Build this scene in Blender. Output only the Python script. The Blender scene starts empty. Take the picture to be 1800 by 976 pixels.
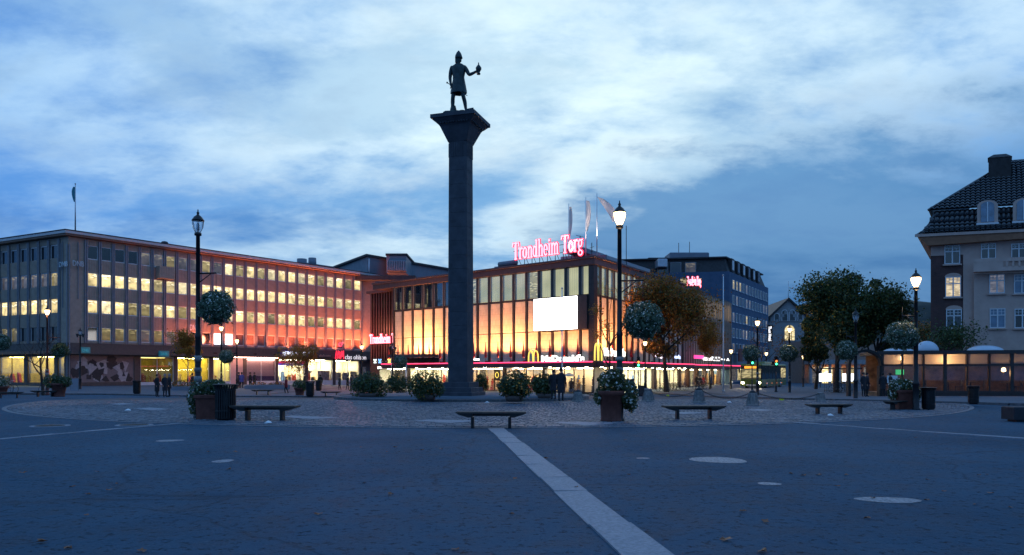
import bpy, bmesh, math, random
from mathutils import Vector, Matrix, noise
R = math.radians; PI = math.pi; TAU = 2 * math.pi
sc = bpy.context.scene
C = sc.collection
rnd = random.Random(7)

# ---------------------------------------------------------------- camera, sky, sun, exposure
H, F, HZ = 1.5, 1300.0, 655.0          # eye height, focal length and horizon of the 1800 px wide photograph
cam_d = bpy.data.cameras.new('camera'); cam = bpy.data.objects.new('camera', cam_d); C.objects.link(cam)
cam.location = (0, 0, H); cam.rotation_euler = (R(90), 0, 0)
cam_d.sensor_width = 36; cam_d.lens = 36 * F / 1800; cam_d.shift_y = (HZ - 488) / 1800
cam_d.clip_start = 0.1; cam_d.clip_end = 6000
sc.camera = cam
sc.view_settings.view_transform = 'Standard'; sc.view_settings.look = 'None'
sc.view_settings.gamma = 1; sc.view_settings.use_curve_mapping = False
sc.view_settings.exposure = 0.0
sc.render.engine = 'CYCLES'
sc.cycles.use_denoising = True
sc.cycles.max_bounces = 6; sc.cycles.diffuse_bounces = 2; sc.cycles.glossy_bounces = 3
sc.cycles.transparent_max_bounces = 12; sc.cycles.transmission_bounces = 4
sc.cycles.sample_clamp_indirect = 4.0
sc.cycles.caustics_reflective = False; sc.cycles.caustics_refractive = False

SUN_EL, SUN_AZ = 3.0, 7.0              # the sun has just gone, a little right of straight ahead

def N(nt, t, **kw):
    n = nt.nodes.new(t)
    for k, v in kw.items():
        if k.startswith('i_'): n.inputs[k[2:].replace('_', ' ')].default_value = v
        else: setattr(n, k, v)
    return n

def ramp(nt, fac, stops, interp='LINEAR'):
    n = nt.nodes.new('ShaderNodeValToRGB'); n.color_ramp.interpolation = interp
    e = n.color_ramp.elements
    while len(e) < len(stops): e.new(0.5)
    for el, (p, c) in zip(e, stops):
        el.position = p
        el.color = (c, c, c, 1) if isinstance(c, (int, float)) else (*c, 1)
    if fac is not None: nt.links.new(fac, n.inputs[0])
    return n

def math_n(nt, op, a, b=None, c=None, clamp=False):
    n = nt.nodes.new('ShaderNodeMath'); n.operation = op; n.use_clamp = clamp
    for i, x in enumerate((a, b, c)):
        if x is None: continue
        if isinstance(x, (int, float)): n.inputs[i].default_value = x
        else: nt.links.new(x, n.inputs[i])
    return n.outputs[0]

def mixc(nt, fac, a, b, blend='MIX'):
    n = nt.nodes.new('ShaderNodeMix'); n.data_type = 'RGBA'; n.blend_type = blend
    for i, x in ((0, fac), (6, a), (7, b)):
        if isinstance(x, (int, float)): n.inputs[i].default_value = x
        elif isinstance(x, (tuple, list)): n.inputs[i].default_value = (*x[:3], 1)
        else: nt.links.new(x, n.inputs[i])
    return n.outputs[2]

world = bpy.data.worlds.new('World'); sc.world = world; world.use_nodes = True
def build_world():
    nt = world.node_tree; nt.nodes.clear(); L = nt.links.new
    out = N(nt, 'ShaderNodeOutputWorld'); bg = N(nt, 'ShaderNodeBackground')
    L(bg.outputs[0], out.inputs[0])
    tc = N(nt, 'ShaderNodeTexCoord')
    nrm = N(nt, 'ShaderNodeVectorMath', operation='NORMALIZE'); L(tc.outputs['Generated'], nrm.inputs[0])
    D = nrm.outputs[0]
    sky = N(nt, 'ShaderNodeTexSky', sky_type='NISHITA', sun_disc=False)
    sky.sun_elevation = R(SUN_EL); sky.sun_rotation = R(SUN_AZ); sky.air_density = 1.0; sky.dust_density = 0.3; sky.ozone_density = 4.0
    sep = N(nt, 'ShaderNodeSeparateXYZ'); L(D, sep.inputs[0])
    zc = math_n(nt, 'MAXIMUM', sep.outputs[2], 0.0)
    den = math_n(nt, 'ADD', zc, 0.27)
    px = math_n(nt, 'DIVIDE', sep.outputs[0], den); py = math_n(nt, 'DIVIDE', sep.outputs[1], den)
    comb = N(nt, 'ShaderNodeCombineXYZ'); L(px, comb.inputs[0]); L(py, comb.inputs[1]); comb.inputs[2].default_value = 0.0
    def layer(loc, rot, scl, scale, detail, rough, dist):
        mp = N(nt, 'ShaderNodeMapping'); L(comb.outputs[0], mp.inputs[0])
        mp.inputs['Location'].default_value = loc; mp.inputs['Rotation'].default_value = (0, 0, R(rot)); mp.inputs['Scale'].default_value = scl
        nz = N(nt, 'ShaderNodeTexNoise', noise_dimensions='3D'); L(mp.outputs[0], nz.inputs['Vector'])
        nz.inputs['Scale'].default_value = scale; nz.inputs['Detail'].default_value = detail
        nz.inputs['Roughness'].default_value = rough; nz.inputs['Distortion'].default_value = dist
        return nz.outputs[0]
    big = layer(W_BIG, 12, (0.8, 1.1, 1), 0.75, 4, 0.5, 0.2)
    mid = layer((7.3, 2.1, 4), -14, (0.85, 1.2, 1), 1.6, 9, 0.60, 0.12)
    fine = layer((1.3, 9.1, 8), 8, (0.9, 1.25, 1), 4.4, 7, 0.6, 0.15)
    cl = math_n(nt, 'MULTIPLY', big, 0.34)
    cl = math_n(nt, 'MULTIPLY_ADD', mid, 0.46, cl)
    cl = math_n(nt, 'MULTIPLY_ADD', fine, 0.24, cl)
    thin = ramp(nt, cl, [(0.425, 0), (0.61, 1)], 'EASE').outputs[0]          # 1: thin, lit cloud; 0: thick, dark
    # brightness of the thin cloud falls with the angle from the place where the sun went down
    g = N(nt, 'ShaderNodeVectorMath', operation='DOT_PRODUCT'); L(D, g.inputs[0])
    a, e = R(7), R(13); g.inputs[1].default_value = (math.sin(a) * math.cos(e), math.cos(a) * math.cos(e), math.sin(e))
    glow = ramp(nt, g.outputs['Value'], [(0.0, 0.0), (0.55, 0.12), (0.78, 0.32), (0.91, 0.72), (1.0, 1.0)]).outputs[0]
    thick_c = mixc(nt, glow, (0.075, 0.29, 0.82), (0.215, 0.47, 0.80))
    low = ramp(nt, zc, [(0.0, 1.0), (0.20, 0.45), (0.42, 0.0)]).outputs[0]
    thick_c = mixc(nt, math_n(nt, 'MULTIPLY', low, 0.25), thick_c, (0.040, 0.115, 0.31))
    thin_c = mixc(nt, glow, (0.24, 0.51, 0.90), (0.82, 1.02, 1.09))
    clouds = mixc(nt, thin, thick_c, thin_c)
    under = layer((4.7, 3.9, 2), 20, (0.9, 1.35, 1), 2.3, 8, 0.58, 0.1)            # shaded undersides of the cloud
    clouds = mixc(nt, 1.0, clouds, ramp(nt, under, [(0.36, (0.70,0.79,0.88)), (0.56, (1.04,1.03,1.02))], 'EASE').outputs[0], 'MULTIPLY')
    # bank of dark cloud low over the hills, from straight ahead round to the right
    az = math_n(nt, 'ARCTAN2', sep.outputs[0], sep.outputs[1])
    edge = ramp(nt, math_n(nt, 'MULTIPLY_ADD', az, 0.5, 0.5), [(0.0, 0.05), (0.44, 0.02), (0.51, 0.09), (0.57, 0.22), (0.68, 0.26), (0.85, 0.24), (1.0, 0.10)], 'EASE').outputs[0]
    wob = math_n(nt, 'MULTIPLY_ADD', math_n(nt, 'SUBTRACT', mid, 0.5), 0.75, math_n(nt, 'MULTIPLY', math_n(nt, 'SUBTRACT', fine, 0.5), 0.26))
    bank = math_n(nt, 'SUBTRACT', math_n(nt, 'ADD', edge, wob), zc)
    bankf = ramp(nt, math_n(nt, 'MULTIPLY_ADD', bank, 4.0, 0.5), [(0.15, 0), (0.85, 0.97)], 'EASE').outputs[0]
    bank_c = mixc(nt, ramp(nt, zc, [(0.0, 1), (0.25, 0)]).outputs[0], (0.090, 0.27, 0.56), (0.030, 0.11, 0.30))
    bank_c = mixc(nt, math_n(nt, 'MULTIPLY', thin, 0.42), bank_c, (0.20, 0.42, 0.70))
    clouds = mixc(nt, bankf, clouds, bank_c)
    clear = mixc(nt, 1.0, sky.outputs[0], (0.014, 0.05, 0.14), 'MULTIPLY')
    gap = ramp(nt, math_n(nt, 'MULTIPLY', fine, 1.0), [(0.50, 0.0), (0.72, 0.14)]).outputs[0]
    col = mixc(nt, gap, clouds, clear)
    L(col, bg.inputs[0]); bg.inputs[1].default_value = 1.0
world.cycles.sampling_method = 'MANUAL'; world.cycles.sample_map_resolution = 512
W_BIG = (3.1, 0.4, 0)
build_world()
sun_d = bpy.data.lights.new('sun', 'SUN'); sun = bpy.data.objects.new('sun', sun_d); C.objects.link(sun)
sun_d.energy = 0.12; sun_d.angle = R(25); sun_d.color = (1.0, 0.9, 0.82)
sun.rotation_euler = (R(90 - SUN_EL - 12), 0, R(180 - SUN_AZ)); sun.location = (0, 300, 120)

# ---------------------------------------------------------------- places: ground height, pixel rays
def ss(a, b, x):
    t = min(1.0, max(0.0, (x - a) / (b - a))); return t * t * (3 - 2 * t)
def zg(x, y):                                   # the square falls gently towards the shops
    return -0.62 * ss(36, 66, y) * (0.30 + 0.70 * ss(-46, -14, x) * (1 - 0.55 * ss(10, 34, x)))
def gp(u, v, up=0.0):                           # where the sight line through a photograph pixel meets the ground
    k, t = (u - 900) / F, (v - HZ) / F
    a, b = 2.0, 400.0
    for _ in range(60):
        m = 0.5 * (a + b)
        if H - t * m > zg(k * m, m) + up: a = m
        else: b = m
    return Vector((k * a, a, zg(k * a, a) + up))
def on(x, y, up=0.0): return Vector((x, y, zg(x, y) + up))
def atY(u, Y, up=0.0): return on((u - 900) / F * Y, Y, up)
def hz(v, Y): return H + (HZ - v) / F * Y

# ---------------------------------------------------------------- mesh helpers
class MB:
    def __init__(s, M=None): s.v = []; s.f = []; s.m = []; s.s = []; s.M = M
    def add(s, vs, fs, m=0, sm=False):
        o = len(s.v)
        s.v += [tuple(s.M @ Vector(p)) for p in vs] if s.M else [tuple(p) for p in vs]
        for f in fs: s.f.append(tuple(i + o for i in f)); s.m.append(m); s.s.append(sm)
        return s
    def box(s, x0, x1, y0, y1, z0, z1, m=0):
        return s.add([(x0,y0,z0),(x1,y0,z0),(x1,y1,z0),(x0,y1,z0),(x0,y0,z1),(x1,y0,z1),(x1,y1,z1),(x0,y1,z1)],
                     [(0,3,2,1),(4,5,6,7),(0,1,5,4),(1,2,6,5),(2,3,7,6),(3,0,4,7)], m)
    def bbox(s, x0, x1, y0, y1, z0, z1, b=0.01, m=0):        # box with chamfered vertical and top edges
        pl = [(x0+b,y0),(x1-b,y0),(x1,y0+b),(x1,y1-b),(x1-b,y1),(x0+b,y1),(x0,y1-b),(x0,y0+b)]
        cx, cy = (x0+x1)/2, (y0+y1)/2
        fx, fy = 1 - 2*b/max(x1-x0, 1e-6), 1 - 2*b/max(y1-y0, 1e-6)
        tp = [(cx+(x-cx)*fx, cy+(y-cy)*fy) for x, y in pl]
        vs = [(x,y,z0) for x,y in pl] + [(x,y,z1-b) for x,y in pl] + [(x,y,z1) for x,y in tp]
        fs = [(i,(i+1)%8,8+(i+1)%8,8+i) for i in range(8)] + [(8+i,8+(i+1)%8,16+(i+1)%8,16+i) for i in range(8)]
        fs += [tuple(range(16,24)), tuple(range(7,-1,-1))]
        return s.add(vs, fs, m)
    def bar(s, a, b, w, h=None, m=0, up=(0,0,1)):
        a, b = Vector(a), Vector(b); h = h or w; d = (b - a).normalized(); u = Vector(up)
        if abs(d.dot(u)) > 0.98: u = Vector((0,1,0))
        x = d.cross(u).normalized() * w/2; y = x.cross(d).normalized() * h/2
        return s.add([a-x-y,a+x-y,a+x+y,a-x+y,b-x-y,b+x-y,b+x+y,b-x+y],
                     [(3,2,1,0),(4,5,6,7),(0,1,5,4),(1,2,6,5),(2,3,7,6),(3,0,4,7)], m)
    def tube(s, pts, r, n=8, m=0, cap=True, sm=True):
        pts = [Vector(p) for p in pts]; k = len(pts); rs = r if isinstance(r, (list, tuple)) else [r]*k
        vs, fs = [], []; ref = None
        for i, p in enumerate(pts):
            t = (pts[min(i+1,k-1)] - pts[max(i-1,0)]).normalized()
            if ref is None:
                ref = Vector((1,0,0)) if abs(t.x) < 0.9 else Vector((0,1,0))
            x = (ref - t * ref.dot(t)).normalized(); y = t.cross(x); ref = x
            for j in range(n):
                a = TAU*j/n; vs.append(p + (x*math.cos(a) + y*math.sin(a)) * rs[i])
        for i in range(k-1):
            for j in range(n):
                fs.append((i*n+j, i*n+(j+1)%n, (i+1)*n+(j+1)%n, (i+1)*n+j))
        if cap: fs += [tuple(range(n-1,-1,-1)), tuple(range((k-1)*n, k*n))]
        return s.add(vs, fs, m, sm)
    def lathe(s, prof, c=(0,0,0), n=16, m=0, sm=True, sx=1, sy=1):
        vs, fs = [], []; k = len(prof)
        for r, z in prof:
            for j in range(n):
                a = TAU*(j+0.5)/n; vs.append((c[0]+r*sx*math.cos(a), c[1]+r*sy*math.sin(a), c[2]+z))
        for i in range(k-1):
            for j in range(n): fs.append((i*n+j, i*n+(j+1)%n, (i+1)*n+(j+1)%n, (i+1)*n+j))
        fs += [tuple(range(n-1,-1,-1)), tuple(range((k-1)*n, k*n))]
        return s.add(vs, fs, m, sm)
    def prism(s, poly, y0, y1, m=0):            # polygon in x,z pushed along y
        k = len(poly)
        vs = [(x,y0,z) for x,z in poly] + [(x,y1,z) for x,z in poly]
        return s.add(vs, [tuple(range(k)), tuple(range(2*k-1,k-1,-1))] + [((i+1)%k, i, k+i, k+(i+1)%k) for i in range(k)], m)
    def prismz(s, poly, z0, z1, m=0):
        k = len(poly)
        vs = [(x,y,z0) for x,y in poly] + [(x,y,z1) for x,y in poly]
        return s.add(vs, [tuple(range(k-1,-1,-1)), tuple(range(k,2*k))] + [(i, (i+1)%k, k+(i+1)%k, k+i) for i in range(k)], m)
    def ball(s, c, r, n=10, m=0, sx=1, sy=1, sz=1):
        k = max(4, n//2)
        prof = [(max(1e-3, r*math.sin(PI*i/k)), -r*sz*math.cos(PI*i/k)) for i in range(k+1)]
        return s.lathe(prof, c, n, m, True, sx, sy)
    def ribbon(s, pts, w, y0, y1, m=0):         # stroke in x,z, width w, pushed along y
        for i in range(len(pts)-1):
            (xa,za),(xb,zb) = pts[i], pts[i+1]
            L = math.hypot(xb-xa, zb-za)
            if L < 1e-6: continue
            dx, dz = (xb-xa)/L, (zb-za)/L; e = w*0.25
            xa2, za2, xb2, zb2 = xa-dx*e, za-dz*e, xb+dx*e, zb+dz*e
            nx, nz = -dz*w/2, dx*w/2
            s.prism([(xa2-nx,za2-nz),(xb2-nx,zb2-nz),(xb2+nx,zb2+nz),(xa2+nx,za2+nz)], y0, y1, m)
        return s
    def mesh(s, name, mats):
        me = bpy.data.meshes.new(name); me.from_pydata(s.v, [], s.f)
        if not isinstance(mats, (list, tuple)): mats = [mats]
        for x in mats: me.materials.append(x)
        me.polygons.foreach_set('material_index', s.m); me.polygons.foreach_set('use_smooth', s.s)
        me.update(); return me
    def build(s, name, mats, parent=None, loc=None, rz=None):
        return put(name, s.mesh(name, mats), parent, loc, rz)

def put(name, me, parent=None, loc=None, rz=None):
    o = bpy.data.objects.new(name, me); C.objects.link(o)
    if parent: o.parent = parent
    if loc is not None: o.location = loc
    if rz is not None: o.rotation_euler = (0, 0, rz)
    return o
def tag(o, label=None, cat=None, group=None, kind=None):
    for k, v in (('label', label), ('category', cat), ('group', group), ('kind', kind)):
        if v: o[k] = v
    return o
def empty(name, loc=(0,0,0), rz=0.0, label=None, cat=None, group=None):
    o = put(name, None, None, loc, rz); o.empty_display_size = 0.2
    return tag(o, label, cat, group)
def copy_tree(o, parent=None):
    c = o.copy(); C.objects.link(c); c.parent = parent
    for ch in o.children: copy_tree(ch, c)
    return c
def clone(o, loc, rz=None, label=None, scale=None, group=None):
    c = copy_tree(o); c.location = loc
    if rz is not None: c.rotation_euler = (0, 0, rz)
    if scale: c.scale = (scale,)*3 if isinstance(scale, (int, float)) else scale
    if label: c['label'] = label
    if group: c['group'] = group
    return c
def struct(o): o['kind'] = 'structure'; return o
def stuff(o): o['kind'] = 'stuff'; return o

class Fr:                                       # a facade: origin at the left end seen from outside, x along it, -y outwards
    def __init__(s, ax, ay, bx, by):
        s.O = Vector((ax, ay)); d = Vector((bx-ax, by-ay)); s.len = d.length; s.d = d.normalized()
        s.rz = math.atan2(d.y, d.x)
    def s_at(s, u, y=0.0):                      # y: depth of the thing before (-) or behind (+) the facade
        k = (u - 900) / F; ox, oy = s.O.x - s.d.y*y, s.O.y + s.d.x*y; return (k*oy - ox) / (s.d.x - k*s.d.y)
    def Y(s, x): return s.O.y + s.d.y*x
    def z_at(s, x, v): return hz(v, s.Y(x))
    def M(s, root=None):
        m = Matrix.Translation((s.O.x, s.O.y, 0)) @ Matrix.Rotation(s.rz, 4, 'Z')
        return (Matrix.Translation(root.location) @ root.rotation_euler.to_matrix().to_4x4()).inverted() @ m if root else m
    def w(s, x, y, z=0.0):
        return Vector((s.O.x + s.d.x*x - s.d.y*y, s.O.y + s.d.y*x + s.d.x*y, z))
    def rect(s, u0, u1, v0, v1, y=0.0):
        a, b = s.s_at(u0, y), s.s_at(u1, y); Y = s.Y((a+b)/2) + s.d.x*y
        return a, b, hz(v1, Y), hz(v0, Y)

def text_mesh(body, size, depth=0.03, bold=0.0, shear=0.0, sx=1.0):
    cu = bpy.data.curves.new('t', 'FONT'); cu.body = body; cu.size = size; cu.extrude = depth; cu.offset = bold; cu.shear = shear
    cu.align_x = 'CENTER'; cu.resolution_u = 3
    o = bpy.data.objects.new('t', cu); C.objects.link(o)
    dg = bpy.context.evaluated_depsgraph_get(); dg.update()
    me = bpy.data.meshes.new_from_object(o.evaluated_get(dg)); bpy.data.objects.remove(o); bpy.data.curves.remove(cu)
    me.transform(Matrix.Diagonal((sx,1,1,1))); me.transform(Matrix.Rotation(R(90), 4, 'X'))
    return me
def lettering(name, body, size, mat, parent, loc, rz=0.0, fit=None, **kw):
    if body[0] == '~':                          # wording too small to read in the photograph: short lit strokes
        b = MB(); q = random.Random(body + name); n = int(body[1:])
        for i in range(n):
            h0 = q.uniform(0, 0.15); b.box(i, i + q.uniform(0.45, 0.72), -0.03, 0.03, h0, q.choice((0.65, 0.7, 1.0))); b.box(i, i + 0.72, -0.028, 0.028, h0, h0 + 0.2) if q.random() < 0.6 else None
        me = b.mesh(name, mat)
    else: me = text_mesh(body, size, **kw)
    if fit and len(me.vertices):
        xs = [v.co.x for v in me.vertices]; zs = [v.co.z for v in me.vertices]
        me.transform(Matrix.Translation((-(min(xs)+max(xs))/2, 0, -min(zs))))
        me.transform(Matrix.Diagonal((fit[0]/max(1e-3, max(xs)-min(xs)), 1, fit[1]/max(1e-3, max(zs)-min(zs)), 1)))
    me.materials.clear(); me.materials.append(mat)
    return put(name, me, parent, loc, rz)

# ---------------------------------------------------------------- materials
def pm(name, col, rough=0.7, metal=0.0, var=0.18, scale=3.0, bump=0.0, bscale=30.0, spec=0.5, col2=None, detail=5, coord='Object', emit=None, es=0.0):
    m = bpy.data.materials.new(name); m.use_nodes = True; nt = m.node_tree; L = nt.links.new
    b = nt.nodes['Principled BSDF']; b.inputs['Roughness'].default_value = rough; b.inputs['Metallic'].default_value = metal
    b.inputs['Specular IOR Level'].default_value = spec
    tc = N(nt, 'ShaderNodeTexCoord')
    if var or col2:
        nz = N(nt, 'ShaderNodeTexNoise'); L(tc.outputs[coord], nz.inputs['Vector'])
        nz.inputs['Scale'].default_value = scale; nz.inputs['Detail'].default_value = detail; nz.inputs['Roughness'].default_value = 0.6
        c0 = tuple(max(0, c*(1-var)) for c in col); c1 = col2 or tuple(c*(1+var) for c in col)
        r = ramp(nt, nz.outputs[0], [(0.32, c0), (0.68, c1)]); L(r.outputs[0], b.inputs['Base Color'])
        rr = ramp(nt, nz.outputs[0], [(0.3, min(1, rough*1.1)), (0.7, rough*0.85)]); L(rr.outputs[0], b.inputs['Roughness'])
    else: b.inputs['Base Color'].default_value = (*col, 1)
    if bump:
        nb = N(nt, 'ShaderNodeTexNoise'); L(tc.outputs[coord], nb.inputs['Vector'])
        nb.inputs['Scale'].default_value = bscale; nb.inputs['Detail'].default_value = 4
        bp = N(nt, 'ShaderNodeBump'); bp.inputs['Strength'].default_value = bump; bp.inputs['Distance'].default_value = 0.02
        L(nb.outputs[0], bp.inputs['Height']); L(bp.outputs[0], b.inputs['Normal'])
    if emit: b.inputs['Emission Color'].default_value = (*emit, 1); b.inputs['Emission Strength'].default_value = es
    return m
def em(name, col, s, var=0.0):
    m = bpy.data.materials.new(name); m.use_nodes = True; b = m.node_tree.nodes['Principled BSDF']
    b.inputs['Base Color'].default_value = (*[min(0.8, c) for c in col], 1); b.inputs['Roughness'].default_value = 0.5
    b.inputs['Emission Color'].default_value = (*col, 1); b.inputs['Emission Strength'].default_value = s
    return m
def glass(name, tint=(0.9,0.95,1.0), refl=0.12, rough=0.02):     # a thin pane: sees through, mirrors the sky at a slant
    m = bpy.data.materials.new(name); m.use_nodes = True; nt = m.node_tree; nt.nodes.clear(); L = nt.links.new
    out = N(nt, 'ShaderNodeOutputMaterial'); mx = N(nt, 'ShaderNodeMixShader')
    t = N(nt, 'ShaderNodeBsdfTransparent'); t.inputs[0].default_value = (*tint, 1)
    g = N(nt, 'ShaderNodeBsdfGlossy'); g.inputs['Roughness'].default_value = rough
    lw = N(nt, 'ShaderNodeLayerWeight'); lw.inputs[0].default_value = 0.35
    f = math_n(nt, 'MULTIPLY_ADD', lw.outputs['Fresnel'], 0.38, refl*0.5, clamp=True)
    L(f, mx.inputs[0]); L(t.outputs[0], mx.inputs[1]); L(g.outputs[0], mx.inputs[2]); L(mx.outputs[0], out.inputs[0])
    return m
def window_lit(name, wall, lamp, s, dark=0.25, blind=0.0):       # a lit room seen through a far window: ceiling lamps, wall, desk clutter
    m = bpy.data.materials.new(name); m.use_nodes = True; nt = m.node_tree; L = nt.links.new
    b = nt.nodes['Principled BSDF']; b.inputs['Base Color'].default_value = (0.02,0.025,0.03,1); b.inputs['Roughness'].default_value = 0.06
    tc = N(nt, 'ShaderNodeTexCoord'); oi = N(nt, 'ShaderNodeObjectInfo')
    sp = N(nt, 'ShaderNodeSeparateXYZ'); L(tc.outputs['Object'], sp.inputs[0])
    off = N(nt, 'ShaderNodeVectorMath', operation='SCALE'); off.inputs[0].default_value = (37.0, 11.0, 23.0); L(oi.outputs['Random'], off.inputs['Scale'])
    ad = N(nt, 'ShaderNodeVectorMath', operation='ADD'); L(tc.outputs['Object'], ad.inputs[0]); L(off.outputs[0], ad.inputs[1])
    nz = N(nt, 'ShaderNodeTexNoise'); L(ad.outputs[0], nz.inputs['Vector']); nz.inputs['Scale'].default_value = 1.3; nz.inputs['Detail'].default_value = 3
    mp = N(nt, 'ShaderNodeMapping'); L(ad.outputs[0], mp.inputs[0]); mp.inputs['Scale'].default_value = (1.2, 1, 4.5)
    n2 = N(nt, 'ShaderNodeTexNoise'); L(mp.outputs[0], n2.inputs['Vector']); n2.inputs['Scale'].default_value = 1.5; n2.inputs['Detail'].default_value = 1
    vo = N(nt, 'ShaderNodeTexVoronoi', distance='CHEBYCHEV'); L(ad.outputs[0], vo.inputs['Vector']); vo.inputs['Scale'].default_value = 3.2
    tone = ramp(nt, nz.outputs[0], [(0.3, tuple(c*0.38 for c in wall)), (0.60, wall)]).outputs[0]
    lampf = math_n(nt, 'MULTIPLY', ramp(nt, n2.outputs[0], [(0.52, 0), (0.60, 1)]).outputs[0], ramp(nt, sp.outputs[2], [(0.15, 0), (0.3, 1)]).outputs[0])
    col = mixc(nt, lampf, tone, lamp)
    desk = math_n(nt, 'MULTIPLY', ramp(nt, vo.outputs['Color'], [(0.45, 1), (0.5, 0)], 'CONSTANT').outputs[0],
                  ramp(nt, sp.outputs[2], [(0.0, 1), (0.01, 0)], 'LINEAR').outputs[0])
    n3 = ramp(nt, math_n(nt, 'ADD', sp.outputs[2], 0.78), [(0.0, 1), (0.42, 0.0)]).outputs[0]
    col = mixc(nt, math_n(nt, 'MULTIPLY', math_n(nt, 'MULTIPLY', desk, n3), 0.85), col, tuple(c*dark for c in wall))
    if blind:
        wv = N(nt, 'ShaderNodeTexWave', wave_type='BANDS', bands_direction='Z'); L(tc.outputs['Object'], wv.inputs[0]); wv.inputs['Scale'].default_value = 6
        col = mixc(nt, math_n(nt, 'MULTIPLY', wv.outputs[0], blind), col, tuple(c*0.5 for c in wall))
    st = math_n(nt, 'MULTIPLY', math_n(nt, 'MULTIPLY_ADD', oi.outputs['Random'], 0.7, 0.65), s)
    L(col, b.inputs['Emission Color']); L(st, b.inputs['Emission Strength'])
    return m
def curtain_mat():                                  # pale curtains with the room light behind them
    m = bpy.data.materials.new('lit_pale_curtain'); m.use_nodes = True; nt = m.node_tree; L = nt.links.new; b = nt.nodes['Principled BSDF']
    tc = N(nt, 'ShaderNodeTexCoord'); wv = N(nt, 'ShaderNodeTexWave', wave_type='BANDS', bands_direction='X'); L(tc.outputs['Object'], wv.inputs[0]); wv.inputs['Scale'].default_value = 1.6; wv.inputs['Distortion'].default_value = 1.5
    nz = N(nt, 'ShaderNodeTexNoise'); L(tc.outputs['Object'], nz.inputs['Vector']); nz.inputs['Scale'].default_value = 0.35
    c = mixc(nt, math_n(nt, 'MULTIPLY', wv.outputs[0], 0.35), ramp(nt, nz.outputs[0], [(0.3, (0.34,0.30,0.12)), (0.7, (0.62,0.54,0.27))]).outputs[0], (0.30,0.27,0.13))
    L(c, b.inputs['Base Color']); L(c, b.inputs['Emission Color']); b.inputs['Emission Strength'].default_value = 1.25
    return m
def asphalt():
    m = bpy.data.materials.new('asphalt'); m.use_nodes = True; nt = m.node_tree; L = nt.links.new; b = nt.nodes['Principled BSDF']
    tc = N(nt, 'ShaderNodeTexCoord'); P = tc.outputs['Object']
    def nz(s, d=4, r=0.55, dist=0.0):
        n = N(nt, 'ShaderNodeTexNoise'); L(P, n.inputs['Vector']); n.inputs['Scale'].default_value = s; n.inputs['Detail'].default_value = d
        n.inputs['Roughness'].default_value = r; n.inputs['Distortion'].default_value = dist; return n.outputs[0]
    big, mid, grit, pit = nz(0.22, 5, 0.6, 0.6), nz(1.9, 5, 0.65), nz(26, 3, 0.75), nz(9, 6, 0.78)
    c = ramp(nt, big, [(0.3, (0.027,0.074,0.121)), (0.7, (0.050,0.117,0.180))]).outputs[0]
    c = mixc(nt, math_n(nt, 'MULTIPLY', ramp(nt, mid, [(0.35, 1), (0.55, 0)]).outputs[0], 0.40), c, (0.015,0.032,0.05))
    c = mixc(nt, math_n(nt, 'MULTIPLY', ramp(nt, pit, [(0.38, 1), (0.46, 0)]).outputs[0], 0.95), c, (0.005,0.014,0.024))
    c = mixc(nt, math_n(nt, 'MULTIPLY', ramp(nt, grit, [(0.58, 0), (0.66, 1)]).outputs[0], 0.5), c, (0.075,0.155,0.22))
    # cracks and tar seams
    mpn = N(nt, 'ShaderNodeMapping'); L(P, mpn.inputs[0]); mpn.inputs['Scale'].default_value = (0.11, 0.17, 1)
    wob = N(nt, 'ShaderNodeTexNoise'); L(P, wob.inputs['Vector']); wob.inputs['Scale'].default_value = 0.9; wob.inputs['Detail'].default_value = 3
    av = N(nt, 'ShaderNodeVectorMath', operation='MULTIPLY_ADD'); L(wob.outputs['Color'], av.inputs[0]); av.inputs[1].default_value = (0.10,0.10,0.0); L(mpn.outputs[0], av.inputs[2])
    vo = N(nt, 'ShaderNodeTexVoronoi', feature='DISTANCE_TO_EDGE'); L(av.outputs[0], vo.inputs['Vector']); vo.inputs['Scale'].default_value = 1.0
    seam = ramp(nt, vo.outputs['Distance'], [(0.0, 1), (0.0045, 0)]).outputs[0]
    c = mixc(nt, math_n(nt, 'MULTIPLY', seam, 0.4), c, (0.012,0.016,0.022))
    L(c, b.inputs['Base Color']); b.inputs['Specular IOR Level'].default_value = 0.10
    L(ramp(nt, mid, [(0.3, 0.62), (0.7, 0.85)]).outputs[0], b.inputs['Roughness'])
    hgt = math_n(nt, 'MULTIPLY_ADD', pit, 0.7, math_n(nt, 'MULTIPLY', grit, 0.55))
    bp = N(nt, 'ShaderNodeBump'); bp.inputs['Strength'].default_value = 1.0; bp.inputs['Distance'].default_value = 0.05
    L(hgt, bp.inputs['Height']); L(bp.outputs[0], b.inputs['Normal'])
    return m
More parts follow.
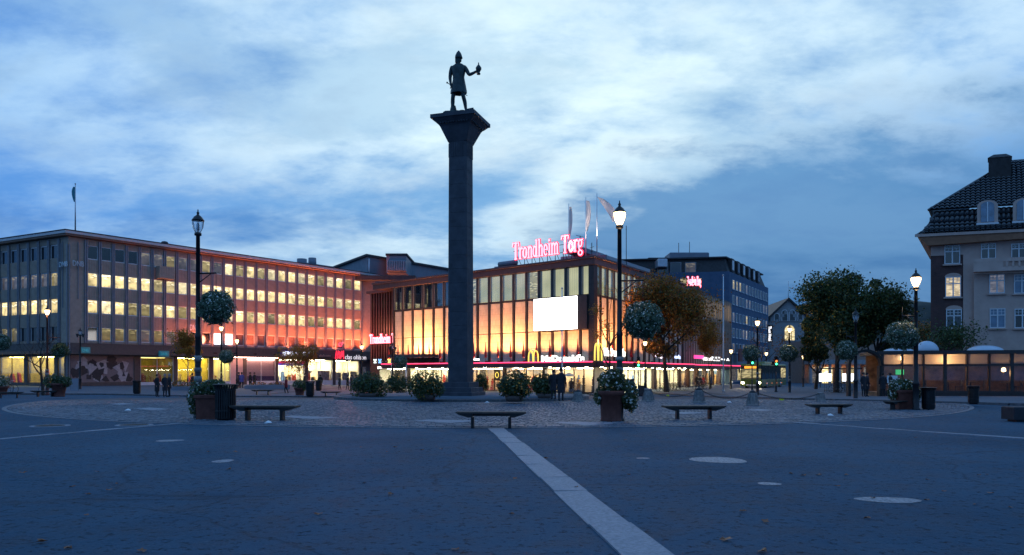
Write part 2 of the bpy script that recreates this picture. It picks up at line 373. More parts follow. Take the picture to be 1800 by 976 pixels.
def brickmat(name, c1, c2, mortar, scale, bw=0.25, rh=0.075):
    m = bpy.data.materials.new(name); m.use_nodes = True; nt = m.node_tree; L = nt.links.new; b = nt.nodes['Principled BSDF']
    tc = N(nt, 'ShaderNodeTexCoord'); sp = N(nt, 'ShaderNodeSeparateXYZ'); L(tc.outputs['Object'], sp.inputs[0])
    cb = N(nt, 'ShaderNodeCombineXYZ'); L(math_n(nt, 'ADD', sp.outputs[0], sp.outputs[1]), cb.inputs[0]); L(sp.outputs[2], cb.inputs[1])
    br = N(nt, 'ShaderNodeTexBrick'); L(cb.outputs[0], br.inputs['Vector']); br.inputs['Scale'].default_value = scale
    br.inputs['Color1'].default_value = (*c1,1); br.inputs['Color2'].default_value = (*c2,1); br.inputs['Mortar'].default_value = (*mortar,1)
    br.inputs['Brick Width'].default_value = bw; br.inputs['Row Height'].default_value = rh; br.inputs['Mortar Size'].default_value = 0.008
    nz = N(nt, 'ShaderNodeTexNoise'); L(tc.outputs['Object'], nz.inputs['Vector']); nz.inputs['Scale'].default_value = 0.8; nz.inputs['Detail'].default_value = 6
    c = mixc(nt, 0.5, br.outputs[0], ramp(nt, nz.outputs[0], [(0.3, 0.5), (0.7, 1.3)]).outputs[0], 'MULTIPLY')
    L(c, b.inputs['Base Color']); b.inputs['Roughness'].default_value = 0.85
    bp = N(nt, 'ShaderNodeBump'); bp.inputs['Strength'].default_value = 0.5; bp.inputs['Distance'].default_value = 0.01; bp.invert = True
    L(br.outputs['Fac'], bp.inputs['Height']); L(bp.outputs[0], b.inputs['Normal'])
    return m
def leafmat(name, c0, c1, trans=0.3):
    m = bpy.data.materials.new(name); m.use_nodes = True; nt = m.node_tree; nt.nodes.clear(); L = nt.links.new
    out = N(nt, 'ShaderNodeOutputMaterial'); mx = N(nt, 'ShaderNodeMixShader'); mx.inputs[0].default_value = trans
    d = N(nt, 'ShaderNodeBsdfPrincipled'); d.inputs['Roughness'].default_value = 0.55; t = N(nt, 'ShaderNodeBsdfTranslucent')
    ge = N(nt, 'ShaderNodeNewGeometry')
    c = ramp(nt, ge.outputs['Random Per Island'], [(0.0, c0), (0.55, tuple((a+b)/2 for a, b in zip(c0, c1))), (1.0, c1)]).outputs[0]
    L(c, d.inputs['Base Color']); L(c, t.inputs[0]); L(d.outputs[0], mx.inputs[1]); L(t.outputs[0], mx.inputs[2]); L(mx.outputs[0], out.inputs[0])
    return m
M = {}
M['asphalt'] = asphalt()
M['pave'] = brickmat('pavement_slab', (0.060,0.085,0.115), (0.078,0.105,0.135), (0.03,0.042,0.055), 1.0, 0.7, 0.45)
M['cobble'] = pm('cobble_stone', (0.10,0.118,0.145), 0.62, var=0.45, scale=2.2, bump=0.5, bscale=40)
M['cobble_bed'] = pm('cobble_joint_sand', (0.05,0.058,0.07), 0.9, var=0.3)
M['granite'] = pm('pale_granite', (0.20,0.225,0.265), 0.7, var=0.2, scale=26, bump=0.35, bscale=90)
M['kerb'] = pm('kerb_granite', (0.085,0.092,0.105), 0.75, var=0.3, scale=6, bump=0.3)
M['column'] = pm('column_granite', (0.042,0.046,0.06), 0.75, var=0.22, scale=1.6, bump=0.4, bscale=25)
M['bronze'] = pm('green_bronze', (0.020,0.036,0.040), 0.5, 0.4, var=0.4, scale=4, bump=0.2, bscale=20)
M['iron'] = pm('black_iron', (0.012,0.013,0.016), 0.42, 0.3, var=0.3, scale=8)
M['iron_red'] = pm('red_brown_iron', (0.10,0.022,0.016), 0.5, 0.1, var=0.2)
M['steel'] = pm('pale_steel', (0.42,0.44,0.48), 0.4, 0.6, var=0.1)
M['white_paint'] = pm('white_paint', (0.72,0.73,0.75), 0.5, var=0.08)
M['wood'] = pm('dark_bench_wood', (0.042,0.032,0.027), 0.62, var=0.35, scale=9, bump=0.3)
M['terracotta'] = pm('terracotta', (0.115,0.032,0.022), 0.8, var=0.25, scale=5, bump=0.2)
M['soil'] = pm('soil', (0.02,0.015,0.01), 0.95)
M['brownwall'] = pm('brown_corrugated_panel', (0.32,0.245,0.195), 0.75, var=0.12, scale=2)
M['browndark'] = pm('dark_brown_band', (0.085,0.062,0.056), 0.6, var=0.15)
M['fin'] = pm('grey_blue_fin', (0.19,0.19,0.215), 0.5, 0.2, var=0.1)
M['wframe'] = pm('white_window_frame', (0.60,0.60,0.62), 0.5, var=0.05)
M['roofdark'] = pm('dark_roofing', (0.03,0.032,0.038), 0.8, var=0.2)
M['fascia'] = pm('white_roof_fascia', (0.50,0.46,0.46), 0.55, var=0.1)
M['soffit'] = pm('brown_soffit', (0.20,0.11,0.075), 0.7, var=0.1)
M['pane'] = pm('dark_window_glass', (0.010,0.014,0.020), 0.05, var=0, spec=0.9)
M['pane_warm'] = window_lit('dim_lit_window', (0.30,0.25,0.11), (0.75,0.62,0.3), 0.55)
M['lit_a'] = window_lit('lit_office_window', (0.95,0.74,0.33), (1.35,1.2,0.78), 1.3)
M['lit_b'] = window_lit('lit_blind_window', (0.98,0.82,0.46), (1.3,1.1,0.7), 1.3, blind=0.35)
M['lit_c'] = window_lit('dim_ochre_window', (0.50,0.40,0.17), (0.95,0.8,0.42), 0.75)
M['lit_d'] = window_lit('dusky_blind_window', (0.16,0.15,0.17), (0.45,0.4,0.3), 0.55, blind=0.4)
M['blind'] = pm('window_blind', (0.30,0.28,0.30), 0.8, var=0.1)
M['mallpanel'] = brickmat('pale_facade_tile', (0.54,0.46,0.36), (0.58,0.50,0.40), (0.30,0.24,0.18), 1.0, 0.42, 0.6)
M['malldark'] = pm('dark_bronze_metal', (0.035,0.026,0.026), 0.5, 0.2, var=0.2)
M['mallroof'] = pm('plum_roof_edge', (0.060,0.032,0.034), 0.55, var=0.2)
M['curtain'] = curtain_mat()
M['greyclad'] = pm('blue_grey_cladding', (0.16,0.18,0.22), 0.6, var=0.08, scale=1)
M['bluewall'] = pm('blue_plaster', (0.050,0.095,0.165), 0.85, var=0.10, scale=1.2)
M['blackroof'] = pm('black_slate', (0.018,0.017,0.02), 0.65, var=0.3)
M['church'] = pm('grey_church_plaster', (0.27,0.27,0.28), 0.85, var=0.12)
M['brick'] = brickmat('dark_red_brick', (0.105,0.040,0.034), (0.075,0.030,0.028), (0.085,0.065,0.06), 1.0, 0.25, 0.075)
M['plaster'] = pm('grey_beige_plaster', (0.50,0.34,0.285), 0.85, var=0.09, scale=1.4, bump=0.15, bscale=12)
M['tile'] = pm('glazed_black_roof_tile', (0.022,0.025,0.031), 0.24, var=0.3, scale=5, spec=0.8)
M['neon'] = em('neon_pink_tube', (1.0, 0.045, 0.14), 2.6)
M['neon_core'] = em('neon_pale_core', (1.0, 0.42, 0.50), 1.75)
M['neon_red'] = em('neon_red', (1.0, 0.02, 0.07), 1.5)
M['sign_white'] = em('lit_white_sign', (1.0, 0.95, 0.85), 2.2)
M['sign_yellow'] = em('lit_yellow_sign', (1.0, 0.72, 0.12), 1.3)
M['screen'] = em('bright_screen', (1.0, 1.0, 1.0), 5.0)
M['lampglow'] = em('lit_lamp_glass', (1.0, 0.66, 0.33), 7.0)
M['lampclear'] = glass('clear_lamp_glass', (0.9,0.95,1.0), 0.2)
M['glass'] = glass('shop_glass')
M['glassdark'] = glass('tinted_glass', (0.8,0.82,0.85), 0.10)
M['ceil_lamp'] = em('shop_ceiling_lamp', (1.0, 0.80, 0.45), 90.0)
M['ceil_lamp_y'] = em('yellow_ceiling_lamp', (1.0, 0.76, 0.22), 40.0)
M['ceil_lamp_pk'] = em('pink_shop_lamp', (1.0, 0.55, 0.42), 22.0)
M['inwall'] = pm('shop_inner_wall', (0.62,0.58,0.48), 0.8, var=0.1)
M['infloor'] = pm('shop_floor', (0.25,0.22,0.18), 0.5, var=0.15)
M['goods'] = [pm('goods_%s' % n, c, 0.7, var=0.2) for n, c in (('dark',(0.03,0.03,0.04)),('red',(0.32,0.03,0.03)),('ochre',(0.35,0.2,0.05)),('blue',(0.05,0.12,0.3)),('cream',(0.6,0.5,0.35)))]
M['bark'] = pm('tree_bark', (0.035,0.027,0.022), 0.9, var=0.35, scale=9, bump=0.5)
M['leaf_autumn'] = leafmat('autumn_leaf', (0.19,0.055,0.009), (0.46,0.19,0.026), 0.45)
M['leaf_gold'] = leafmat('golden_leaf', (0.22,0.11,0.015), (0.48,0.25,0.03))
M['leaf_dark'] = leafmat('dark_green_leaf', (0.016,0.036,0.013), (0.11,0.125,0.028), 0.4)
M['leaf_green'] = leafmat('green_leaf', (0.03,0.065,0.025), (0.10,0.15,0.05))
M['leaf_teal'] = leafmat('grey_green_leaf', (0.028,0.062,0.035), (0.15,0.22,0.14))
M['flower'] = leafmat('white_flower', (0.62,0.64,0.58), (0.85,0.86,0.8), 0.2)
M['flower_or'] = leafmat('orange_flower', (0.45,0.12,0.01), (0.7,0.3,0.03), 0.2)
M['leaf_fall'] = leafmat('fallen_leaf', (0.10,0.028,0.010), (0.25,0.09,0.03), 0.1)
M['skin'] = pm('skin', (0.36,0.21,0.15), 0.6, var=0.1)
M['green_light'] = em('green_signal', (0.05, 1.0, 0.35), 6.0)
M['amber_light'] = em('amber_signal', (1.0, 0.25, 0.05), 3.0)
M['headlight'] = em('headlight', (1.0, 0.86, 0.62), 30.0)
M['teal_sign'] = pm('teal_sign', (0.02,0.16,0.20), 0.4, var=0.05, emit=(0.02,0.28,0.36), es=0.15)
M['rubber'] = pm('black_rubber', (0.012,0.012,0.012), 0.8)

# ---------------------------------------------------------------- ground
def drape(name, mat, inside, x0, x1, y0, y1, step, up, skirt=0.0):
    """sheet of cells over the falling ground"""
    b = MB(); nx, ny = int((x1-x0)/step), int((y1-y0)/step); idx = {}
    def vid(i, j):
        if (i, j) not in idx:
            x, y = x0+i*step, y0+j*step; idx[i, j] = len(b.v); b.v.append((x, y, zg(x, y)+up))
        return idx[i, j]
    for i in range(nx):
        for j in range(ny):
            if inside(x0+(i+.5)*step, y0+(j+.5)*step):
                b.f.append((vid(i,j), vid(i+1,j), vid(i+1,j+1), vid(i,j+1))); b.m.append(0); b.s.append(False)
    return b.build(name, mat)
def build_ground():
    b = MB(); xs = [-1500,-400,-150] + list(range(-90, 91, 3)) + [150,400,1500]; ys = [-60,-20] + list(range(0, 121, 2)) + [150,250,600,2500]
    for y in ys:
        for x in xs: b.v.append((x, y, zg(x, y)))
    w = len(xs)
    for j in range(len(ys)-1):
        for i in range(w-1): b.f.append((j*w+i, j*w+i+1, (j+1)*w+i+1, (j+1)*w+i)); b.m.append(0); b.s.append(True)
    struct(b.build('ground', M['asphalt']))
build_ground()
CX, CY, CR = -1.0, 44.0, 24.0             # the round cobbled crossing
PX, PY, PR = -3.0, 45.3, 7.7              # kerbed island of the column
def sheet_poly(name, mat, front, back, up, n=40, m=14, wall=0.16):
    """raised pavement between a front line and a back line of points (x,y), with a kerb face along the front"""
    def along(pts, t):
        L = [0]
        for a, c in zip(pts, pts[1:]): L.append(L[-1]+math.hypot(c[0]-a[0], c[1]-a[1]))
        d = t*L[-1]
        for k in range(len(pts)-1):
            if d <= L[k+1]+1e-9:
                f = (d-L[k])/(L[k+1]-L[k]); return (pts[k][0]*(1-f)+pts[k+1][0]*f, pts[k][1]*(1-f)+pts[k+1][1]*f)
        return pts[-1]
    b = MB()
    for i in range(n+1):
        fa, fb = along(front, i/n), along(back, i/n)
        for j in range(m+1):
            t = j/m; x, y = fa[0]*(1-t)+fb[0]*t, fa[1]*(1-t)+fb[1]*t; b.v.append((x, y, zg(x, y)+up))
    for i in range(n):
        for j in range(m): b.f.append((i*(m+1)+j, (i+1)*(m+1)+j, (i+1)*(m+1)+j+1, i*(m+1)+j+1)); b.m.append(0); b.s.append(False)
    o = struct(b.build(name, mat))
    # kerb stones along the front edge, one by one
    tot = sum(math.hypot(c[0]-a[0], c[1]-a[1]) for a, c in zip(front, front[1:])); k = max(2, int(tot/1.4))
    for i in range(k):
        a, c = along(front, (i+0.01)/k), along(front, (i+0.99)/k)
        A, B = on(*a, up-0.055), on(*c, up-0.055)
        MB().bar(A, B, 0.26, 0.14 + 0.01*rnd.random()).build('kerb_stone', M['kerb'], o)
    return o
def pxl(pts, up=0.0): return [tuple(gp(u, v, up)[:2]) for u, v in pts]
pav_l = sheet_poly('pavement_left', M['pave'], [(-75,47.5)] + pxl([(40,694),(191,694.5),(330,697.5),(480,698.5),(612,699)]) + [(-9.6,52.5),(-7.5,58)], [(-90,112),(-52,90),(-30,112),(-20,106),(-7.5,86),(7,74.5)], 0.10)
pav_r = sheet_poly('pavement_right', M['pave'], [(14.0,75)] + pxl([(1236,697.5),(1400,703.5),(1620,709),(1700,710.5),(1800,714)]) + [(30,29.5)], [(34,112),(36,92),(33,64),(36,59),(48,54),(60,50)], 0.10)
far_p = sheet_poly('pavement_mall', M['pave'], [(6.5,67.5),(9.5,69.5),(22,87),(34.5,106)], [(8.0,72.5),(9.0,73.5),(21.5,94),(33,113)], 0.10, 24, 4)

def build_square():
    sq = struct(drape('cobbled_square', M['cobble_bed'], lambda x, y: math.hypot(x-CX, y-CY) < CR and math.hypot(x-PX, y-PY) > PR-0.6, -25, 23, 20, 68, 0.5, 0.006))
    # the stones themselves, in arcs round the column, wherever the camera can tell them apart
    b = MB(); r = CR-0.1; rr = random.Random(3)
    while r > PR+0.3:
        dr = 0.155; w = 0.25 if r > CR-2.3 else 0.17
        a0, a1 = -PI*0.93, -PI*0.07; n = int((a1-a0)*r/w); off = rr.random()
        if r < 20: dr = 0.15
        for i in range(n):
            a = a0+(a1-a0)*(i+off)/n; x, y = CX+r*math.cos(a), CY+r*math.sin(a)
            if math.hypot(x-PX, y-PY) < PR+0.25 or y > 42 or abs(x/y) > 0.74: continue
            z = zg(x, y)+0.006; h = 0.022+0.016*rr.random(); ca, sa = math.cos(a), math.sin(a); e = (w-0.022)/2; d = (dr-0.02)/2
            tl = 0.006*(rr.random()-0.5)
            def P(p, q, zz): return (x+ca*p-sa*q, y+sa*p+ca*q, z+zz)
            o = len(b.v)
            b.v += [P(-d,-e,0),P(d,-e,0),P(d,e,0),P(-d,e,0),P(-d*.82,-e*.86,h+tl),P(d*.82,-e*.86,h),P(d*.82,e*.86,h-tl),P(-d*.82,e*.86,h)]
            for f in ((4,5,6,7),(0,1,5,4),(1,2,6,5),(2,3,7,6),(3,0,4,7)):
                b.f.append(tuple(k+o for k in f)); b.m.append(0); b.s.append(False)
        r -= dr
    stuff(b.build('cobblestones', M['cobble_isl'], sq))
    # border ring of pale granite at the edge and flat pale granite points let into the cobbles
    n = 120
    for i in range(n):
        a0, a1 = -PI+PI*i/n, -PI+PI*(i+0.97)/n
        p = [(CX+q*math.cos(a), CY+q*math.sin(a)) for q, a in ((CR,a0),(CR,a1),(CR+0.17,a1),(CR+0.17,a0))]
        p = p[::-1]
        if abs(p[0][0]/max(1,p[0][1])) > 0.75: continue
        MB().add([(x,y,zg(x,y)+0.018) for x,y in p]+[(x,y,zg(x,y)-0.05) for x,y in p], [(0,1,2,3),(4,5,1,0)[::-1],(5,6,2,1)[::-1],(6,7,3,2)[::-1],(7,4,0,3)[::-1]]).build('granite_edging', M['kerb_pale'], sq)
    for pts in ([(480,733),(520,731.5),(600,734.5),(548,737)], [(722,739.5),(760,738),(845,740),(792,744)], [(968,743),(1010,742),(1095,744),(1030,748.5)],
                [(192,710.5),(215,709),(238,710.5),(210,712)], [(235,719),(262,717),(300,719.5),(268,721.5)], [(1166,726.5),(1205,724.5),(1240,726.5),(1204,728.5)],
                [(1306,721),(1335,719.5),(1366,721.5),(1338,723)]):
        p = [gp(u, v, 0.03) for u, v in pts]
        cx = sum((q.x for q in p))/4
        MB().add([tuple(q+Vector((0,0,0.012))) for q in p]+[tuple(q-Vector((0,0,0.05))) for q in p],
                 [(0,1,2,3)[::-1],(4,5,1,0),(5,6,2,1),(6,7,3,2),(7,4,0,3)]).build('granite_point', M['granite'], sq)
    return sq
M['cobble_isl'] = leafmat('cobble_stones_mixed', (0.040,0.060,0.088), (0.105,0.138,0.180), 0.0)
M['kerb_pale'] = pm('worn_edging_granite', (0.12,0.135,0.16), 0.7, var=0.25, scale=9)
build_square()
def strip(name, A, B, w, n, mat):
    A, B = Vector(A), Vector(B); d = (B-A); q = Vector((-d.y, d.x)).normalized()*w/2; root = None
    lens = [rnd.uniform(0.7, 1.3) for _ in range(n)]; t = 0; tot = sum(lens)
    root = struct(put(name, None, None, (0,0,0)))
    for l in lens:
        a, c = A+d*(t/tot), A+d*((t+l)/tot-0.014/d.length); t += l; jo = rnd.uniform(-0.012, 0.012)
        qq = q.normalized()*jo
        p = [a-q+qq, c-q+qq, c+q+qq, a+q+qq]; h = [rnd.uniform(0.012, 0.024) for _ in range(4)]
        MB().add([(x.x,x.y,zg(x.x,x.y)+k) for x, k in zip(p, h)]+[(x.x,x.y,zg(x.x,x.y)-0.08) for x in p],
                 [(0,1,2,3)[::-1],(0,1,5,4),(1,2,6,5),(2,3,7,6),(3,0,4,7)]).build('granite_slab', mat, root)
    return root
strip('granite_strip_centre', gp(872,754).xy, (1.30,4.2), 0.42, 11, M['granite'])
strip('granite_strip_left', gp(345,742.5).xy, (-13.2,11.5), 0.22, 12, M['granite'])
strip('granite_strip_right', gp(1338,739.5).xy, (14.6,11.6), 0.20, 12, M['granite'])
strip('granite_strip_far', gp(1300,740).xy, gp(1600,721).xy, 0.16, 12, M['granite'])

# worn pale patches, manhole covers, tar patches in the asphalt
def blob(name, u, v, w, d, mat, label, cat, seed, up=0.005, flat=True):
    c = gp(u, v); r = random.Random(seed); n = 40; b = MB(); vs = [(0,0,up+0.004)]
    for i in range(n):
        a = TAU*i/n; k = 1+0.09*math.sin(2*a+seed)+0.05*math.sin(3*a+seed*2)+r.uniform(-0.025,0.025); vs.append((w/2*k*math.cos(a), d/2*k*math.sin(a), up))
    b.add(vs, [(0, 1+i, 1+(i+1)%n) for i in range(n)])
    return tag(b.build(name, mat, None, c), label, cat)
M['patch'] = pm('worn_pale_aggregate', (0.20,0.22,0.25), 0.6, var=0.55, scale=22, bump=0.6, bscale=60)
for i, (u, v, w, d, t) in enumerate(((1262,809,0.86,0.95,'large pale worn patch in the asphalt at right, farthest of the big two'), (1562,879.5,0.74,0.40,'long pale worn patch in the asphalt, nearest the lower right corner'),
      (1352,851,0.33,0.24,'small pale worn patch between the two big patches'), (392,811,0.34,0.42,'faint pale worn patch in the asphalt at left'),
      (298,775,0.55,0.5,'small pale puddle-like patch beyond the left asphalt'), (1130,806,0.22,0.2,'tiny pale chip patch right of the granite strip'))):
    blob('worn_patch', u, v, w, d, M['patch'], t, 'asphalt patch', i+40)
def manhole(u, v, label):
    c = gp(u, v); e = empty('manhole_cover', c, 0, label, 'manhole')
    MB().lathe([(0.50,-0.02),(0.50,0.012),(0.40,0.014),(0.40,-0.02)], n=28).build('ring', M['granite'], e)
    b = MB().lathe([(0.39,-0.02),(0.39,0.010)], n=28)
    for i in range(-3, 4):
        w = math.sqrt(max(0.01, 0.36**2-(i*0.1)**2)); b.box(-w, w, i*0.1-0.02, i*0.1+0.02, 0.010, 0.018)
    b.build('lid', M['iron'], e)
manhole(88, 749, 'round manhole cover in a pale ring at the far left'); manhole(236, 747.5, 'round manhole cover with rusty lid, left of the big planter')
# fallen leaves and litter
def leaves():
    r = random.Random(11); protos = []
    for k in range(5):
        n = 9; vs = [(0,0,0.012)]
        for i in range(n):
            a = TAU*i/n; q = 0.055*(1 if i % 2 else 0.55)*r.uniform(0.75, 1.2); vs.append((q*math.cos(a)*1.25, q*math.sin(a), 0.006+0.03*r.random()))
        protos.append(MB().add(vs, [(0,1+i,1+(i+1)%n) for i in range(n)]).mesh('fallen_leaf', M['leaf_fall']))
    spots = [(118,965),(250,970),(205,851),(192,862),(127,857),(155,870),(170,830),(40,832),(152,906),(75,955),(365,795),(414,795),(402,826),(635,787),(680,795),(695,787),(640,850),
             (686,870),(800,967),(742,792),(1105,835),(1345,918),(1630,844),(1660,864),(1721,836),(1735,835),(1714,888),(1776,893),(1740,868),(1610,770),(1525,912),(1248,839),(1412,837),(1440,836),(1473,856),
             (1306,900),(1276,951),(1340,971),(1488,836),(1391,834),(960,806),(1100,774),(512,795),(775,790),(1535,877),(1630,880),(905,842),(1012,858),(560,905),(900,905)]
    for i, (u, v) in enumerate(spots):
        o = put('fallen_leaf', protos[i % 5], None, gp(u, v, 0.002), r.uniform(0, TAU)); s = r.uniform(0.5, 0.95)*(1.25 if v > 930 else 1); o.scale = (s, s, s)
        tag(o, 'small brown fallen leaf lying on the dark asphalt', 'leaf', 'fallen leaves on the asphalt')
    for i, (u, v, t) in enumerate(((471,744,'crumpled white litter beside the bench left of centre'), (1283,708,'scrap of white litter against the right kerb'), (856,708,'crumpled white bag below the column steps'),
                                   (1460,731,'white crumpled paper under the right bench'), (225,722,'white scrap of paper on the cobbles at left'))):
        c = gp(u, v, 0.03); b = MB(); n = 7; vs = [(0,0,0.08)]
        for k in range(n): vs.append((0.10*math.cos(TAU*k/n)*r.uniform(.6,1.3), 0.08*math.sin(TAU*k/n), 0.02+0.04*r.random()*(k % 2)))
        for k in range(n): vs.append((vs[1+k][0]*1.1, vs[1+k][1]*1.1, 0.0))
        b.add(vs, [(0,1+k,1+(k+1)%n) for k in range(n)]+[(1+k,1+n+k,1+n+(k+1)%n,1+(k+1)%n) for k in range(n)])
        tag(b.build('litter', M['white_paint'], None, c), t, 'litter')
leaves()
# hill far behind, right
def hill():
    b = MB(); n = 40
    for i in range(n+1):
        x = 120+i*60; h = 150*math.exp(-((x-700)/330)**2)+90*math.exp(-((x-1500)/500)**2)+10*noise.noise((x*0.01,0,0))
        for y, k in ((1050,0),(1250,0.75),(1500,1.0),(2000,0.2)): b.v.append((x, y, h*k-2))
    for i in range(n):
        for j in range(3): b.f.append((i*4+j, (i+1)*4+j, (i+1)*4+j+1, i*4+j+1)); b.m.append(0); b.s.append(True)
    struct(b.build('hill', pm('far_forest', (0.018,0.026,0.022), 0.95, var=0.5, scale=0.03)))
hill()

# ---------------------------------------------------------------- left office building
rw = random.Random(21)
def win_mesh(w, h, f=0.07, d=0.10):
    b = MB()
    b.box(-w/2, w/2, 0, d, -h/2, -h/2+f); b.box(-w/2, w/2, 0, d, h/2-f, h/2)
    b.box(-w/2, -w/2+f, 0.001, d-0.001, -h/2+f, h/2-f); b.box(w/2-f, w/2, 0.001, d-0.001, -h/2+f, h/2-f)
    b.box(-w/2-0.03, w/2+0.03, -0.05, d, -h/2-0.05, -h/2-0.002)
    return b
def pane_mesh(w, h, mat, f=0.07):
    return MB().box(-w/2+f, w/2-f, 0.055, 0.065, -h/2+f, h/2-f).mesh('pane', mat)
class WinKit:
    def __init__(s, w, h, frame, f=0.07): s.w, s.h, s.f = w, h, f; s.fr = win_mesh(w, h, f).mesh('window', frame); s.p = {}
    def place(s, parent, Mf, x, z, key, y=0.0, sx=1.0, name='window'):
        o = put(name, s.fr, parent); o.matrix_local = Mf @ Matrix.Translation((x, y, z)) @ Matrix.Diagonal((sx,1,1,1))
        if key not in s.p: s.p[key] = pane_mesh(s.w, s.h, M[key], s.f)
        put('pane', s.p[key], o); return o
def child_box(name, mat, parent, Mf, *a, b=None):
    return MB(Mf).box(*a).build(name, mat, parent)

LB = Fr(-51.0, 85.0, -51.0+0.596*47.4, 85.0+0.803*47.4)
LB2 = Fr(-51.0-0.890*30, 85.0+0.455*30, -51.0, 85.0)
def left_building():
    e = empty('office_building', (-51, 85, zg(-51, 85)), LB.rz, 'long brown five storey office building with rows of lit windows at left', 'building')
    Mf, M2 = LB.M(e), LB2.M(e); TOP = 17.15; BOT = 4.95
    us = [2472-219800/(i+95.2) for i in range(25)]; ws = [LB.s_at(u) for u in us]; Ln = LB.len
    rows = [(16.42+14.83)/2, (13.22+11.64)/2, (10.05+8.49)/2, (6.86+5.22)/2]
    # solid core behind the openings
    MB(Mf).box(0.05, Ln-0.05, 0.32, 9, 3.6, TOP-0.1).build('wall_core', M['browndark'], e); MB(M2).box(0.05, LB2.len-0.3, 0.32, 9, 3.6, TOP-0.1).build('wall_core', M['browndark'], e)
    wall = MB(Mf)
    edges = [ws[0]-0.78] + [(a+c)/2 for a, c in zip(ws, ws[1:])] + [ws[-1]+0.92]
    wall.box(0.0, edges[0], 0, 0.33, BOT, TOP); wall.build('end_wall', M['brownwall'], e); MB(Mf).box(edges[-1], Ln, 0, 0.33, BOT, TOP).build('end_wall', M['brownwall'], e)
    # spandrels: one ribbed panel per bay and storey
    zs = [(rows[0]+0.80, TOP)] + [(rows[i+1]+0.80, rows[i]-0.80) for i in range(3)] + [(BOT, rows[3]-0.80)]
    pan = {}
    for k, (z0, z1) in enumerate(zs):
        b = MB(); b.box(-0.5, 0.5, 0.03, 0.33, z0, z1)
        for q in range(8): b.box(-0.5+q/8+0.018, -0.5+(q+1)/8-0.018, 0.0, 0.03, z0+0.02, z1-0.02)
        pan[k] = b.mesh('spandrel_panel', M['brownwall'])
    for i in range(25):
        x0, x1 = edges[i], edges[i+1]
        for k in range(5):
            o = put('spandrel_panel', pan[k], e); o.matrix_local = Mf @ Matrix.Translation(((x0+x1)/2,0,0)) @ Matrix.Diagonal((x1-x0-0.004,1,1,1))
        # side strips beside the windows
    fin = MB(); fin.box(-0.17, -0.05, -0.16, 0.30, BOT, TOP-0.15); fin.box(0.05, 0.17, -0.16, 0.30, BOT, TOP-0.15); fin.box(-0.05, 0.05, -0.08, 0.3, BOT, TOP-0.2)
    finm = fin.mesh('pilaster', M['fin'])
    for x in edges:
        o = put('pilaster', finm, e); o.matrix_local = Mf @ Matrix.Translation((x,0,0))
    W = {}
    def key_for(i, k):
        if k == 0:
            if i < 4: return 'pane'
            if i < 8: return ('lit_d','lit_d','lit_c','lit_d')[i-4]
            return rw.choice(['lit_c','lit_a','lit_a','lit_b','lit_c']) if i > 10 else rw.choice(['lit_c','lit_d'])
        if k == 3:
            if i < 7: return ('pane','pane_warm','pane_warm','pane_warm','lit_d','pane_warm','lit_d')[i]
            return 'pane_refl' if i > 11 else ('pane','pane','pane','screenwin','screenwin')[i-7]
        return rw.choice(['lit_a','lit_a','lit_b','lit_a','lit_c'])
    M['pane_refl'] = pm('red_reflecting_blind', (0.16,0.10,0.09), 0.25, var=0.3, scale=1.5)
    M['screenwin'] = em('screen_in_window', (0.85,0.93,1.0), 2.2)
    for i, x in enumerate(ws):
        w = edges[i+1]-edges[i]-0.40
        for k, z in enumerate(rows):
            kk = (round(w, 2),)
            if kk not in W: W[kk] = WinKit(w, 1.60, M['wframe'])
            W[kk].place(e, Mf, x, z, key_for(i, k), y=0.06)
    # left wing
    L2 = LB2.len; u2 = [2.5, 19.5, 36.5+1, 60*0+56, 74, 93]; x2 = [LB2.s_at(u) for u in (8,25,42,60,77.5,95.5)]
    step = x2[1]-x2[0]; x2 = [x2[0]-step*k for k in range(8, 0, -1)] + x2
    x2 = [x for x in x2 if x > 1.0]; e2 = [x2[0]-step/2] + [(a+c)/2 for a, c in zip(x2, x2[1:])] + [x2[-1]+step*0.5]
    MB(M2).box(e2[-1], L2, 0, 0.33, BOT, TOP).build('end_wall', M['brownwall'], e); MB(M2).box(-0.5, e2[0], 0, 0.33, BOT, TOP).build('end_wall', M['brownwall'], e)
    W2 = WinKit(step-0.42, 1.72, M['wframe'], 0.06)
    bl = MB().box(-(step-0.42)/2, (step-0.42)/2, 0.03, 0.12, 0.0, 0.22).mesh('blind_box', M['fascia'])
    for i, x in enumerate(x2):
        n = len(x2)-i
        for k in range(5):
            z0, z1 = zs[k]
            o = put('spandrel_panel', pan[k], e); o.matrix_local = M2 @ Matrix.Translation((x,0,0)) @ Matrix.Diagonal((e2[i+1]-e2[i]-0.004,1,1,1))
        for k, z in enumerate(rows):
            key = ('pane', 'lit_d' if n > 1 else 'lit_c', 'lit_a', 'pane' if n < 5 else 'pane_warm')[k]
            wn = W2.place(e, M2, x, z, key, y=0.10)
            if k < 2: put('blind_box', bl, wn, (0, -0.04, 0.66))
    for x in e2:
        o = put('pilaster', finm, e); o.matrix_local = M2 @ Matrix.Translation((x,0,0))
    # corner strips
    c = MB(Mf); c.box(0.05, 0.17, -0.10, 0.2, 0.0, TOP-0.9); c.M = M2; c.box(L2-0.2, L2-0.08, -0.10, 0.1, 0.0, TOP-0.9); c.box(L2-1.05, L2-0.95, -0.08, 0.1, 9, TOP-0.5)
    c.M = Mf; c.box(1.02, 1.1, -0.08, 0.1, 10, TOP-0.5); c.build('corner_strip', M['fin'], e)
    # roof: slab with dark edge, white fascia, brown soffit
    ov = 0.75
    def P(f, x, y): q = f.w(x, y); q = e.matrix_world.inverted() @ q if False else q; return q
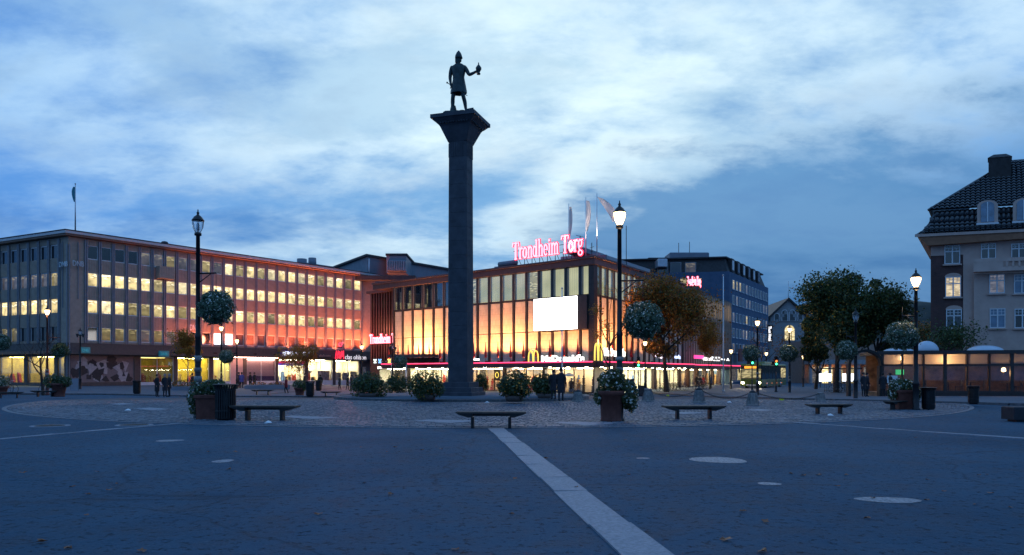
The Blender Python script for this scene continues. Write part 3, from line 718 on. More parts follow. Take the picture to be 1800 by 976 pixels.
    def outline(o): # plan polygon of the roof in world coordinates, o = overhang
        a = LB.w(Ln+0.35, -o); b_ = LB.w(Ln+0.35, 12); c_ = LB2.w(-3, 12); d_ = LB2.w(-3, -o)
        # corner: meeting of the two offset facade lines
        p, d = LB.w(0, -o).xy, LB.d; q, d2 = LB2.w(0, -o).xy, LB2.d
        den = d.x*d2.y-d.y*d2.x; t = ((q-p).x*d2.y-(q-p).y*d2.x)/den; k = p+d*t
        return [k, a.xy, b_.xy, c_.xy, d_.xy]
    Ri = (Matrix.Translation(e.location) @ Matrix.Rotation(LB.rz, 4, 'Z')).inverted()
    def rb(name, o, z0, z1, mat, par=e):
        return MB(Ri).prismz([tuple(p) for p in outline(o)], z0, z1).build(name, mat, par)
    roof = rb('roof', ov+0.04, 17.72, 17.84, M['roofdark'])
    rb('fascia', ov, 17.42, 17.719, M['fascia'], roof); rb('soffit', ov-0.12, 17.2, 17.419, M['soffit'], roof)
    MB(Mf).lathe([(0.45,0),(0.45,0.2),(0.35,0.38),(0.1,0.45)], (11.6,0.4,17.84), 12).build('roof_vent', M['roofdark'], e)
    rv = MB(Mf); rv.box(35.5, 41.5, 3.2, 6, 17.84, 18.7); rv.lathe([(0.75,0),(0.75,1.3)], (35.2,3.4,17.9), 14); rv.lathe([(0.65,0),(0.6,1.5)], (37.2,3.4,18.1), 14)
    rv.build('roof_fan', M['greyclad'], e)
    # boxed balcony
    s0, s1, z0, z1 = LB.rect(273, 300, 470, 491)
    bb = MB(Mf); bb.box(s0, s1, -1.0, -0.16, z0, z1)
    for q in range(9): bb.box(s0+(s1-s0)*(q+.12)/9, s0+(s1-s0)*(q+.88)/9, -1.03, -1.0, z0+0.05, z1-0.05)
    bb.build('boxed_balcony', M['brownwall'], e)
    # ground floor
    CAN0, CAN1 = 3.52, 4.95
    MB(Mf).box(0, Ln, -0.02, 0.4, CAN0, CAN1-0.01).build('fascia_band', M['browndark'], e)
    MB(Mf).box(-0.2, Ln+0.2, -1.3, -0.021, 3.62, 3.98).build('canopy', M['browndark'], e)
    MB(M2).box(-2, L2, -0.02, 0.4, CAN0, CAN1-0.01).build('fascia_band', M['browndark'], e)
    MB(M2).box(-2, L2+0.2, -1.1, -0.021, 3.66, 4.0).build('canopy', M['soffit'], e)
    g = -0.55
    # room behind: floor, ceiling, back wall, cross walls (the openings are real)
    def room(fr_M, x0, x1, wallmat, lamp, depth=4.0, n=1, zl=3.35):
        r = MB(fr_M); r.box(x0, x1, 0.34, depth, g-0.05, 0.06, 1); r.box(x0, x1, 0.34, depth, 3.5, 3.54, 0); r.box(x0, x1, depth, depth+0.1, 0.06, 3.5, 0)
        r.box(x0, x0+0.06, 0.34, depth, 0.06, 3.5, 0); r.box(x1-0.06, x1, 0.34, depth, 0.06, 3.5, 0)
        rm = r.build('shop_room', [wallmat, M['infloor']], e)
        if lamp:
            for q in range(n):
                a = x0+(x1-x0)*(q+0.15)/n; c = x0+(x1-x0)*(q+0.85)/n
                MB(fr_M).box(a, c, 1.0, 1.5, zl, zl+0.06).build('ceiling_lamp', lamp, rm)
                MB(fr_M).box(a, c, 2.6, 3.1, zl, zl+0.06).build('ceiling_lamp', lamp, rm)
        return rm
    def goods(rm, fr_M, x0, x1, n, seed, ymin=0.9, ymax=3.6, tall=1.7):
        q = random.Random(seed)
        for k in range(n):
            x = q.uniform(x0+0.2, x1-0.5); y = q.uniform(ymin, ymax); w = q.uniform(0.2, 0.7); h = q.uniform(0.6, tall)
            b = MB(fr_M); b.box(x, x+w, y, y+0.3, 0.06, 0.06+h*0.5)
            for t in range(3): b.box(x+w*t/3+0.02, x+w*(t+1)/3-0.02, y-0.02, y+0.25, 0.06+h*0.5, 0.06+h*q.uniform(0.7, 1.0))
            b.build('display_shelf', q.choice(M['goods']), rm)
    def front(fr_M, x0, x1, panes, z0=0.3, z1=3.45, glassm='glass', mat=None):
        f = MB(fr_M); f.box(x0, x1, 0.02, 0.30, g-0.4, z0); f.box(x0, x1, 0.05, 0.15, z1-0.06, z1+0.07)
        for q in range(panes+1):
            x = x0+(x1-x0)*q/panes; x = min(max(x, x0+0.04), x1-0.04); f.box(x-0.04, x+0.04, 0.06, 0.14, z0, z1-0.06)
        fo = f.build('shop_front', mat or M['wframe'], e)
        for q in range(panes):
            a, c = x0+(x1-x0)*q/panes+0.05, x0+(x1-x0)*(q+1)/panes-0.05
            MB(fr_M).box(a, c, 0.095, 0.105, z0, z1-0.06).build('shop_pane', M[glassm], fo)
        return fo
    S = LB.s_at
    piers = [(0.06, S(123)), (S(236), S(247)), (S(305.5), S(312)), (S(368), S(375)), (S(428), S(434)), (S(484.5), S(489)), (S(536), S(541.5)), (S(585), S(590)), (S(632), Ln)]
    for a, c in piers: MB(Mf).box(a, c, -0.01, 0.45, g-0.5, CAN0).build('pier', M['browndark'], e)
    # mural in the first bay
    a, c = S(123), S(236)
    MB(Mf).box(a, c, 0.06, 0.4, g-0.5, 0.35).build('plinth', M['browndark'], e)
    mu = MB(Mf); mu.box(a, c, 0.10, 0.40, 0.35, CAN0); mural = mu.build('mural_board', pm('mural_ground', (0.20,0.15,0.15), 0.6, var=0.1), e)
    q = random.Random(5); md = pm('mural_dark', (0.030,0.024,0.026), 0.6); ml = pm('mural_pale', (0.42,0.37,0.37), 0.6)
    for k in range(46):
        x = q.uniform(a+0.3, c-0.3); z = q.uniform(0.55, 3.3); n = q.randint(3, 5); pts = []
        r = q.uniform(0.18, 0.62); a0 = q.uniform(0, TAU)
        for t in range(n):
            an = a0+TAU*(t+q.uniform(-0.25, 0.25))/n; pts.append((min(max(x+r*math.cos(an)*1.1, a+0.05), c-0.05), min(max(z+r*math.sin(an)*1.3, 0.4), CAN0-0.05)))
        MB(Mf).prism(pts, 0.10-0.004-0.0012*k, 0.101).build('painted_shape', md if k % 5 < 3 else ml, mural)
    # shops along the front
    def shop(u0, u1, panes, lamp, n, seed, ng, zl=3.35, wallm='inwall', glassm='glass', fm=None):
        x0, x1 = S(u0), S(u1); rm = room(Mf, x0, x1, M[wallm] if isinstance(wallm, str) else wallm, lamp, n=n, zl=zl); goods(rm, Mf, x0, x1, ng, seed); front(Mf, x0, x1, panes, glassm=glassm, mat=fm); return rm
    ow = pm('ochre_inner_wall', (0.36,0.29,0.05), 0.8)
    dimy = em('dim_yellow_lamp', (1.0,0.75,0.2), 3.5)
    shop(247, 305.5, 2, dimy, 1, 1, 7, wallm=ow)
    shop(312, 368, 3, M['ceil_lamp_y'], 2, 2, 9, wallm=ow)
    shop(375, 406, 3, M['ceil_lamp_y'], 1, 3, 6)
    # pink lit panels
    pk = pm('pale_pink_panel', (0.62,0.40,0.37), 0.6, var=0.06)
    MB(Mf).box(S(406), S(428), 0.12, 0.4, g-0.5, CAN0).build('panel_wall', pk, e)
    pf = front(Mf, S(434), S(484.5), 2, z0=0.3); MB(Mf).box(S(434)+0.05, S(484.5)-0.05, 0.35, 0.42, 0.3, 3.4).build('window_backing', pk, pf)
    MB(Mf).box(S(434)+0.05, S(484.5)-0.05, 0.30, 0.349, 0.3, 1.0).build('window_band', pm('violet_band', (0.10,0.05,0.13), 0.6), pf)
    MB(Mf).box(S(434)+0.1, S(484.5)-0.1, 0.17, 0.30, 3.32, 3.38).build('display_lamp', M['ceil_lamp_pk'], pf)
    MB(Mf).box(S(407), S(484), -0.75, -0.55, 3.56, 3.615).build('canopy_lamp', M['ceil_lamp_pk'], e)
    shop(489, 536, 4, M['ceil_lamp'], 2, 5, 10); shop(541.5, 585, 2, M['ceil_lamp'], 1, 6, 5); shop(590, 632, 2, M['ceil_lamp'], 1, 7, 6)
    hb = MB(Mf); hb.box(S(489)+0.02, S(536)-0.02, -0.02, 0.02, 2.55, 2.85, 0); hb.box(S(489)+0.02, S(536)-0.02, -0.02, 0.02, 2.85, 3.15, 1)
    hd = hb.build('shop_header', [em('blue_header', (0.04,0.05,0.45), 0.8), em('crimson_header', (0.7,0.02,0.12), 0.8)], e)
    o = lettering('lettering', '~8', 0.5, em('cream_letters', (0.8,0.6,0.5), 0.5), hd, (0,0,0), fit=(2.6, 0.36), shear=0.3); o.matrix_local = Mf @ Matrix.Translation(((S(489)+S(536))/2, -0.06, 2.66))
    # lit posters and papers inside the two bright shops
    for k, (u0, u1, v0, v1) in enumerate(((563,584,652,676),(593,604,655,672),(606,618,655,676),(620,631,653,676),(545,553,652,656))):
        x0, x1, z0, z1 = LB.rect(u0, u1, v0, v1); MB(Mf).box(x0, x1, 0.6, 0.63, max(z0,0.1), z1).build('poster', M['goods'][4] if k % 2 else pm('paper_%d' % k, (0.5,0.42,0.36), 0.8, var=0.4, scale=3), e)
    x0, x1, z0, z1 = LB.rect(636, 643, 645, 657); MB(Mf).box(x0, x1, -0.06, -0.01, z0, z1).build('framed_poster', pm('poster_print', (0.5,0.4,0.3), 0.6, var=0.7, scale=4), e)
    # left wing shops
    S2 = LB2.s_at; segs = [(-45,-3), (-2,42), (48,95), (101,113)]
    for k, (a, c) in enumerate(segs):
        x0, x1 = max(0.2, S2(a)), S2(c); rm = room(M2, x0, x1, ow, M['ceil_lamp_y'], n=2 if c-a > 20 else 1); goods(rm, M2, x0, x1, 5 if c-a > 20 else 1, 30+k, tall=2.2); front(M2, x0, x1, 2 if c-a > 20 else 1, mat=M['browndark'])
    for a, c in ((-3,-2), (42,48), (95,101), (113,119.6)): MB(M2).box(S2(a), S2(c), -0.01, 0.45, g-0.5, CAN0).build('pier', M['browndark'], e)
    # signs fixed to the building
    def letters(fr, fM, body, u0, u1, v0, v1, mat, y, **kw):
        x0, x1, z0, z1 = fr.rect(u0, u1, v0, v1, y)
        o = lettering('lettering', body, 0.6, mat, e, (0,0,0), fit=(x1-x0, z1-z0), **kw); o.matrix_local = fM @ Matrix.Translation(((x0+x1)/2, y, z0)); return o
    gl = pm('grey_letters', (0.50,0.55,0.58), 0.4, 0.3, var=0.05)
    letters(LB2, M2, 'DNB', 104, 118.5, 460, 469, gl, -0.35); letters(LB, Mf, 'DNB', 128, 147.5, 459, 468, gl, -0.35)
    st = MB(M2); st.box(S2(111)-.03, S2(111)+.03, -0.3, -0.2, LB2.z_at(S2(111), 476), 16.4); st.M = Mf; st.box(S(136)-.03, S(136)+.03, -0.3, -0.2, LB.z_at(S(136), 476), 16.4); st.build('sign_bracket', M['fin'], e)
    for u0, u1, v0, v1 in ((142,158.5,610.5,621), (280,297,617,627)):
        x0, x1, z0, z1 = LB.rect(u0, u1, v0, v1, -1.5); MB(Mf).box(x0, x1, -1.55, -1.31, z0, z1).build('sign_box', M['teal_sign'], e)
        letters(LB, Mf, 'DNB', u0+3, u1-3, v0+3, v1-2.5, pm('teal_letters', (0.05,0.28,0.33), 0.4, emit=(0.05,0.4,0.5), es=0.3), -1.60)
    letters(LB, Mf, 'DN', 334, 344, 571, 581, M['white_paint'], -0.3)
    x0, x1, z0, z1 = LB.rect(494, 554, 615.5, 628.5, -1.5); MB(Mf).box(x0, x1, -1.5, -1.32, z0, z1).build('sign_box', pm('violet_sign', (0.03,0.02,0.08), 0.4, emit=(0.06,0.03,0.2), es=0.3), e)
    sw = em('sign_letters_cool', (0.85,0.88,1.0), 1.8)
    letters(LB, Mf, 'REMA', 497, 517, 618, 625, sw, -1.56, bold=0.02); letters(LB, Mf, '1000', 520, 537, 618, 626, sw, -1.56, bold=0.02); letters(LB, Mf, '7-23', 541.5, 551, 617.5, 623, sw, -1.56, bold=0.02)
    x0, x1, z0, z1 = LB.rect(558, 584, 622, 629, -1.5); MB(Mf).box(x0, x1, -1.5, -1.32, z0, z1).build('sign_box', M['browndark'], e)
    letters(LB, Mf, '~9', 561, 581, 623, 627.5, pm('dull_letters', (0.4,0.22,0.18), 0.5), -1.56)
    x0, x1, z0, z1 = LB.rect(604, 645, 618, 634, -1.5); MB(Mf).box(x0, x1, -1.5, -1.32, z0-0.1, z1-0.5).build('sign_box', M['browndark'], e)
    letters(LB, Mf, 'clas ohlson', 606.5, 643.5, 624, 632, em('cool_letters', (0.75,0.70,0.72), 0.9), -1.56)
    hm = em('red_script', (1.0,0.03,0.07), 1.5); x0, x1, z0, z1 = LB.rect(589.5, 604.5, 617, 631, -1.7); w, h = x1-x0, z1-z0; b = MB(Mf)
    for st_ in ([(0.02,0),(0.14,1)], [(0.24,0.02),(0.36,1.02)], [(0.04,0.5),(0.34,0.55)], [(0.58,0.72),(0.50,0.88),(0.44,0.7),(0.56,0.25),(0.46,0.1),(0.42,0.25),(0.6,0.45)], [(0.62,0),(0.74,1),(0.78,0.3),(0.96,1.02),(0.98,0.0)]):
        b.ribbon([(x0+p*w, z0+q_*h) for p, q_ in st_], 0.085, -1.75, -1.62)
    b.build('lettering', hm, e)
    nd = MB(Mf); x0, x1, z0, z1 = LB.rect(592, 601, 601, 611); cx, cz = (x0+x1)/2, (z0+z1)/2
    nd.tube([(cx+0.28*math.cos(t*TAU/14), -0.2, cz+0.28*math.sin(t*TAU/14)) for t in range(15)], 0.05, 6); nd.tube([(cx+0.2,-0.2,cz+0.2),(cx+0.65,-0.2,cz+0.35)], 0.05, 6); nd.build('neon_mark', M['neon'], e)
    # red-orange floodlights standing on the canopy towards the right end
    flm = MB().bbox(-0.18, 0.18, -0.14, 0.14, 0, 0.2, 0.02).mesh('floodlight', M['iron'])
    for u, pw in ((300,200), (335,300), (370,420), (405,540), (440,660), (475,760), (505,850), (535,950), (562,1050), (588,1150), (612,1300), (636,1400)):
        o = put('floodlight', flm, e); o.matrix_local = Mf @ Matrix.Translation((S(u), -1.15, 3.98))
        l = bpy.data.lights.new('floodlight_lamp', 'SPOT'); l.energy = pw*RED_W; l.spot_size = R(105); l.spot_blend = 1.0; l.color = (1.0,0.22,0.085); l.shadow_soft_size = 0.15
        lo = bpy.data.objects.new('floodlight_lamp', l); C.objects.link(lo); lo.parent = o; lo.location = (0,0,0.3); lo.rotation_euler = (R(180-3), 0, 0)
    return e
RED_W = 5.4
left_building()

# ---------------------------------------------------------------- shopping centre in the middle
GLY = {
 'T': (0.66, [([(0.33,0),(0.33,1)],0.11), ([(0.02,0.98),(0.64,0.98)],0.06), ([(0.03,0.98),(0.0,0.80)],0.05), ([(0.63,0.98),(0.66,0.80)],0.05), ([(0.20,0.02),(0.46,0.02)],0.045)]),
 'r': (0.40, [([(0.13,0),(0.13,0.66)],0.09), ([(0.02,0.64),(0.13,0.66)],0.04), ([(0.02,0.02),(0.26,0.02)],0.04), ([(0.14,0.48),(0.22,0.62),(0.32,0.66),(0.36,0.57)],0.06)]),
 'o': (0.46, 'o'), 'n': (0.54, [([(0.13,0),(0.13,0.66)],0.085), ([(0.02,0.64),(0.13,0.66)],0.04), ([(0.03,0.02),(0.23,0.02)],0.04), ([(0.14,0.50),(0.22,0.63),(0.32,0.66),(0.40,0.56),(0.41,0.0)],0.08), ([(0.31,0.02),(0.51,0.02)],0.04)]),
 'd': (0.52, 'd'), 'h': (0.54, [([(0.13,0),(0.13,1)],0.085), ([(0.02,0.97),(0.13,1)],0.04), ([(0.03,0.02),(0.23,0.02)],0.04), ([(0.14,0.50),(0.22,0.63),(0.32,0.66),(0.40,0.56),(0.41,0.0)],0.08), ([(0.31,0.02),(0.51,0.02)],0.04)]),
 'e': (0.44, 'e'), 'i': (0.25, [([(0.13,0),(0.13,0.66)],0.09), ([(0.03,0.64),(0.13,0.66)],0.04), ([(0.03,0.02),(0.23,0.02)],0.04), ([(0.09,0.86),(0.16,0.86)],0.12)]),
 'm': (0.80, [([(0.13,0),(0.13,0.66)],0.085), ([(0.02,0.64),(0.13,0.66)],0.04), ([(0.03,0.02),(0.22,0.02)],0.04), ([(0.14,0.50),(0.21,0.63),(0.30,0.66),(0.38,0.56),(0.39,0.0)],0.075), ([(0.30,0.02),(0.48,0.02)],0.04), ([(0.40,0.50),(0.47,0.63),(0.56,0.66),(0.64,0.56),(0.65,0.0)],0.075), ([(0.56,0.02),(0.75,0.02)],0.04)]),
 'g': (0.46, 'g'), ' ': (0.22, [])}
def ell(cx, cz, rx, rz, a0=0, a1=TAU, n=14): return [(cx+rx*math.cos(a0+(a1-a0)*i/n), cz+rz*math.sin(a0+(a1-a0)*i/n)) for i in range(n+1)]
def strokes(c):
    w, st = GLY[c]
    if st == 'o': st = [(ell(0.22,0.33,0.165,0.31), 0.075)]
    elif st == 'd': st = [(ell(0.20,0.33,0.15,0.31), 0.07), ([(0.38,0),(0.38,1)],0.085), ([(0.27,0.97),(0.38,1)],0.04), ([(0.38,0.02),(0.49,0.03)],0.04)]
    elif st == 'e': st = [(ell(0.21,0.33,0.155,0.31,0.0,TAU*0.87), 0.07), ([(0.06,0.35),(0.365,0.35)],0.045)]
    elif st == 'g': st = [(ell(0.20,0.44,0.14,0.20), 0.065), (ell(0.21,-0.10,0.17,0.14), 0.06), ([(0.10,0.26),(0.09,0.12),(0.22,0.04)],0.05), ([(0.32,0.58),(0.42,0.66)],0.05)]
    return w, st
def neon_sign(root, Mf, text, x0, width, z0, cap, y, core='neon_core', rim='neon_red'):
    tot = sum(strokes(c)[0] for c in text); k = width/tot; x = x0
    for c in text:
        w, st = strokes(c)
        if st:
            b = MB(Mf)
            for p, sw in st:
                pts = [(x+a*k, z0+q*cap) for a, q in p]; t = sw*cap
                b.ribbon(pts, t+0.075*cap, y+0.02, y+0.10, 1); b.ribbon(pts, t, y-0.06, y+0.02, 0)
            b.build('letter', [M[core], M[rim]], root)
        x += w*k
KX, KY = 7.9, 72.0
ML = Fr(-14.8, 91.8, KX, KY)              # face towards the square
MR = Fr(KX, KY, KX+0.523*26.4, KY+0.852*26.4)   # face along the street
MW = Fr(KX+0.523*26.6, KY+0.852*26.6, KX+0.523*49.0, KY+0.852*49.0)  # lower wing
def mall():
    e = empty('shopping_centre', (KX, KY, zg(KX, KY)), 0, 'shopping centre with glowing orange lit facade panels, glazed top storey and pink neon canopy', 'shopping centre')
    A, B = ML.M(e), MR.M(e); S = ML.s_at; LA, LBn = ML.len, MR.len
    RT, GT, GB, PT, JT, PB, CT, CB = 12.8, 11.95, 9.2, 8.98, 5.72, 2.62, 2.58, 2.02
    # body
    # roof slab
    Ri = Matrix.Translation(e.location).inverted(); rx_roof = -3.5
    def rb(name, o, z0, z1, mat):
        p, d = ML.w(0,-o).xy, ML.d; q, d2 = MR.w(0,-o).xy, MR.d
        den = d.x*d2.y-d.y*d2.x; t = ((q-p).x*d2.y-(q-p).y*d2.x)/den; k = p+d*t
        pl = [ML.w(rx_roof if o > 0 else 0.4,-o).xy, k, MR.w(LBn+0.2,-o).xy, MR.w(LBn+0.2,16).xy, ML.w(rx_roof if o > 0 else 0.4,14).xy]
        return MB(Ri).prismz([tuple(x) for x in pl], z0, z1).build(name, mat, e)
    rb('wall_core', -0.62, 2.3, 11.99, M['malldark'])
    rb('roof', 0.55, 12.62, 12.80, M['mallroof']); rb('roof_fascia', 0.35, 12.0, 12.619, M['mallroof'])
    # columns of bays on both faces
    us = [693,708.3,725.7,744.1,762.4,780.9,800.3,820,839.9,860.3,881.7,903.3,926,948.2,971.4,995.3,1020.5,1043.9]
    ea = [S(u) for u in us]
    eb = [LBn*i/16 for i in range(17)]
    pl_cache = {}
    def panel(x0, x1, z0, z1, Mf, y=0.0):
        w = round(x1-x0, 2); k = (w, round(z0,2), round(z1,2))
        if k not in pl_cache: pl_cache[k] = MB().bbox(-w/2, w/2, 0, 0.4, z0, z1, 0.012).mesh('facade_panel', M['mallpanel'])
        o = put('facade_panel', pl_cache[k], e); o.matrix_local = Mf @ Matrix.Translation(((x0+x1)/2, y, 0)); return o
    def bays(ed, Mf, dark_until=-1, skip=()):
        for i in range(len(ed)-1):
            x0, x1 = ed[i], ed[i+1]; w = x1-x0
            panel(x0+0.17, x1-0.17, JT+0.03, PT, Mf); panel(x0+0.17, x1-0.17, PB, JT-0.03, Mf)
            MB(Mf).box(x0+0.20, x1-0.20, -0.03, 0.0, GB+0.04, GT-0.03).build('upper_pane', M['glassup' if i > dark_until else 'glassdark'], e)
            fr = MB(Mf); fr.box(x0+0.121, x0+0.20, -0.08, 0.3, GB, GT); fr.box(x1-0.20, x1-0.121, -0.08, 0.3, GB, GT); fr.build('window_frame', M['wframe_mall'], e)
            if i > dark_until and i not in skip: MB(Mf).box(x0+0.22, x1-0.22, 0.22, 0.27, GB, GT).build('curtain', M['curtain'] if rw.random() < 0.8 else M['lit_c'], e)
        fin = MB().box(-0.12, 0.12, -0.12, 0.45, CT, GT).mesh('pilaster', M['malldark'])
        for x in ed: 
            o = put('pilaster', fin, e); o.matrix_local = Mf @ Matrix.Translation((x,0,0))
        MB(Mf).box(ed[0]-0.1, ed[-1]+0.05, -0.06, 0.5, PT+0.02, GB).build('sill_beam', M['malldark'], e)
        MB(Mf).box(ed[0]-0.1, ed[-1]+0.05, -0.06, 0.5, GT, GT+0.06).build('head_beam', M['malldark'], e)
    M['glassup'] = glass('upper_window_glass', (0.92,0.95,0.95), 0.10)
    M['wframe_mall'] = pm('grey_window_frame', (0.16,0.17,0.19), 0.5, var=0.1)
    bays(ea, A, dark_until=5); bays(eb, B)
    # dim offices behind the dark glazing left of the column
    for k, u in enumerate((700,716,722,742,755,759,775)):
        x = S(u); MB(A).box(x-0.35, x+0.35, 0.56, 0.59, 10.2-0.15*k % 0.6, 11.5).build('lit_room', M['lit_c' if k % 2 else 'lit_d'], e)
    # corner room with a red door and a plant
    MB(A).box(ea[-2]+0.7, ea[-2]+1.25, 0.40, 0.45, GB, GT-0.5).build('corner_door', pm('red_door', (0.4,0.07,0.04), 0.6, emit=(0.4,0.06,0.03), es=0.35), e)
    # back recess, dark slatted wall left of the panels
    rx0, rx1 = ML.s_at(651, 2.6), ea[0]
    MB(A).box(rx0-0.5, rx1+0.3, 3.0, 3.4, -1, 12.0).build('recessed_wall', M['malldark'], e)
    MB(A).box(rx1-0.05, rx1+0.12, 0.0, 3.0, 2.3, 12.0).build('return_wall', M['malldark'], e)
    sl = MB().box(-0.10, 0.10, 2.55, 2.99, 3.0, 12.0).mesh('slat', M['mallslat'])
    n = 15
    for i in range(n):
        o = put('slat', sl, e); o.matrix_local = A @ Matrix.Translation((rx0+(rx1-rx0)*(i+0.5)/n, 0, 0))
    for r, z in enumerate((10.5, 8.3, 6.1)):
        for i in range(n):
            if (i*7+r*3) % 4 == 0 or i in (4, 5): 
                x = rx0+(rx1-rx0)*(i+1)/n; MB(A).box(x-0.13, x+0.13, 2.95, 2.998, z-0.5, z+0.5).build('slit_window', M['lit_c'], e)
    MB(A).box(rx0-0.5, rx1+0.2, 2.3, 3.0, 12.0, 12.35).build('recess_cornice', M['mallroof'], e)
    # neon wording on the recessed wall
    x0, x1 = rx0+0.15, ML.s_at(694, 2.35)
    neon_sign(e, A, 'Trondheim T', x0, x1-x0, hz(604.5, 99), 1.2, 2.35)
    for i in range(6): MB(A).box(rx0+1.3+i*0.8, rx0+1.65+i*0.8, 2.75, 2.85, 2.9, 3.15).build('little_plate', M['steel'], e)
    # canopy with pink tube on both faces
    def canopy(Mf, x0, x1, out, xn0, xn1):
        c = MB(Mf).box(x0, x1, -out, 0.45, CB, CT).build('canopy', M['mallroof'], e)
        MB(Mf).tube([(xn0, -out-0.06, CT-0.05), (xn1, -out-0.06, CT-0.05)], 0.055, 8).build('neon_tube', M['neon'], c)
        k = int((x1-x0)/2.2)
        for i in range(k):
            x = x0+(x1-x0)*(i+0.5)/k; MB(Mf).lathe([(0.13,-0.03),(0.13,0.0)], (x, -out*0.5, CB-0.002), 10).build('downlight', M['ceil_lamp'], c)
    OUT = 1.6
    canopy(A, ML.s_at(670,-1.6), LA+0.9, OUT, ML.s_at(671,-1.6), LA+1.1); canopy(B, -0.9, LBn, OUT, -1.15, LBn)
    # dark flat entrance roof left, on steel posts
    x0, x1 = ML.s_at(681, -4.2)+1.2, S(790)
    ec = MB(A); ec.box(x0-1.2, x1, -4.2, -1.75, 3.25, 3.55); ec.build('entrance_roof', pm('dark_blue_roof', (0.03,0.035,0.05), 0.5), e)
    MB(A).box(x0-1.0, x1, -1.74, -1.6, 2.62, 3.2).build('entrance_beam', M['malldark'], e)
    for u in (689.5, 714): 
        x = ML.s_at(u, -3.9); MB(A).tube([(x,-3.9,-1.2),(x,-3.9,3.25)], 0.11, 10).build('post', M['steel'], e)
    # shop floor
    g = -1.4
    def shopfront(Mf, segs, lampm, depth=5.0):
        for k, (x0, x1, panes, lamp) in enumerate(segs):
            r = MB(Mf); r.box(x0, x1, 0.6, depth, g, -0.50, 1); r.box(x0, x1, 0.5, depth, 1.98, 2.01, 0); r.box(x0, x1, depth, depth+0.1, -0.5, 1.98, 0)
            r.box(x0, x0+0.05, 0.6, depth, -0.5, 1.98, 0); r.box(x1-0.05, x1, 0.6, depth, -0.5, 1.98, 0)
            rm = r.build('shop_room', [M['inwall'], M['infloor']], e)
            for q in range(max(1, panes//2)):
                a = x0+(x1-x0)*(q+0.2)/max(1, panes//2); c = x0+(x1-x0)*(q+0.8)/max(1, panes//2)
                MB(Mf).box(a, c, 1.0, 1.5, 1.88, 1.95).build('ceiling_lamp', lamp, rm); (MB(Mf).box(a, c, 3.4, 3.9, 1.88, 1.95).build('ceiling_lamp', lamp, rm) if depth > 4 else None)
            qq = random.Random(90+k+int(x0*3))
            for t in range(int((x1-x0)*1.5)):
                x = qq.uniform(x0+0.2, x1-0.6); y = qq.uniform(1.0, depth-0.5); w = qq.uniform(0.2, 0.6); h = qq.uniform(0.8, 1.9)
                b = MB(Mf); b.box(x, x+w, y, y+0.25, -0.5, -0.5+h*0.45); b.lathe([(0.05,0),(0.16,0.15),(0.13,0.5),(0.2,0.62),(0.06,0.72),(0.11,0.85),(0.05,0.95)], (x+w/2, y+0.12, -0.5+h*0.45), 8)
                b.build('display', qq.choice(M['goods']), rm)
            f = MB(Mf); f.box(x0, x1, 0.46, 0.58, g, -0.42); 
            for q in range(panes+1):
                x = min(max(x0+(x1-x0)*q/panes, x0+0.04), x1-0.04); f.box(x-0.04, x+0.04, 0.46, 0.56, -0.42, 2.0)
            fo = f.build('shop_front', M['malldark'], e)
            for q in range(panes): MB(Mf).box(x0+(x1-x0)*q/panes+0.05, x0+(x1-x0)*(q+1)/panes-0.05, 0.505, 0.515, -0.42, 1.99).build('shop_pane', M['glass'], fo)
    lw, ly = M['ceil_lamp'], M['ceil_lamp_w2']
    shopfront(A, [(S(950)+0.3, LA-0.25, 5, ly)], None, 2.2)
    shopfront(A, [(ea[0]-3.6, S(712), 2, M['ceil_lamp_hot']), (S(712)+0.3, S(800), 6, lw), (S(800)+0.3, S(880), 5, ly), (S(880)+0.3, S(950), 4, ly)], None)
    for u in (712,800,880,950): 
        x = S(u)+0.15; MB(A).box(x-0.13, x+0.13, 0.3, 0.9, g, 2.0).build('pier', M['mallroof'], e)
    shopfront(B, [(2.7, 6.0, 2, ly)], None, 2.2)
    shopfront(B, [(6.3, 17.2, 6, M['ceil_lamp_hot']), (18.2, LBn, 5, lw)], None)
    for x0, x1 in ((6.0,6.3), (17.2,18.2)): MB(B).box(x0, x1, 0.3, 0.9, g, 2.0).build('pier', M['mallroof'], e)
    # framed menu posters on the glass
    for k, (u0, u1, v0, v1) in enumerate(((864,875,650,669), (840,850,650,664), (934,945,651,658), (948,958,650,657))):
        x0, x1, z0, z1 = ML.rect(u0, u1, v0, v1); p = MB(A).box(x0, x1, 0.40, 0.45, z0, z1).build('menu_board', pm('menu_print_%d' % k, (0.05,0.03,0.02) if k == 0 else (0.45,0.40,0.3), 0.5, var=0.5, scale=3, emit=(0.5,0.42,0.3), es=0.0 if k < 2 else 0.7), e)
        if k == 0: MB(A).tube(ell3((x0+x1)/2, (z0+z1)/2, 0.22, 0.30, 0.38), 0.035, 6).build('ring_mark', M['sign_yellow'], p)
    # restaurant wording, arches
    def word(fr, Mf, body, u0, u1, v0, v1, mat, y, **kw):
        x0, x1, z0, z1 = fr.rect(u0, u1, v0, v1, y)
        o = lettering('lettering', body, 0.6, mat, e, (0,0,0), fit=(x1-x0, z1-z0), **kw); o.matrix_local = Mf @ Matrix.Translation(((x0+x1)/2, y, z0)); return o
    def arches(fr, Mf, u0, u1, v0, v1, y):
        x0, x1, z0, z1 = fr.rect(u0, u1, v0, v1, y); w, h = (x1-x0)/2, z1-z0; b = MB(Mf)
        for k in (0, 1):
            pts = []
            for t in range(13):
                a = PI*t/12; pts.append((x0+w*k+w*0.5-w*0.44*math.cos(a), y, z0+h*(math.sin(a)**0.55)))
            b.tube(pts, [0.055+0.02*abs(math.cos(PI*t/12)) for t in range(13)], 6)
        b.build('arches', M['sign_yellow'], e)
    word(ML, A, "McDonald's", 951.5, 1027, 624, 635.8, M['sign_white'], -OUT, bold=0.035); arches(ML, A, 928.5, 946.5, 617, 636, -OUT)
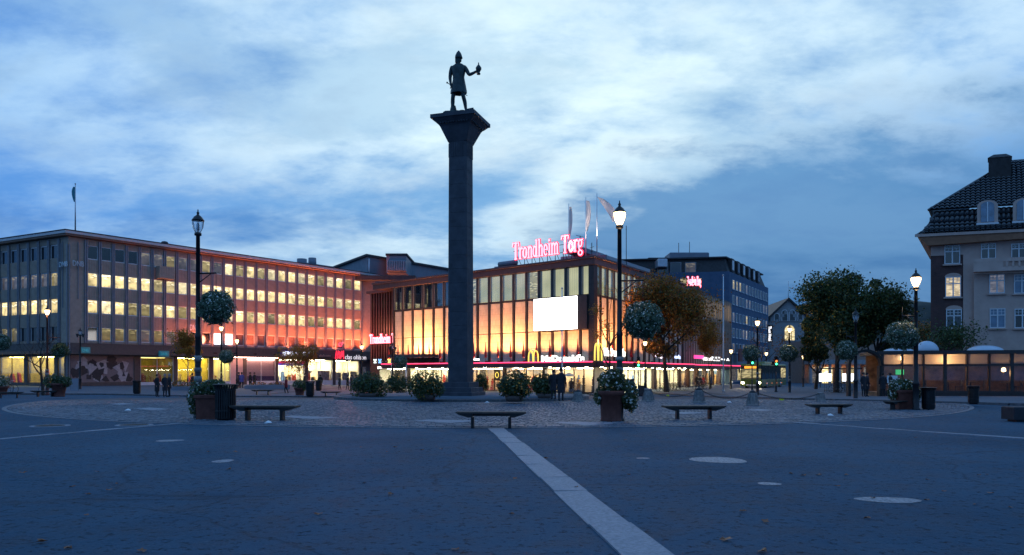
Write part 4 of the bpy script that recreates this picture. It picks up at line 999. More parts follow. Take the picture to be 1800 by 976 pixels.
    word(MR, B, "McDonald's", 1062, 1099, 612, 627, M['sign_white'], -OUT, bold=0.03); arches(MR, B, 1045, 1058, 604, 634, -OUT)
    word(ML, A, '~6', 832, 843, 629, 634, M['sign_white'], -OUT, bold=0.02)
    for k, (u, c) in enumerate(((678,(0.9,1.0,0.85)), (686.5,(0.2,0.5,1.0)), (703,(1.0,0.8,0.2)))):
        x = S(u); m = em('small_sign_%d' % k, c, 1.6); b = MB(A); z = 2.9
        b.ribbon([(x-0.2,z-0.2),(x+0.2,z+0.2)], 0.14, -1.7, -1.62); b.ribbon([(x-0.2,z+0.2),(x+0.2,z-0.2)], 0.14, -1.74, -1.66); b.build('small_sign', m, e)
    word(ML, A, '106', 664, 672, 644, 649, M['sign_white'], 2.2, bold=0.03)
    # signs on the street canopy
    for k, (u0, u1, v0, v1, t, c) in enumerate(((1152,1168,620,630,'~4',(1,0.85,0.95)), (1186,1196,624,631,'~5',(0.5,0.6,1.0)), (1200,1216,625,631,'',(1.0,0.06,0.3)), (1236,1248,628,634,'~6',(1,0.95,0.9)))):
        fr, Mf = (MR, B)
        x0, x1, z0, z1 = fr.rect(u0, u1, v0, v1)
        if t: word(fr, Mf, t, u0, u1, v0, v1, em('street_sign_%d' % k, c, 2.2), -OUT, bold=0.04)
        else: MB(Mf).box(x0, x1, -OUT, -OUT+0.15, z0, z1).build('sign_box', em('street_sign_%d' % k, c, 1.6), e)
    # bright screen and its dark surround
    x0, x1, z0, z1 = ML.rect(939, 1014.5, 523.5, 580, -0.5)
    MB(A).box(x0-0.05, x1+1.15, -0.5, -0.14, z0-0.05, z1+0.05).build('screen_case', M['malldark'], e)
    MB(A).box(x0, x1, -0.56, -0.501, z0, z1).build('screen', M['screen'], e)
    # red pennants standing on the canopy, with lamps between them
    pen = MB(); pen.lathe([(0.02,0.0),(0.02,0.5),(0.13,0.52),(0.16,0.7),(0.06,1.6),(0.015,2.2)], n=8)
    penm = pen.mesh('red_pennant', pm('red_cloth', (0.42,0.018,0.02), 0.7, var=0.1))
    fl = MB(); fl.box(-0.16, 0.16, -0.12, 0.12, 0, 0.16); flm = fl.mesh('floodlight', M['iron'])
    k = 0
    for i in range(len(ea)-1):
        x = (ea[i]+ea[i+1])/2
        o = put('red_pennant', penm, e); o.matrix_local = A @ Matrix.Translation((x-0.05, -1.5, CT))
    for i in range(3):
        o = put('red_pennant', penm, e); o.matrix_local = B @ Matrix.Translation((1.2+i*2.4, -1.5, CT))
    def flood(fr, Mf, x, p, col=(1.0,0.39,0.12)):
        o = put('floodlight', flm, e); o.matrix_local = Mf @ Matrix.Translation((x, -1.3, CT))
        l = bpy.data.lights.new('floodlight_lamp', 'SPOT'); l.energy = p; l.spot_size = R(100); l.spot_blend = 1.0; l.color = col; l.shadow_soft_size = 0.15
        lo = bpy.data.objects.new('floodlight_lamp', l); C.objects.link(lo); lo.parent = o; lo.location = (0, 0, 0.25); lo.rotation_euler = (R(180-15), 0, 0)
    for u, p in ((701,520), (717,620), (735,2600), (753,2900), (771,1300), (790,700), (810,600), (830,700), (850,760), (870,1000), (892,1600), (914,1500), (937,760), (960,640), (983,760), (1008,640), (1033,420)):
        flood(ML, A, S(u), p*FLOOD)
    for x, p in ((1.0,1500), (2.6,1300), (4.4,1000), (6.2,700), (8.0,480), (10.0,380), (12.5,300)): flood(MR, B, x, p*FLOOD)
    # roof plant: white box, low dark ducts, antennas
    MB(B).box(6.5, 21, 2.2, 7, 12.8, 14.2).build('roof_plant', pm('pale_grey_metal', (0.30,0.31,0.34), 0.6, var=0.08), e)
    MB(B).box(4.8, 10.0, 3.4, 5.5, 14.2, 14.7).build('roof_duct', M['greyclad'], e)
    dk = MB(A); dk.box(S(842), S(878), 2.5, 4.5, 12.8, 13.5); dk.tube([(S(850),2.6,13.7),(S(880),2.6,13.7)], 0.3, 8); dk.build('roof_duct', M['greyclad'], e)
    MB(A).box(S(885), S(1035), 3.0, 3.2, 12.8, 13.4).build('roof_parapet', M['greyclad'], e)
    def antenna(fr, Mf, x, y, z1, arms):
        b = MB(Mf); b.tube([(x,y,12.7),(x,y,z1)], 0.04, 6)
        for q, (dz, w) in enumerate(arms): b.tube([(x-w,y,z1-dz),(x+w,y,z1-dz+0.1)], 0.025, 5); 
        b.build('antenna', M['iron'], e)
    antenna(MR, B, 1.2, 2.0, 15.2, ((0.1,0.9),(0.9,0.7),(1.4,0.5),(1.9,0.4))); antenna(ML, A, LA-1.0, 1.2, 14.4, ((0.5,0.25),(0.9,0.2)))
    antenna(MR, B, 13.0, 2.0, 18.2, ((0.5,0.12),(1.5,0.1)))
    # big neon name on the roof edge
    rs = empty('neon_roof_sign', ML.w(S(899), 0.2, 12.8), ML.rz, 'large glowing pink serif lettering on a frame along the roof edge', 'sign')
    I = Matrix(); wd = S(1023)-S(899); zb = 0.75; cap = 1.75
    neon_sign(rs, I, 'Trondheim Torg', 0, wd, zb, cap, 0.0)
    fr = MB()
    for i in range(9):
        x = wd*(i+0.5)/9; fr.bar((x,0.15,0),(x,0.15,zb+0.5),0.05); fr.bar((x,1.0,0),(x,0.15,zb+0.4),0.04)
    fr.bar((0,0.15,zb+0.1),(wd,0.15,zb+0.1),0.05); fr.bar((0,0.15,zb+0.9),(wd,0.15,zb+0.9),0.05); fr.build('sign_frame', M['iron'], rs)
    # glow of the neon on its surroundings
    def pt(name, loc, p, col, r=0.4):
        l = bpy.data.lights.new(name, 'POINT'); l.energy = p; l.color = col; l.shadow_soft_size = r
        o = bpy.data.objects.new(name, l); C.objects.link(o); o.location = loc; return o
    pt('neon_sign_light', ML.w((x0+x1)/2*0+rx0+0.6, -0.8, ML.z_at(rx0, 585)), NEON_W, (1.0,0.26,0.14), 0.8)
    # roof flags
    flag = leafmat('white_flag_cloth', (0.72,0.66,0.64), (0.78,0.72,0.70), 0.5)
    for u, v0, lean, t in ((990.5,358,0.25,'white roof flag hanging limp, leftmost of the three'), (1020.5,347,0.40,'white roof flag hanging beside its pole, middle of the three'), (1040,340,1.15,'white roof flag blowing out to the right, rightmost of the three')):
        fx = S(u); Y = ML.Y(fx); f = empty('flag_pole', ML.w(fx, 0.9, 12.8), 0, t, 'flag')
        zt = hz(v0, Y+0.7)-12.8
        MB().tube([(0,0,-0.1),(0,0,zt)], [0.06,0.035], 8).build('pole', M['white_paint'], f)
        b = MB(); n = 9
        for i in range(n):
            t_ = i/(n-1)
            w = 0.10+lean*math.sin(PI*min(1, 0.2+0.8*t_))*0.9
            sx = lean*1.3*t_ if lean > 1 else 0.05
            z = zt-0.3-t_*(3.0 if lean < 1 else 2.3)
            for q in range(4): b.v.append((sx+w*q/3, 0.09*math.sin(q*2.0+i*0.8), z-0.25*q/3*lean))
        for i in range(n-1):
            for q in range(3): b.f.append((i*4+q,i*4+q+1,(i+1)*4+q+1,(i+1)*4+q)); b.m.append(0); b.s.append(True)
        b.build('cloth', flag, f)
        l = bpy.data.lights.new('flag_light', 'SPOT'); l.energy = 1000; l.spot_size = R(50); l.color = (1.0,0.80,0.66); l.shadow_soft_size = 0.1
        lo = bpy.data.objects.new('flag_light', l); C.objects.link(lo); lo.location = f.location + Vector((0.1,-1.6,0.3)); lo.rotation_euler = (R(180-18), 0, 0)
    return e
def ell3(cx, cz, rx, rz, y, n=16): return [(cx+rx*math.cos(TAU*i/n), y, cz+rz*math.sin(TAU*i/n)) for i in range(n+1)]
M['mallslat'] = pm('dark_red_slat', (0.05,0.022,0.024), 0.5, var=0.15)
M['ceil_lamp_w2'] = em('warm_ceiling_lamp', (1.0,0.62,0.28), 46.0)
M['ceil_lamp_hot'] = em('bright_ceiling_lamp', (1.0,0.84,0.52), 100.0)
FLOOD = 2.3; NEON_W = 2200
mall()

# ---------------------------------------------------------------- the other buildings
def lower_wing():
    e = empty('street_wing', (MW.O.x, MW.O.y, zg(MW.O.x, MW.O.y)), MW.rz, 'brown lower wing with vertical fins and a lit window row along the street', 'building')
    I = MW.M(e); Ln = MW.len; T = hz(507, MW.Y(1.0))
    MB(I).box(0.02, Ln, 0.4, 10, 2.4, T-0.2).build('wall_core', M['browndark'], e); MB(I).box(0, Ln, -0.05, 10, T-0.2, T).build('roof', M['mallroof'], e)
    z0, z1 = hz(543, 96), hz(524, 96); n = 22; fin = MB().box(-0.12, 0.12, -0.25, 0.42, 2.6, T-0.21).mesh('fin', M['brownwall'])
    for i in range(n+1):
        x = Ln*i/n; o = put('fin', fin, e); o.matrix_local = I @ Matrix.Translation((min(max(x, 0.13), Ln-0.13),0,0))
    w = Ln/n
    pa = MB().box(-w/2+0.13, w/2-0.13, 0.0, 0.41, z1+0.5, T-0.21).mesh('upper_panel', M['brownwall']); pb = MB().box(-w/2+0.13, w/2-0.13, 0.0, 0.41, 2.6, z0-0.4).mesh('lower_panel', M['brownwall'])
    pc = {k: MB().box(-w/2+0.13, w/2-0.13, 0.2, 0.24, z0-0.4, z1+0.5).mesh('window_pane', M[k]) for k in ('lit_a','lit_b','lit_c')}
    for i in range(n):
        x = Ln*(i+0.5)/n
        for nm, me in (('upper_panel', pa), ('lower_panel', pb), ('window_pane', pc['lit_c' if i < 8 and i % 2 else rw.choice(['lit_a','lit_b'])])):
            o = put(nm, me, e); o.matrix_local = I @ Matrix.Translation((x,0,0))
    c = MB(I).box(0, Ln, -1.6, 0.4, 2.02, 2.58).build('canopy', M['mallroof'], e)
    MB(I).tube([(0,-1.66,2.5),(Ln,-1.66,2.5)], 0.06, 8).build('neon_tube', M['neon'], c)
    r = MB(I); r.box(0.1, Ln, 0.6, 5, -1.5, -0.25, 1); r.box(0.1, Ln, 5, 5.1, -0.2, 2.0, 0); r.box(0.1, Ln, 0.5, 5, 1.98, 2.01, 0); rm = r.build('shop_room', [M['inwall'], M['infloor']], e)
    for q in range(6):
        a = Ln*(q+0.2)/6; MB(I).box(a, a+Ln*0.1, 1.2, 1.7, 1.85, 1.92).build('ceiling_lamp', M['ceil_lamp_w2' if q in (0,1,3) else 'ceil_lamp'], rm)
    for q in range(7):
        x = 0.2+(Ln-0.4)*q/6; MB(I).box(x-0.2, x+0.2, 0.3, 0.9, -1.5, 2.0).build('pier', M['mallroof'], e)
        if q < 6: MB(I).box(x+0.22, x+(Ln-0.4)/6-0.22, 0.5, 0.52, -0.3, 2.0).build('shop_pane', M['glass'], e)
    qq = random.Random(4)
    for t in range(26):
        x = qq.uniform(0.3, Ln-0.8); y = qq.uniform(0.9, 4); MB(I).bbox(x, x+qq.uniform(.3,.7), y, y+0.3, -0.2, qq.uniform(0.6,1.5), 0.03).build('display', qq.choice(M['goods']), rm)
    for k, (u0, u1, v0, v1, t, mt) in enumerate(((1236,1249,627.5,634,'~8',None), (1251,1265,627.5,634.5,'~6',1), (1266,1273,629,634,'~5',None), (1275.5,1281,629,635.5,'A',None))):
        x0, x1, z0, z1 = MW.rect(u0, u1, v0, v1, -1.7); m = em('wing_sign_%d' % k, (1,0.96,0.9), 2.0)
        if mt: MB(I).box(x0, x1, -1.75, -1.62, z0, z1).build('sign_box', m, e); m = pm('sign_ink', (0.1,0.1,0.12), 0.5)
        o = lettering('lettering', t, 0.6, m, e, (0,0,0), fit=((x1-x0)*0.9, (z1-z0)*0.7), bold=0.03); o.matrix_local = I @ Matrix.Translation(((x0+x1)/2, -1.80, z0+(z1-z0)*0.15))
    rs = empty('small_neon_sign', MW.w(-1.0, 4.0, T), MR.rz*0+R(-8), 'small glowing pink neon name on a low roof before the blue building', 'sign')
    u0, u1 = 1208, 1231; Y = rs.location.y; wd = (u1-u0)/F*Y
    neon_sign(rs, Matrix(), 'Trondheim Torg', 0, wd*1.02, hz(502, Y)-T, 1.15, 0.0); b = MB()
    for i in range(4): b.bar((wd*(i+.5)/4, 0.15, -0.1), (wd*(i+.5)/4, 0.15, hz(498, Y)-T), 0.06)
    b.build('sign_frame', M['iron'], rs); rs.location.x = (u0-900)/F*Y
lower_wing()
def blue_building():
    cx, cy = (1282-900)/F*113.5, 113.5; d = Vector((0.523,0.852)); fr = Fr(cx, cy, cx+d.x*30, cy+d.y*30)
    fl = Fr(cx-0.86*26, cy+0.51*26-9, cx, cy)
    e = empty('blue_building', (cx, cy, zg(cx, cy)), fr.rz, 'tall blue plastered office block with black mansard roof', 'building')
    A, B = fr.M(e), fl.M(e); T = hz(477, 113.5); Ri = e.matrix_world.inverted() if False else (Matrix.Translation(e.location) @ Matrix.Rotation(fr.rz, 4, 'Z')).inverted()
    Lr = fr.s_at(1350.5); pl = [fl.w(0,0).xy, fr.w(0,0).xy, fr.w(Lr,0).xy, fr.w(Lr,16).xy, fl.w(0,14).xy]
    MB(Ri).prismz([tuple(p) for p in pl], -1.5, T).build('wall', M['bluewall'], e)
    def poly(o): return [fl.w(0,o).xy, fr.w(o,o).xy+Vector((0,0)), fr.w(Lr-o*2.0,o).xy, fr.w(Lr-o*2,14).xy, fl.w(0,14).xy]
    b = MB(Ri); p0, p1 = poly(0.35), poly(1.0); k = len(p0); zt = hz(450.5, 113.5)
    b.add([(p.x,p.y,T) for p in p0]+[(p.x,p.y,zt-0.1) for p in p1], [tuple(range(k,2*k))]+[(i,(i+1)%k,k+(i+1)%k,k+i) for i in range(k)]); b.build('mansard_roof', M['blackroof'], e)
    MB(Ri).prismz([tuple(p) for p in poly(0.6)], zt-0.1, zt+0.12).build('roof_cap', M['roofdark'], e)
    # windows on the street side: five rows
    W = WinKit(1.15, 1.5, M['wframe'], 0.09); n = 12
    for r, v in enumerate((501, 527.5, 558, 585.5, 612)):
        x0 = fr.s_at(1286); x1 = fr.s_at(1349)
        for i in range(n):
            x = x0+(x1-x0)*(i+0.5)/n; z = fr.z_at(fr.s_at(1290), v)
            W.place(e, A, x, z, 'lit_c' if (r == 0 and i < 3) or (r == 2 and i == 4) else rw.choice(['pane','pane','lit_d']), y=-0.06)
    for i in range(6):
        x = 1.5+(Lr-6)*(i+0.4)/6; b = MB(A); b.box(x-0.75, x+0.75, 0.2, 1.6, T+0.25, T+2.3); b.build('dormer', M['blackroof'], e); MB(A).box(x-0.5, x+0.5, 0.13, 0.21, T+0.5, T+2.0).build('dormer_window', M['wframe'] if i % 2 == 0 else M['greyclad'], e)
    WB = WinKit(1.7, 2.0, M['wframe_mall'], 0.12)
    for u in (1165, 1188, 1214): 
        x = fl.s_at(u); WB.place(e, B, x, fl.z_at(x, 472), 'lit_d' if u == 1214 else 'pane', y=0.3)
    for u in (1203, 1226): 
        x = fl.s_at(u); MB(B).box(x-0.6, x+0.6, -0.05, 0.0, fl.z_at(x, 503), fl.z_at(x, 490)).build('lit_window', M['lit_c'], e)
    b = MB(Ri); 
    def rp(u, Y, w, d, z0, z1, nm, mt): X = (u-900)/F*Y; MB(Ri).bbox(X-w/2, X+w/2, Y, Y+d, z0, z1, 0.1).build(nm, M[mt], e)
    rp(1212, 116, 6.2, 4, zt, zt+1.0, 'roof_plant', 'greyclad'); rp(1178, 117, 7, 4, zt-0.1, zt+0.35, 'roof_plant', 'roofdark'); rp(1196, 116.5, 1.2, 2, zt, zt+0.7, 'roof_vent', 'greyclad')
    rp(1165, 114, 1.5, 3, zt-1.5, zt-0.3, 'roof_plant', 'steel')
    for u, v in ((1193,427), (1212,425)):
        X = (u-900)/F*117; MB(Ri).tube([(X,117,zt),(X,117,hz(v,117))], 0.05, 5).build('antenna', M['iron'], e)
    # street level: grey plaster storey and lit shop
    MB(A).box(-0.02, Lr, -0.1, 0.0, 0, 4.2).build('base_storey', M['greyclad'], e)
    for i in range(6): MB(A).box(1+i*3.4, 3.6+i*3.4, -0.14, -0.1, 0.3, 2.6).build('shop_window', M['lit_c' if i % 2 else 'lit_d'], e)
    sg = MB(A); sg.box(2.0, 4.0, -1.0, -0.8, 3.2, 5.2); sg.build('shield_sign', pm('dark_red_shield', (0.12,0.02,0.02), 0.5), e)
blue_building()
def church():
    Y = 150.0; X = (1386-900)/F*Y; px = Y/F
    e = empty('gabled_chapel', (X, Y, zg(X, Y)), R(-6), 'grey stepped-gable chapel with arched windows at the end of the street', 'church')
    w = 31*px; eave = hz(555, Y); ap = hz(524.5, Y)
    MB().prism([(-w,-1.5),(w,-1.5),(w,eave),(0,ap),(-w,eave)], 0, 18).build('wall', M['church'], e)
    rf = MB()
    for s in (-1, 1): rf.bar((s*(w+0.4), 9, eave-0.35), (0, 9, ap+0.10), 18.8, 0.35, up=(0,1,0))
    rf = MB(); 
    for s in (-1, 1): rf.prism([(s*(w+0.6), eave-0.55),(0, ap+0.02),(0, ap+0.5),(s*(w+0.8), eave-0.15)], -0.5, 18.4)
    rf.build('roof', M['blackroof'], e)
    # stepped corbel relief under the gable, row of arched windows, tall lit window
    st = MB()
    for i in range(-5, 6):
        x = i*w/6.2; z = ap-1.4-abs(i)*(ap-eave)/6.2; st.bbox(x-0.28, x+0.28, -0.16, 0.0, z-0.9, z-0.25, 0.04)
    st.build('corbel_frieze', M['church'], e)
    def arch(x, z0, z1, hw, n=8): return [(x-hw,z0),(x+hw,z0)]+[(x+hw*math.cos(PI*i/n), z1+hw*math.sin(PI*i/n)) for i in range(n+1)]
    for x, hw, h in ((-2.3,0.42,1.0), (-0.75,0.5,1.6), (0.75,0.5,1.6), (2.3,0.42,1.0)):
        f = MB().prism(arch(x, hz(560.5, Y)-0.1, hz(560.5, Y)+h, hw+0.16), -0.08, 0.0).build('window_surround', M['wframe'], e); MB().prism(arch(x, hz(560.5, Y), hz(560.5, Y)+h, hw), -0.13, -0.081).build('pane', M['pane'], f)
    MB().box(-3.4, 3.4, -0.2, 0.0, hz(562, Y), hz(560.8, Y)).build('string_course', M['church'], e)
    x = (1380-1386)*px*0+0.2
    f = MB().prism(arch(x, hz(596, Y), hz(577, Y), 1.25), -0.10, 0.0).build('tall_window', M['church'], e); MB().prism(arch(x, hz(595, Y), hz(577, Y), 0.95), -0.16, -0.101).build('lit_pane', M['lit_a'], f)
    b = MB()
    for q in (-0.32, 0.32): b.box(x+q-0.06, x+q+0.06, -0.2, -0.161, hz(595, Y), hz(574, Y))
    b.build('mullion', M['iron'], f)
    MB().tube([(1.0,4,ap),(1.0,4,hz(487, Y))], 0.06, 5).build('mast', M['steel'], e)
    lw = MB(); lw.prism([(-w-8,-1.5),(-w,-1.5),(-w,eave),(-w-5,eave+0.3),(-w-8,eave)], 3, 16); lw.build('side_wing', M['church'], e)
    hs = empty('hotel_sign', (X-5.6, Y-22, 0), R(-20), 'tall narrow black sign with vertical white wording on the blue block', 'sign')
    hs.location = ((1353.5-900)/F*128, 128, zg(30,128)); zz0, zz1 = hz(598, 128), hz(567, 128)
    MB().bbox(-0.42, 0.42, -0.12, 0.12, zz0, zz1, 0.02).build('sign_case', M['iron'], hs); MB().bar((0,0,zz1-0.4), (-3.0,1.6,zz1-0.4), 0.08).build('bracket', M['iron'], hs)
    t = lettering('lettering', 'Thon Hotel', 0.5, em('hotel_letters', (1,0.98,0.95), 1.6), hs, (0,0,0), fit=(zz1-zz0-0.5, 0.5), bold=0.02)
    t.matrix_local = Matrix.Translation((0.0,-0.16,(zz0+zz1)/2)) @ Matrix.Rotation(R(90), 4, 'Y') @ Matrix.Translation((0,0,-0.25))
church()
def grey_block():
    e = empty('rooftop_hall', (-20, 124, 0), 0, 'blue grey clad windowless hall rising behind the brown office block', 'building')
    Y0 = 122.0
    def X(u, Y): return (u-900)/F*Y
    a = Vector((X(583,138)+20, 138-124)); b_ = Vector((X(646,122)+20, 122-124)); c = Vector((X(800,140)+20, 140-124)); d = Vector((X(760,160)+20, 160-124))
    T = hz(451, 122)
    MB().prismz([tuple(a), tuple(b_), tuple(c), tuple(d)], zg(-20,124)-1, T).build('wall', M['greyclad'], e)
    def ofs(p): m = (a+b_+c+d)/4; return p+(p-m).normalized()*0.6
    MB().prismz([tuple(ofs(p)) for p in (a,b_,c,d)], T, T+0.35).build('roof', M['roofdark'], e)
    def boxu(nm, u0, u1, v0, v1, Y, dep, mt): return MB().bbox(X(u0,Y)+20, X(u1,Y)+20, Y-124, Y-124+dep, hz(v1,Y), hz(v0,Y), 0.05).build(nm, M[mt], e)
    boxu('roof_house', 679, 714, 449, 480, 123.5, 8, 'greyclad'); boxu('roof_house_cap', 677.5, 716, 445.5, 449, 123.3, 9, 'roofdark')
    boxu('ribbed_box', 681, 713, 458, 476, 122.4, 1.5, 'greyclad')
    for k in range(8): boxu('rib', 681+k*4, 681.6+k*4, 458.5, 475, 122.2, 0.25, 'steel')
    MB().tube([(X(649,121.5)+20,-2.6,hz(455,121.5)),(X(649,121.5)+20,-2.6,hz(490,121.5))], 0.12, 6).build('drain_pipe', M['steel'], e)
    boxu('ledge', 600, 730, 484, 492, 119.6, 2, 'roofdark')
grey_block()
def right_building():
    K = Vector(((1636-900)/F*60, 60.0)); d = Vector((0.954,-0.30)).normalized(); fr = Fr(K.x, K.y, K.x+d.x*19, K.y+d.y*19)
    e = empty('town_house', (K.x, K.y, zg(K.x, K.y)), fr.rz, 'brick and beige plaster town house with black tiled mansard roof', 'building')
    A = fr.M(e) @ Matrix(((1,0.28,0,0),(0,1,0,0),(0,0,1,0),(0,0,0,1))); T = hz(421, 60); px = 60/F; S = fr.s_at; L = 19
    xb = S(1693); xc = S(1712)
    MB(A).box(0, xb, 0, 14, -1.5, T-1.35).build('brick_wall', M['brick'], e); MB(A).box(0.005, xb, -0.04, 14, T-1.349, T).build('upper_wall', M['plaster'], e)
    MB(A).box(xb+0.001, L, -0.05, 14, -1.5, T).build('plaster_wall', M['plaster'], e)
    MB(A).box(xc, L, -0.35, -0.051, -1.5, hz(480, 58)).build('bay_wall', M['plaster'], e)
    # cornice, eaves
    MB(A).box(-0.06, L, -0.14, 0, T-0.55, T-0.42).build('string_course', M['plaster'], e)
    ev = MB(A); ev.prism([(-1.0,T+0.32),(L,T+0.32),(L,T),(-0.05,T-0.6),(-0.2,T-0.55)], -0.75, 14); ev.build('eaves', M['eave'], e)
    MB(A).box(-1.08, L, -0.85, -0.751, T+0.12, T+0.34).build('gutter', M['plaster'], e)
    # windows: frame with cross bars, panes, sill
    def cwin(x, z0, z1, w, key, archtop=False, y=-0.06):
        h = z1-z0; f = 0.07; b = MB(A)
        b.box(x-w/2, x-w/2+f, y-0.06, y, z0, z1); b.box(x+w/2-f, x+w/2, y-0.06, y, z0, z1); b.box(x-w/2+f, x+w/2-f, y-0.06, y, z0, z0+f); b.box(x-w/2+f, x+w/2-f, y-0.06, y, z1-f, z1)
        b.box(x-0.05, x+0.05, y-0.07, y, z0+f, z1-f); zb = z0+h*0.66; b.box(x-w/2+f, x-0.05, y-0.065, y, zb-0.04, zb+0.04); b.box(x+0.05, x+w/2-f, y-0.065, y, zb-0.04, zb+0.04)
        for s in (-1, 1): b.box(x+s*w/4-0.015, x+s*w/4+0.015, y-0.03, y, zb+0.04, z1-f); b.box(x+s*w/4-w/5, x+s*w/4+w/5, y-0.028, y, (zb+z1)/2-0.015, (zb+z1)/2+0.015)
        wo = b.build('window', M['wframe'], e); MB(A).box(x-w/2+f, x+w/2-f, y-0.02, y-0.01, z0+f, z1-f).build('pane', M[key], wo)
        MB(A).box(x-w/2-0.12, x+w/2+0.12, y-0.18, y-0.001, z0-0.12, z0-0.005).build('sill', M['plaster'], wo)
        if archtop:
            n = 8; MB(A).prism([(x-w/2-0.05,z1)]+[(x-(w/2+0.05)*math.cos(PI*i/n), z1+0.32*math.sin(PI*i/n)) for i in range(n+1)]+[(x+w/2+0.05,z1)], y-0.02, y+0.05).build('arch_panel', M['plaster'], wo)
    def zz(v, u): x = S(u); return fr.z_at(x, v)
    M['cream_curtain'] = window_lit('cream_curtain_window', (0.72,0.58,0.36), (0.85,0.7,0.45), 0.95); M['grey_curtain'] = window_lit('grey_curtain_window', (0.16,0.17,0.22), (0.2,0.2,0.24), 0.8)
    cwin(S(1674), zz(464.5,1674), zz(431.5,1674), 1.12, 'pane', y=-0.05); cwin(S(1675.5), zz(522.5,1675), zz(487,1675), 1.12, 'cream_curtain', True, y=-0.01); cwin(S(1677), zz(577.5,1677), zz(544,1677), 1.12, 'pane', True, y=-0.01)
    for u, ks in ((1737.5, ('pane','grey_curtain','lit_blue')), (1791, ('pane','lit_blue','pane'))):
        cwin(S(u), zz(455.5,u), zz(428.5,u), 1.05, ks[0], y=-0.06); cwin(S(u+15*0+ (15 if u < 1760 else 5)), zz(517,u), zz(483.5,u), 1.08, ks[1], y=-0.36); cwin(S(u+(16 if u < 1760 else 6)), zz(577.5,u), zz(543.5,u), 1.08, ks[2], y=-0.36)
    for x in (S(1791)+3.2, S(1791)+6.0):
        for v0, v1, k in ((455.5,428.5,'pane'), (517,483.5,'lit_c'), (577.5,543.5,'pane')): cwin(x, zz(v0,1790), zz(v1,1790), 1.05, k, y=-0.36 if v0 > 460 else -0.06)
    # balcony
    b0, b1 = hz(479.5, 58.4), hz(457, 58.4); bal = MB(A).box(xc, L, -1.35, -0.36, b0, b0+0.25).build('balcony', M['plaster'], e)
    rl = MB(A); rl.box(xc, L, -1.35, -1.2, b1-0.28, b1); rl.box(xc, xc+2.0, -1.34, -1.21, b0+0.25, b1-0.28); rl.build('parapet', M['plaster'], bal)
    x = xc+2.2
    while x < L: MB(A).box(x, x+0.13, -1.33, -1.22, b0+0.25, b1-0.28).build('baluster', M['plaster'], bal); x += 0.42
    MB(A).box(xc+2.0, L, -1.33, -1.22, b0+0.25, b0+0.32).build('balcony_kerb', M['plaster'], bal)
    # tiled mansard: lower flared slope and upper slope, tiles as relief
    z_e, z_m, z_r = T+0.34, hz(376.5, 61), hz(303, 66)
    prof = [(-0.85, z_e), (-0.42, z_e+0.35), (-0.12, z_e+0.95), (0.12, z_m)]
    core = MB(A); core.prism([(-0.5,z_e),(L,z_e),(L,z_m-0.05),(0.6,z_m-0.05),(0.1,z_m-0.4)], 0.8, 12); 
    def tiles(y_z, xl, rows, tw=0.36):
        b = MB(A)
        def pos(t):
            k = t*(len(y_z)-1); i = min(int(k), len(y_z)-2); f = k-i
            return y_z[i][0]*(1-f)+y_z[i+1][0]*f, y_z[i][1]*(1-f)+y_z[i+1][1]*f
        for r in range(rows):
            (ya, za), (yb, zb) = pos(r/rows), pos((r+1)/rows); x0 = xl(r/rows)
            nt_ = int((L-x0)/tw); dy, dz = yb-ya, zb-za; Ln_ = math.hypot(dy, dz); ny, nz_ = -dz/Ln_, dy/Ln_
            for i in range(nt_):
                xs = [L-(nt_-i)*tw+tw*q/4 for q in range(5)]; hs = [0.0, 0.075, 0.12, 0.075, 0.0]; o = len(b.v)
                for (yy, zz_, lift) in ((ya, za, 0.10), (yb, zb, 0.0)):
                    for x, h in zip(xs, hs): b.v.append(tuple(A @ Vector((x, yy+ny*(h+lift), zz_+nz_*(h+lift)))))
                for q in range(4): b.f.append((o+q, o+q+1, o+6+q, o+5+q)); b.m.append(0); b.s.append(True)
                b.f.append((o, o+4, o+3, o+2, o+1)); b.m.append(0); b.s.append(False)
        return b
    roof = core.build('roof_core', M['tile'], e)
    low = MB(A); k = len(prof)
    low.add([(-1.0+0.9*t*0+(0.0 if i == 0 else 0.42*i), y, z) for i, (y, z) in enumerate(prof) for t in (0,)]+[(L, y, z) for y, z in prof], [(i, k+i, k+i+1, i+1) for i in range(k-1)])
    low.add([(-1.0+(0.0 if i == 0 else 0.42*i), yy, z) for i, (y, z) in enumerate(prof) for yy in (y, 13)], [(2*i+1, 2*i, 2*i+2, 2*i+3) for i in range(k-1)])
    low.build('lower_roof', M['tile'], e)
    stuff(tiles(prof, lambda t: -0.85+1.15*t, 6).build('lower_tiles', M['tile'], e))
    up = [(-0.25, z_m+0.05), (5.0, z_r)]
    u_b = MB(A); u_b.add([(-0.15,-0.25,z_m+0.03),(L,-0.25,z_m+0.03),(L,5.0,z_r-0.02),(5.6,5.0,z_r-0.02),(5.6,9,z_r-0.02),(L,9,z_r-0.02),(-0.15,13,z_m+0.03)], [(0,1,2,3),(0,3,4,6),(3,2,5,4)])
    u_b.build('upper_roof', M['tile'], e); stuff(tiles(up, lambda t: -0.1+5.75*t, 17).build('upper_tiles', M['tile'], e))
    # hip ridge, chimney, side pot, dormers
    MB(A).tube([(-0.15,-0.28,z_m+0.06),(5.6,4.95,z_r+0.03)], 0.11, 6).build('hip_ridge', M['tile'], e); MB(A).tube([(5.6,5.0,z_r+0.02),(L,5.0,z_r+0.02)], 0.11, 6).build('ridge', M['tile'], e)
    cxm = S(1758); ch = MB(A); ch.box(cxm-0.82, cxm+0.82, 2.9, 4.4, z_r-1.9, hz(291, 63.5)); chm = ch.build('chimney', M['brickdark'], e)
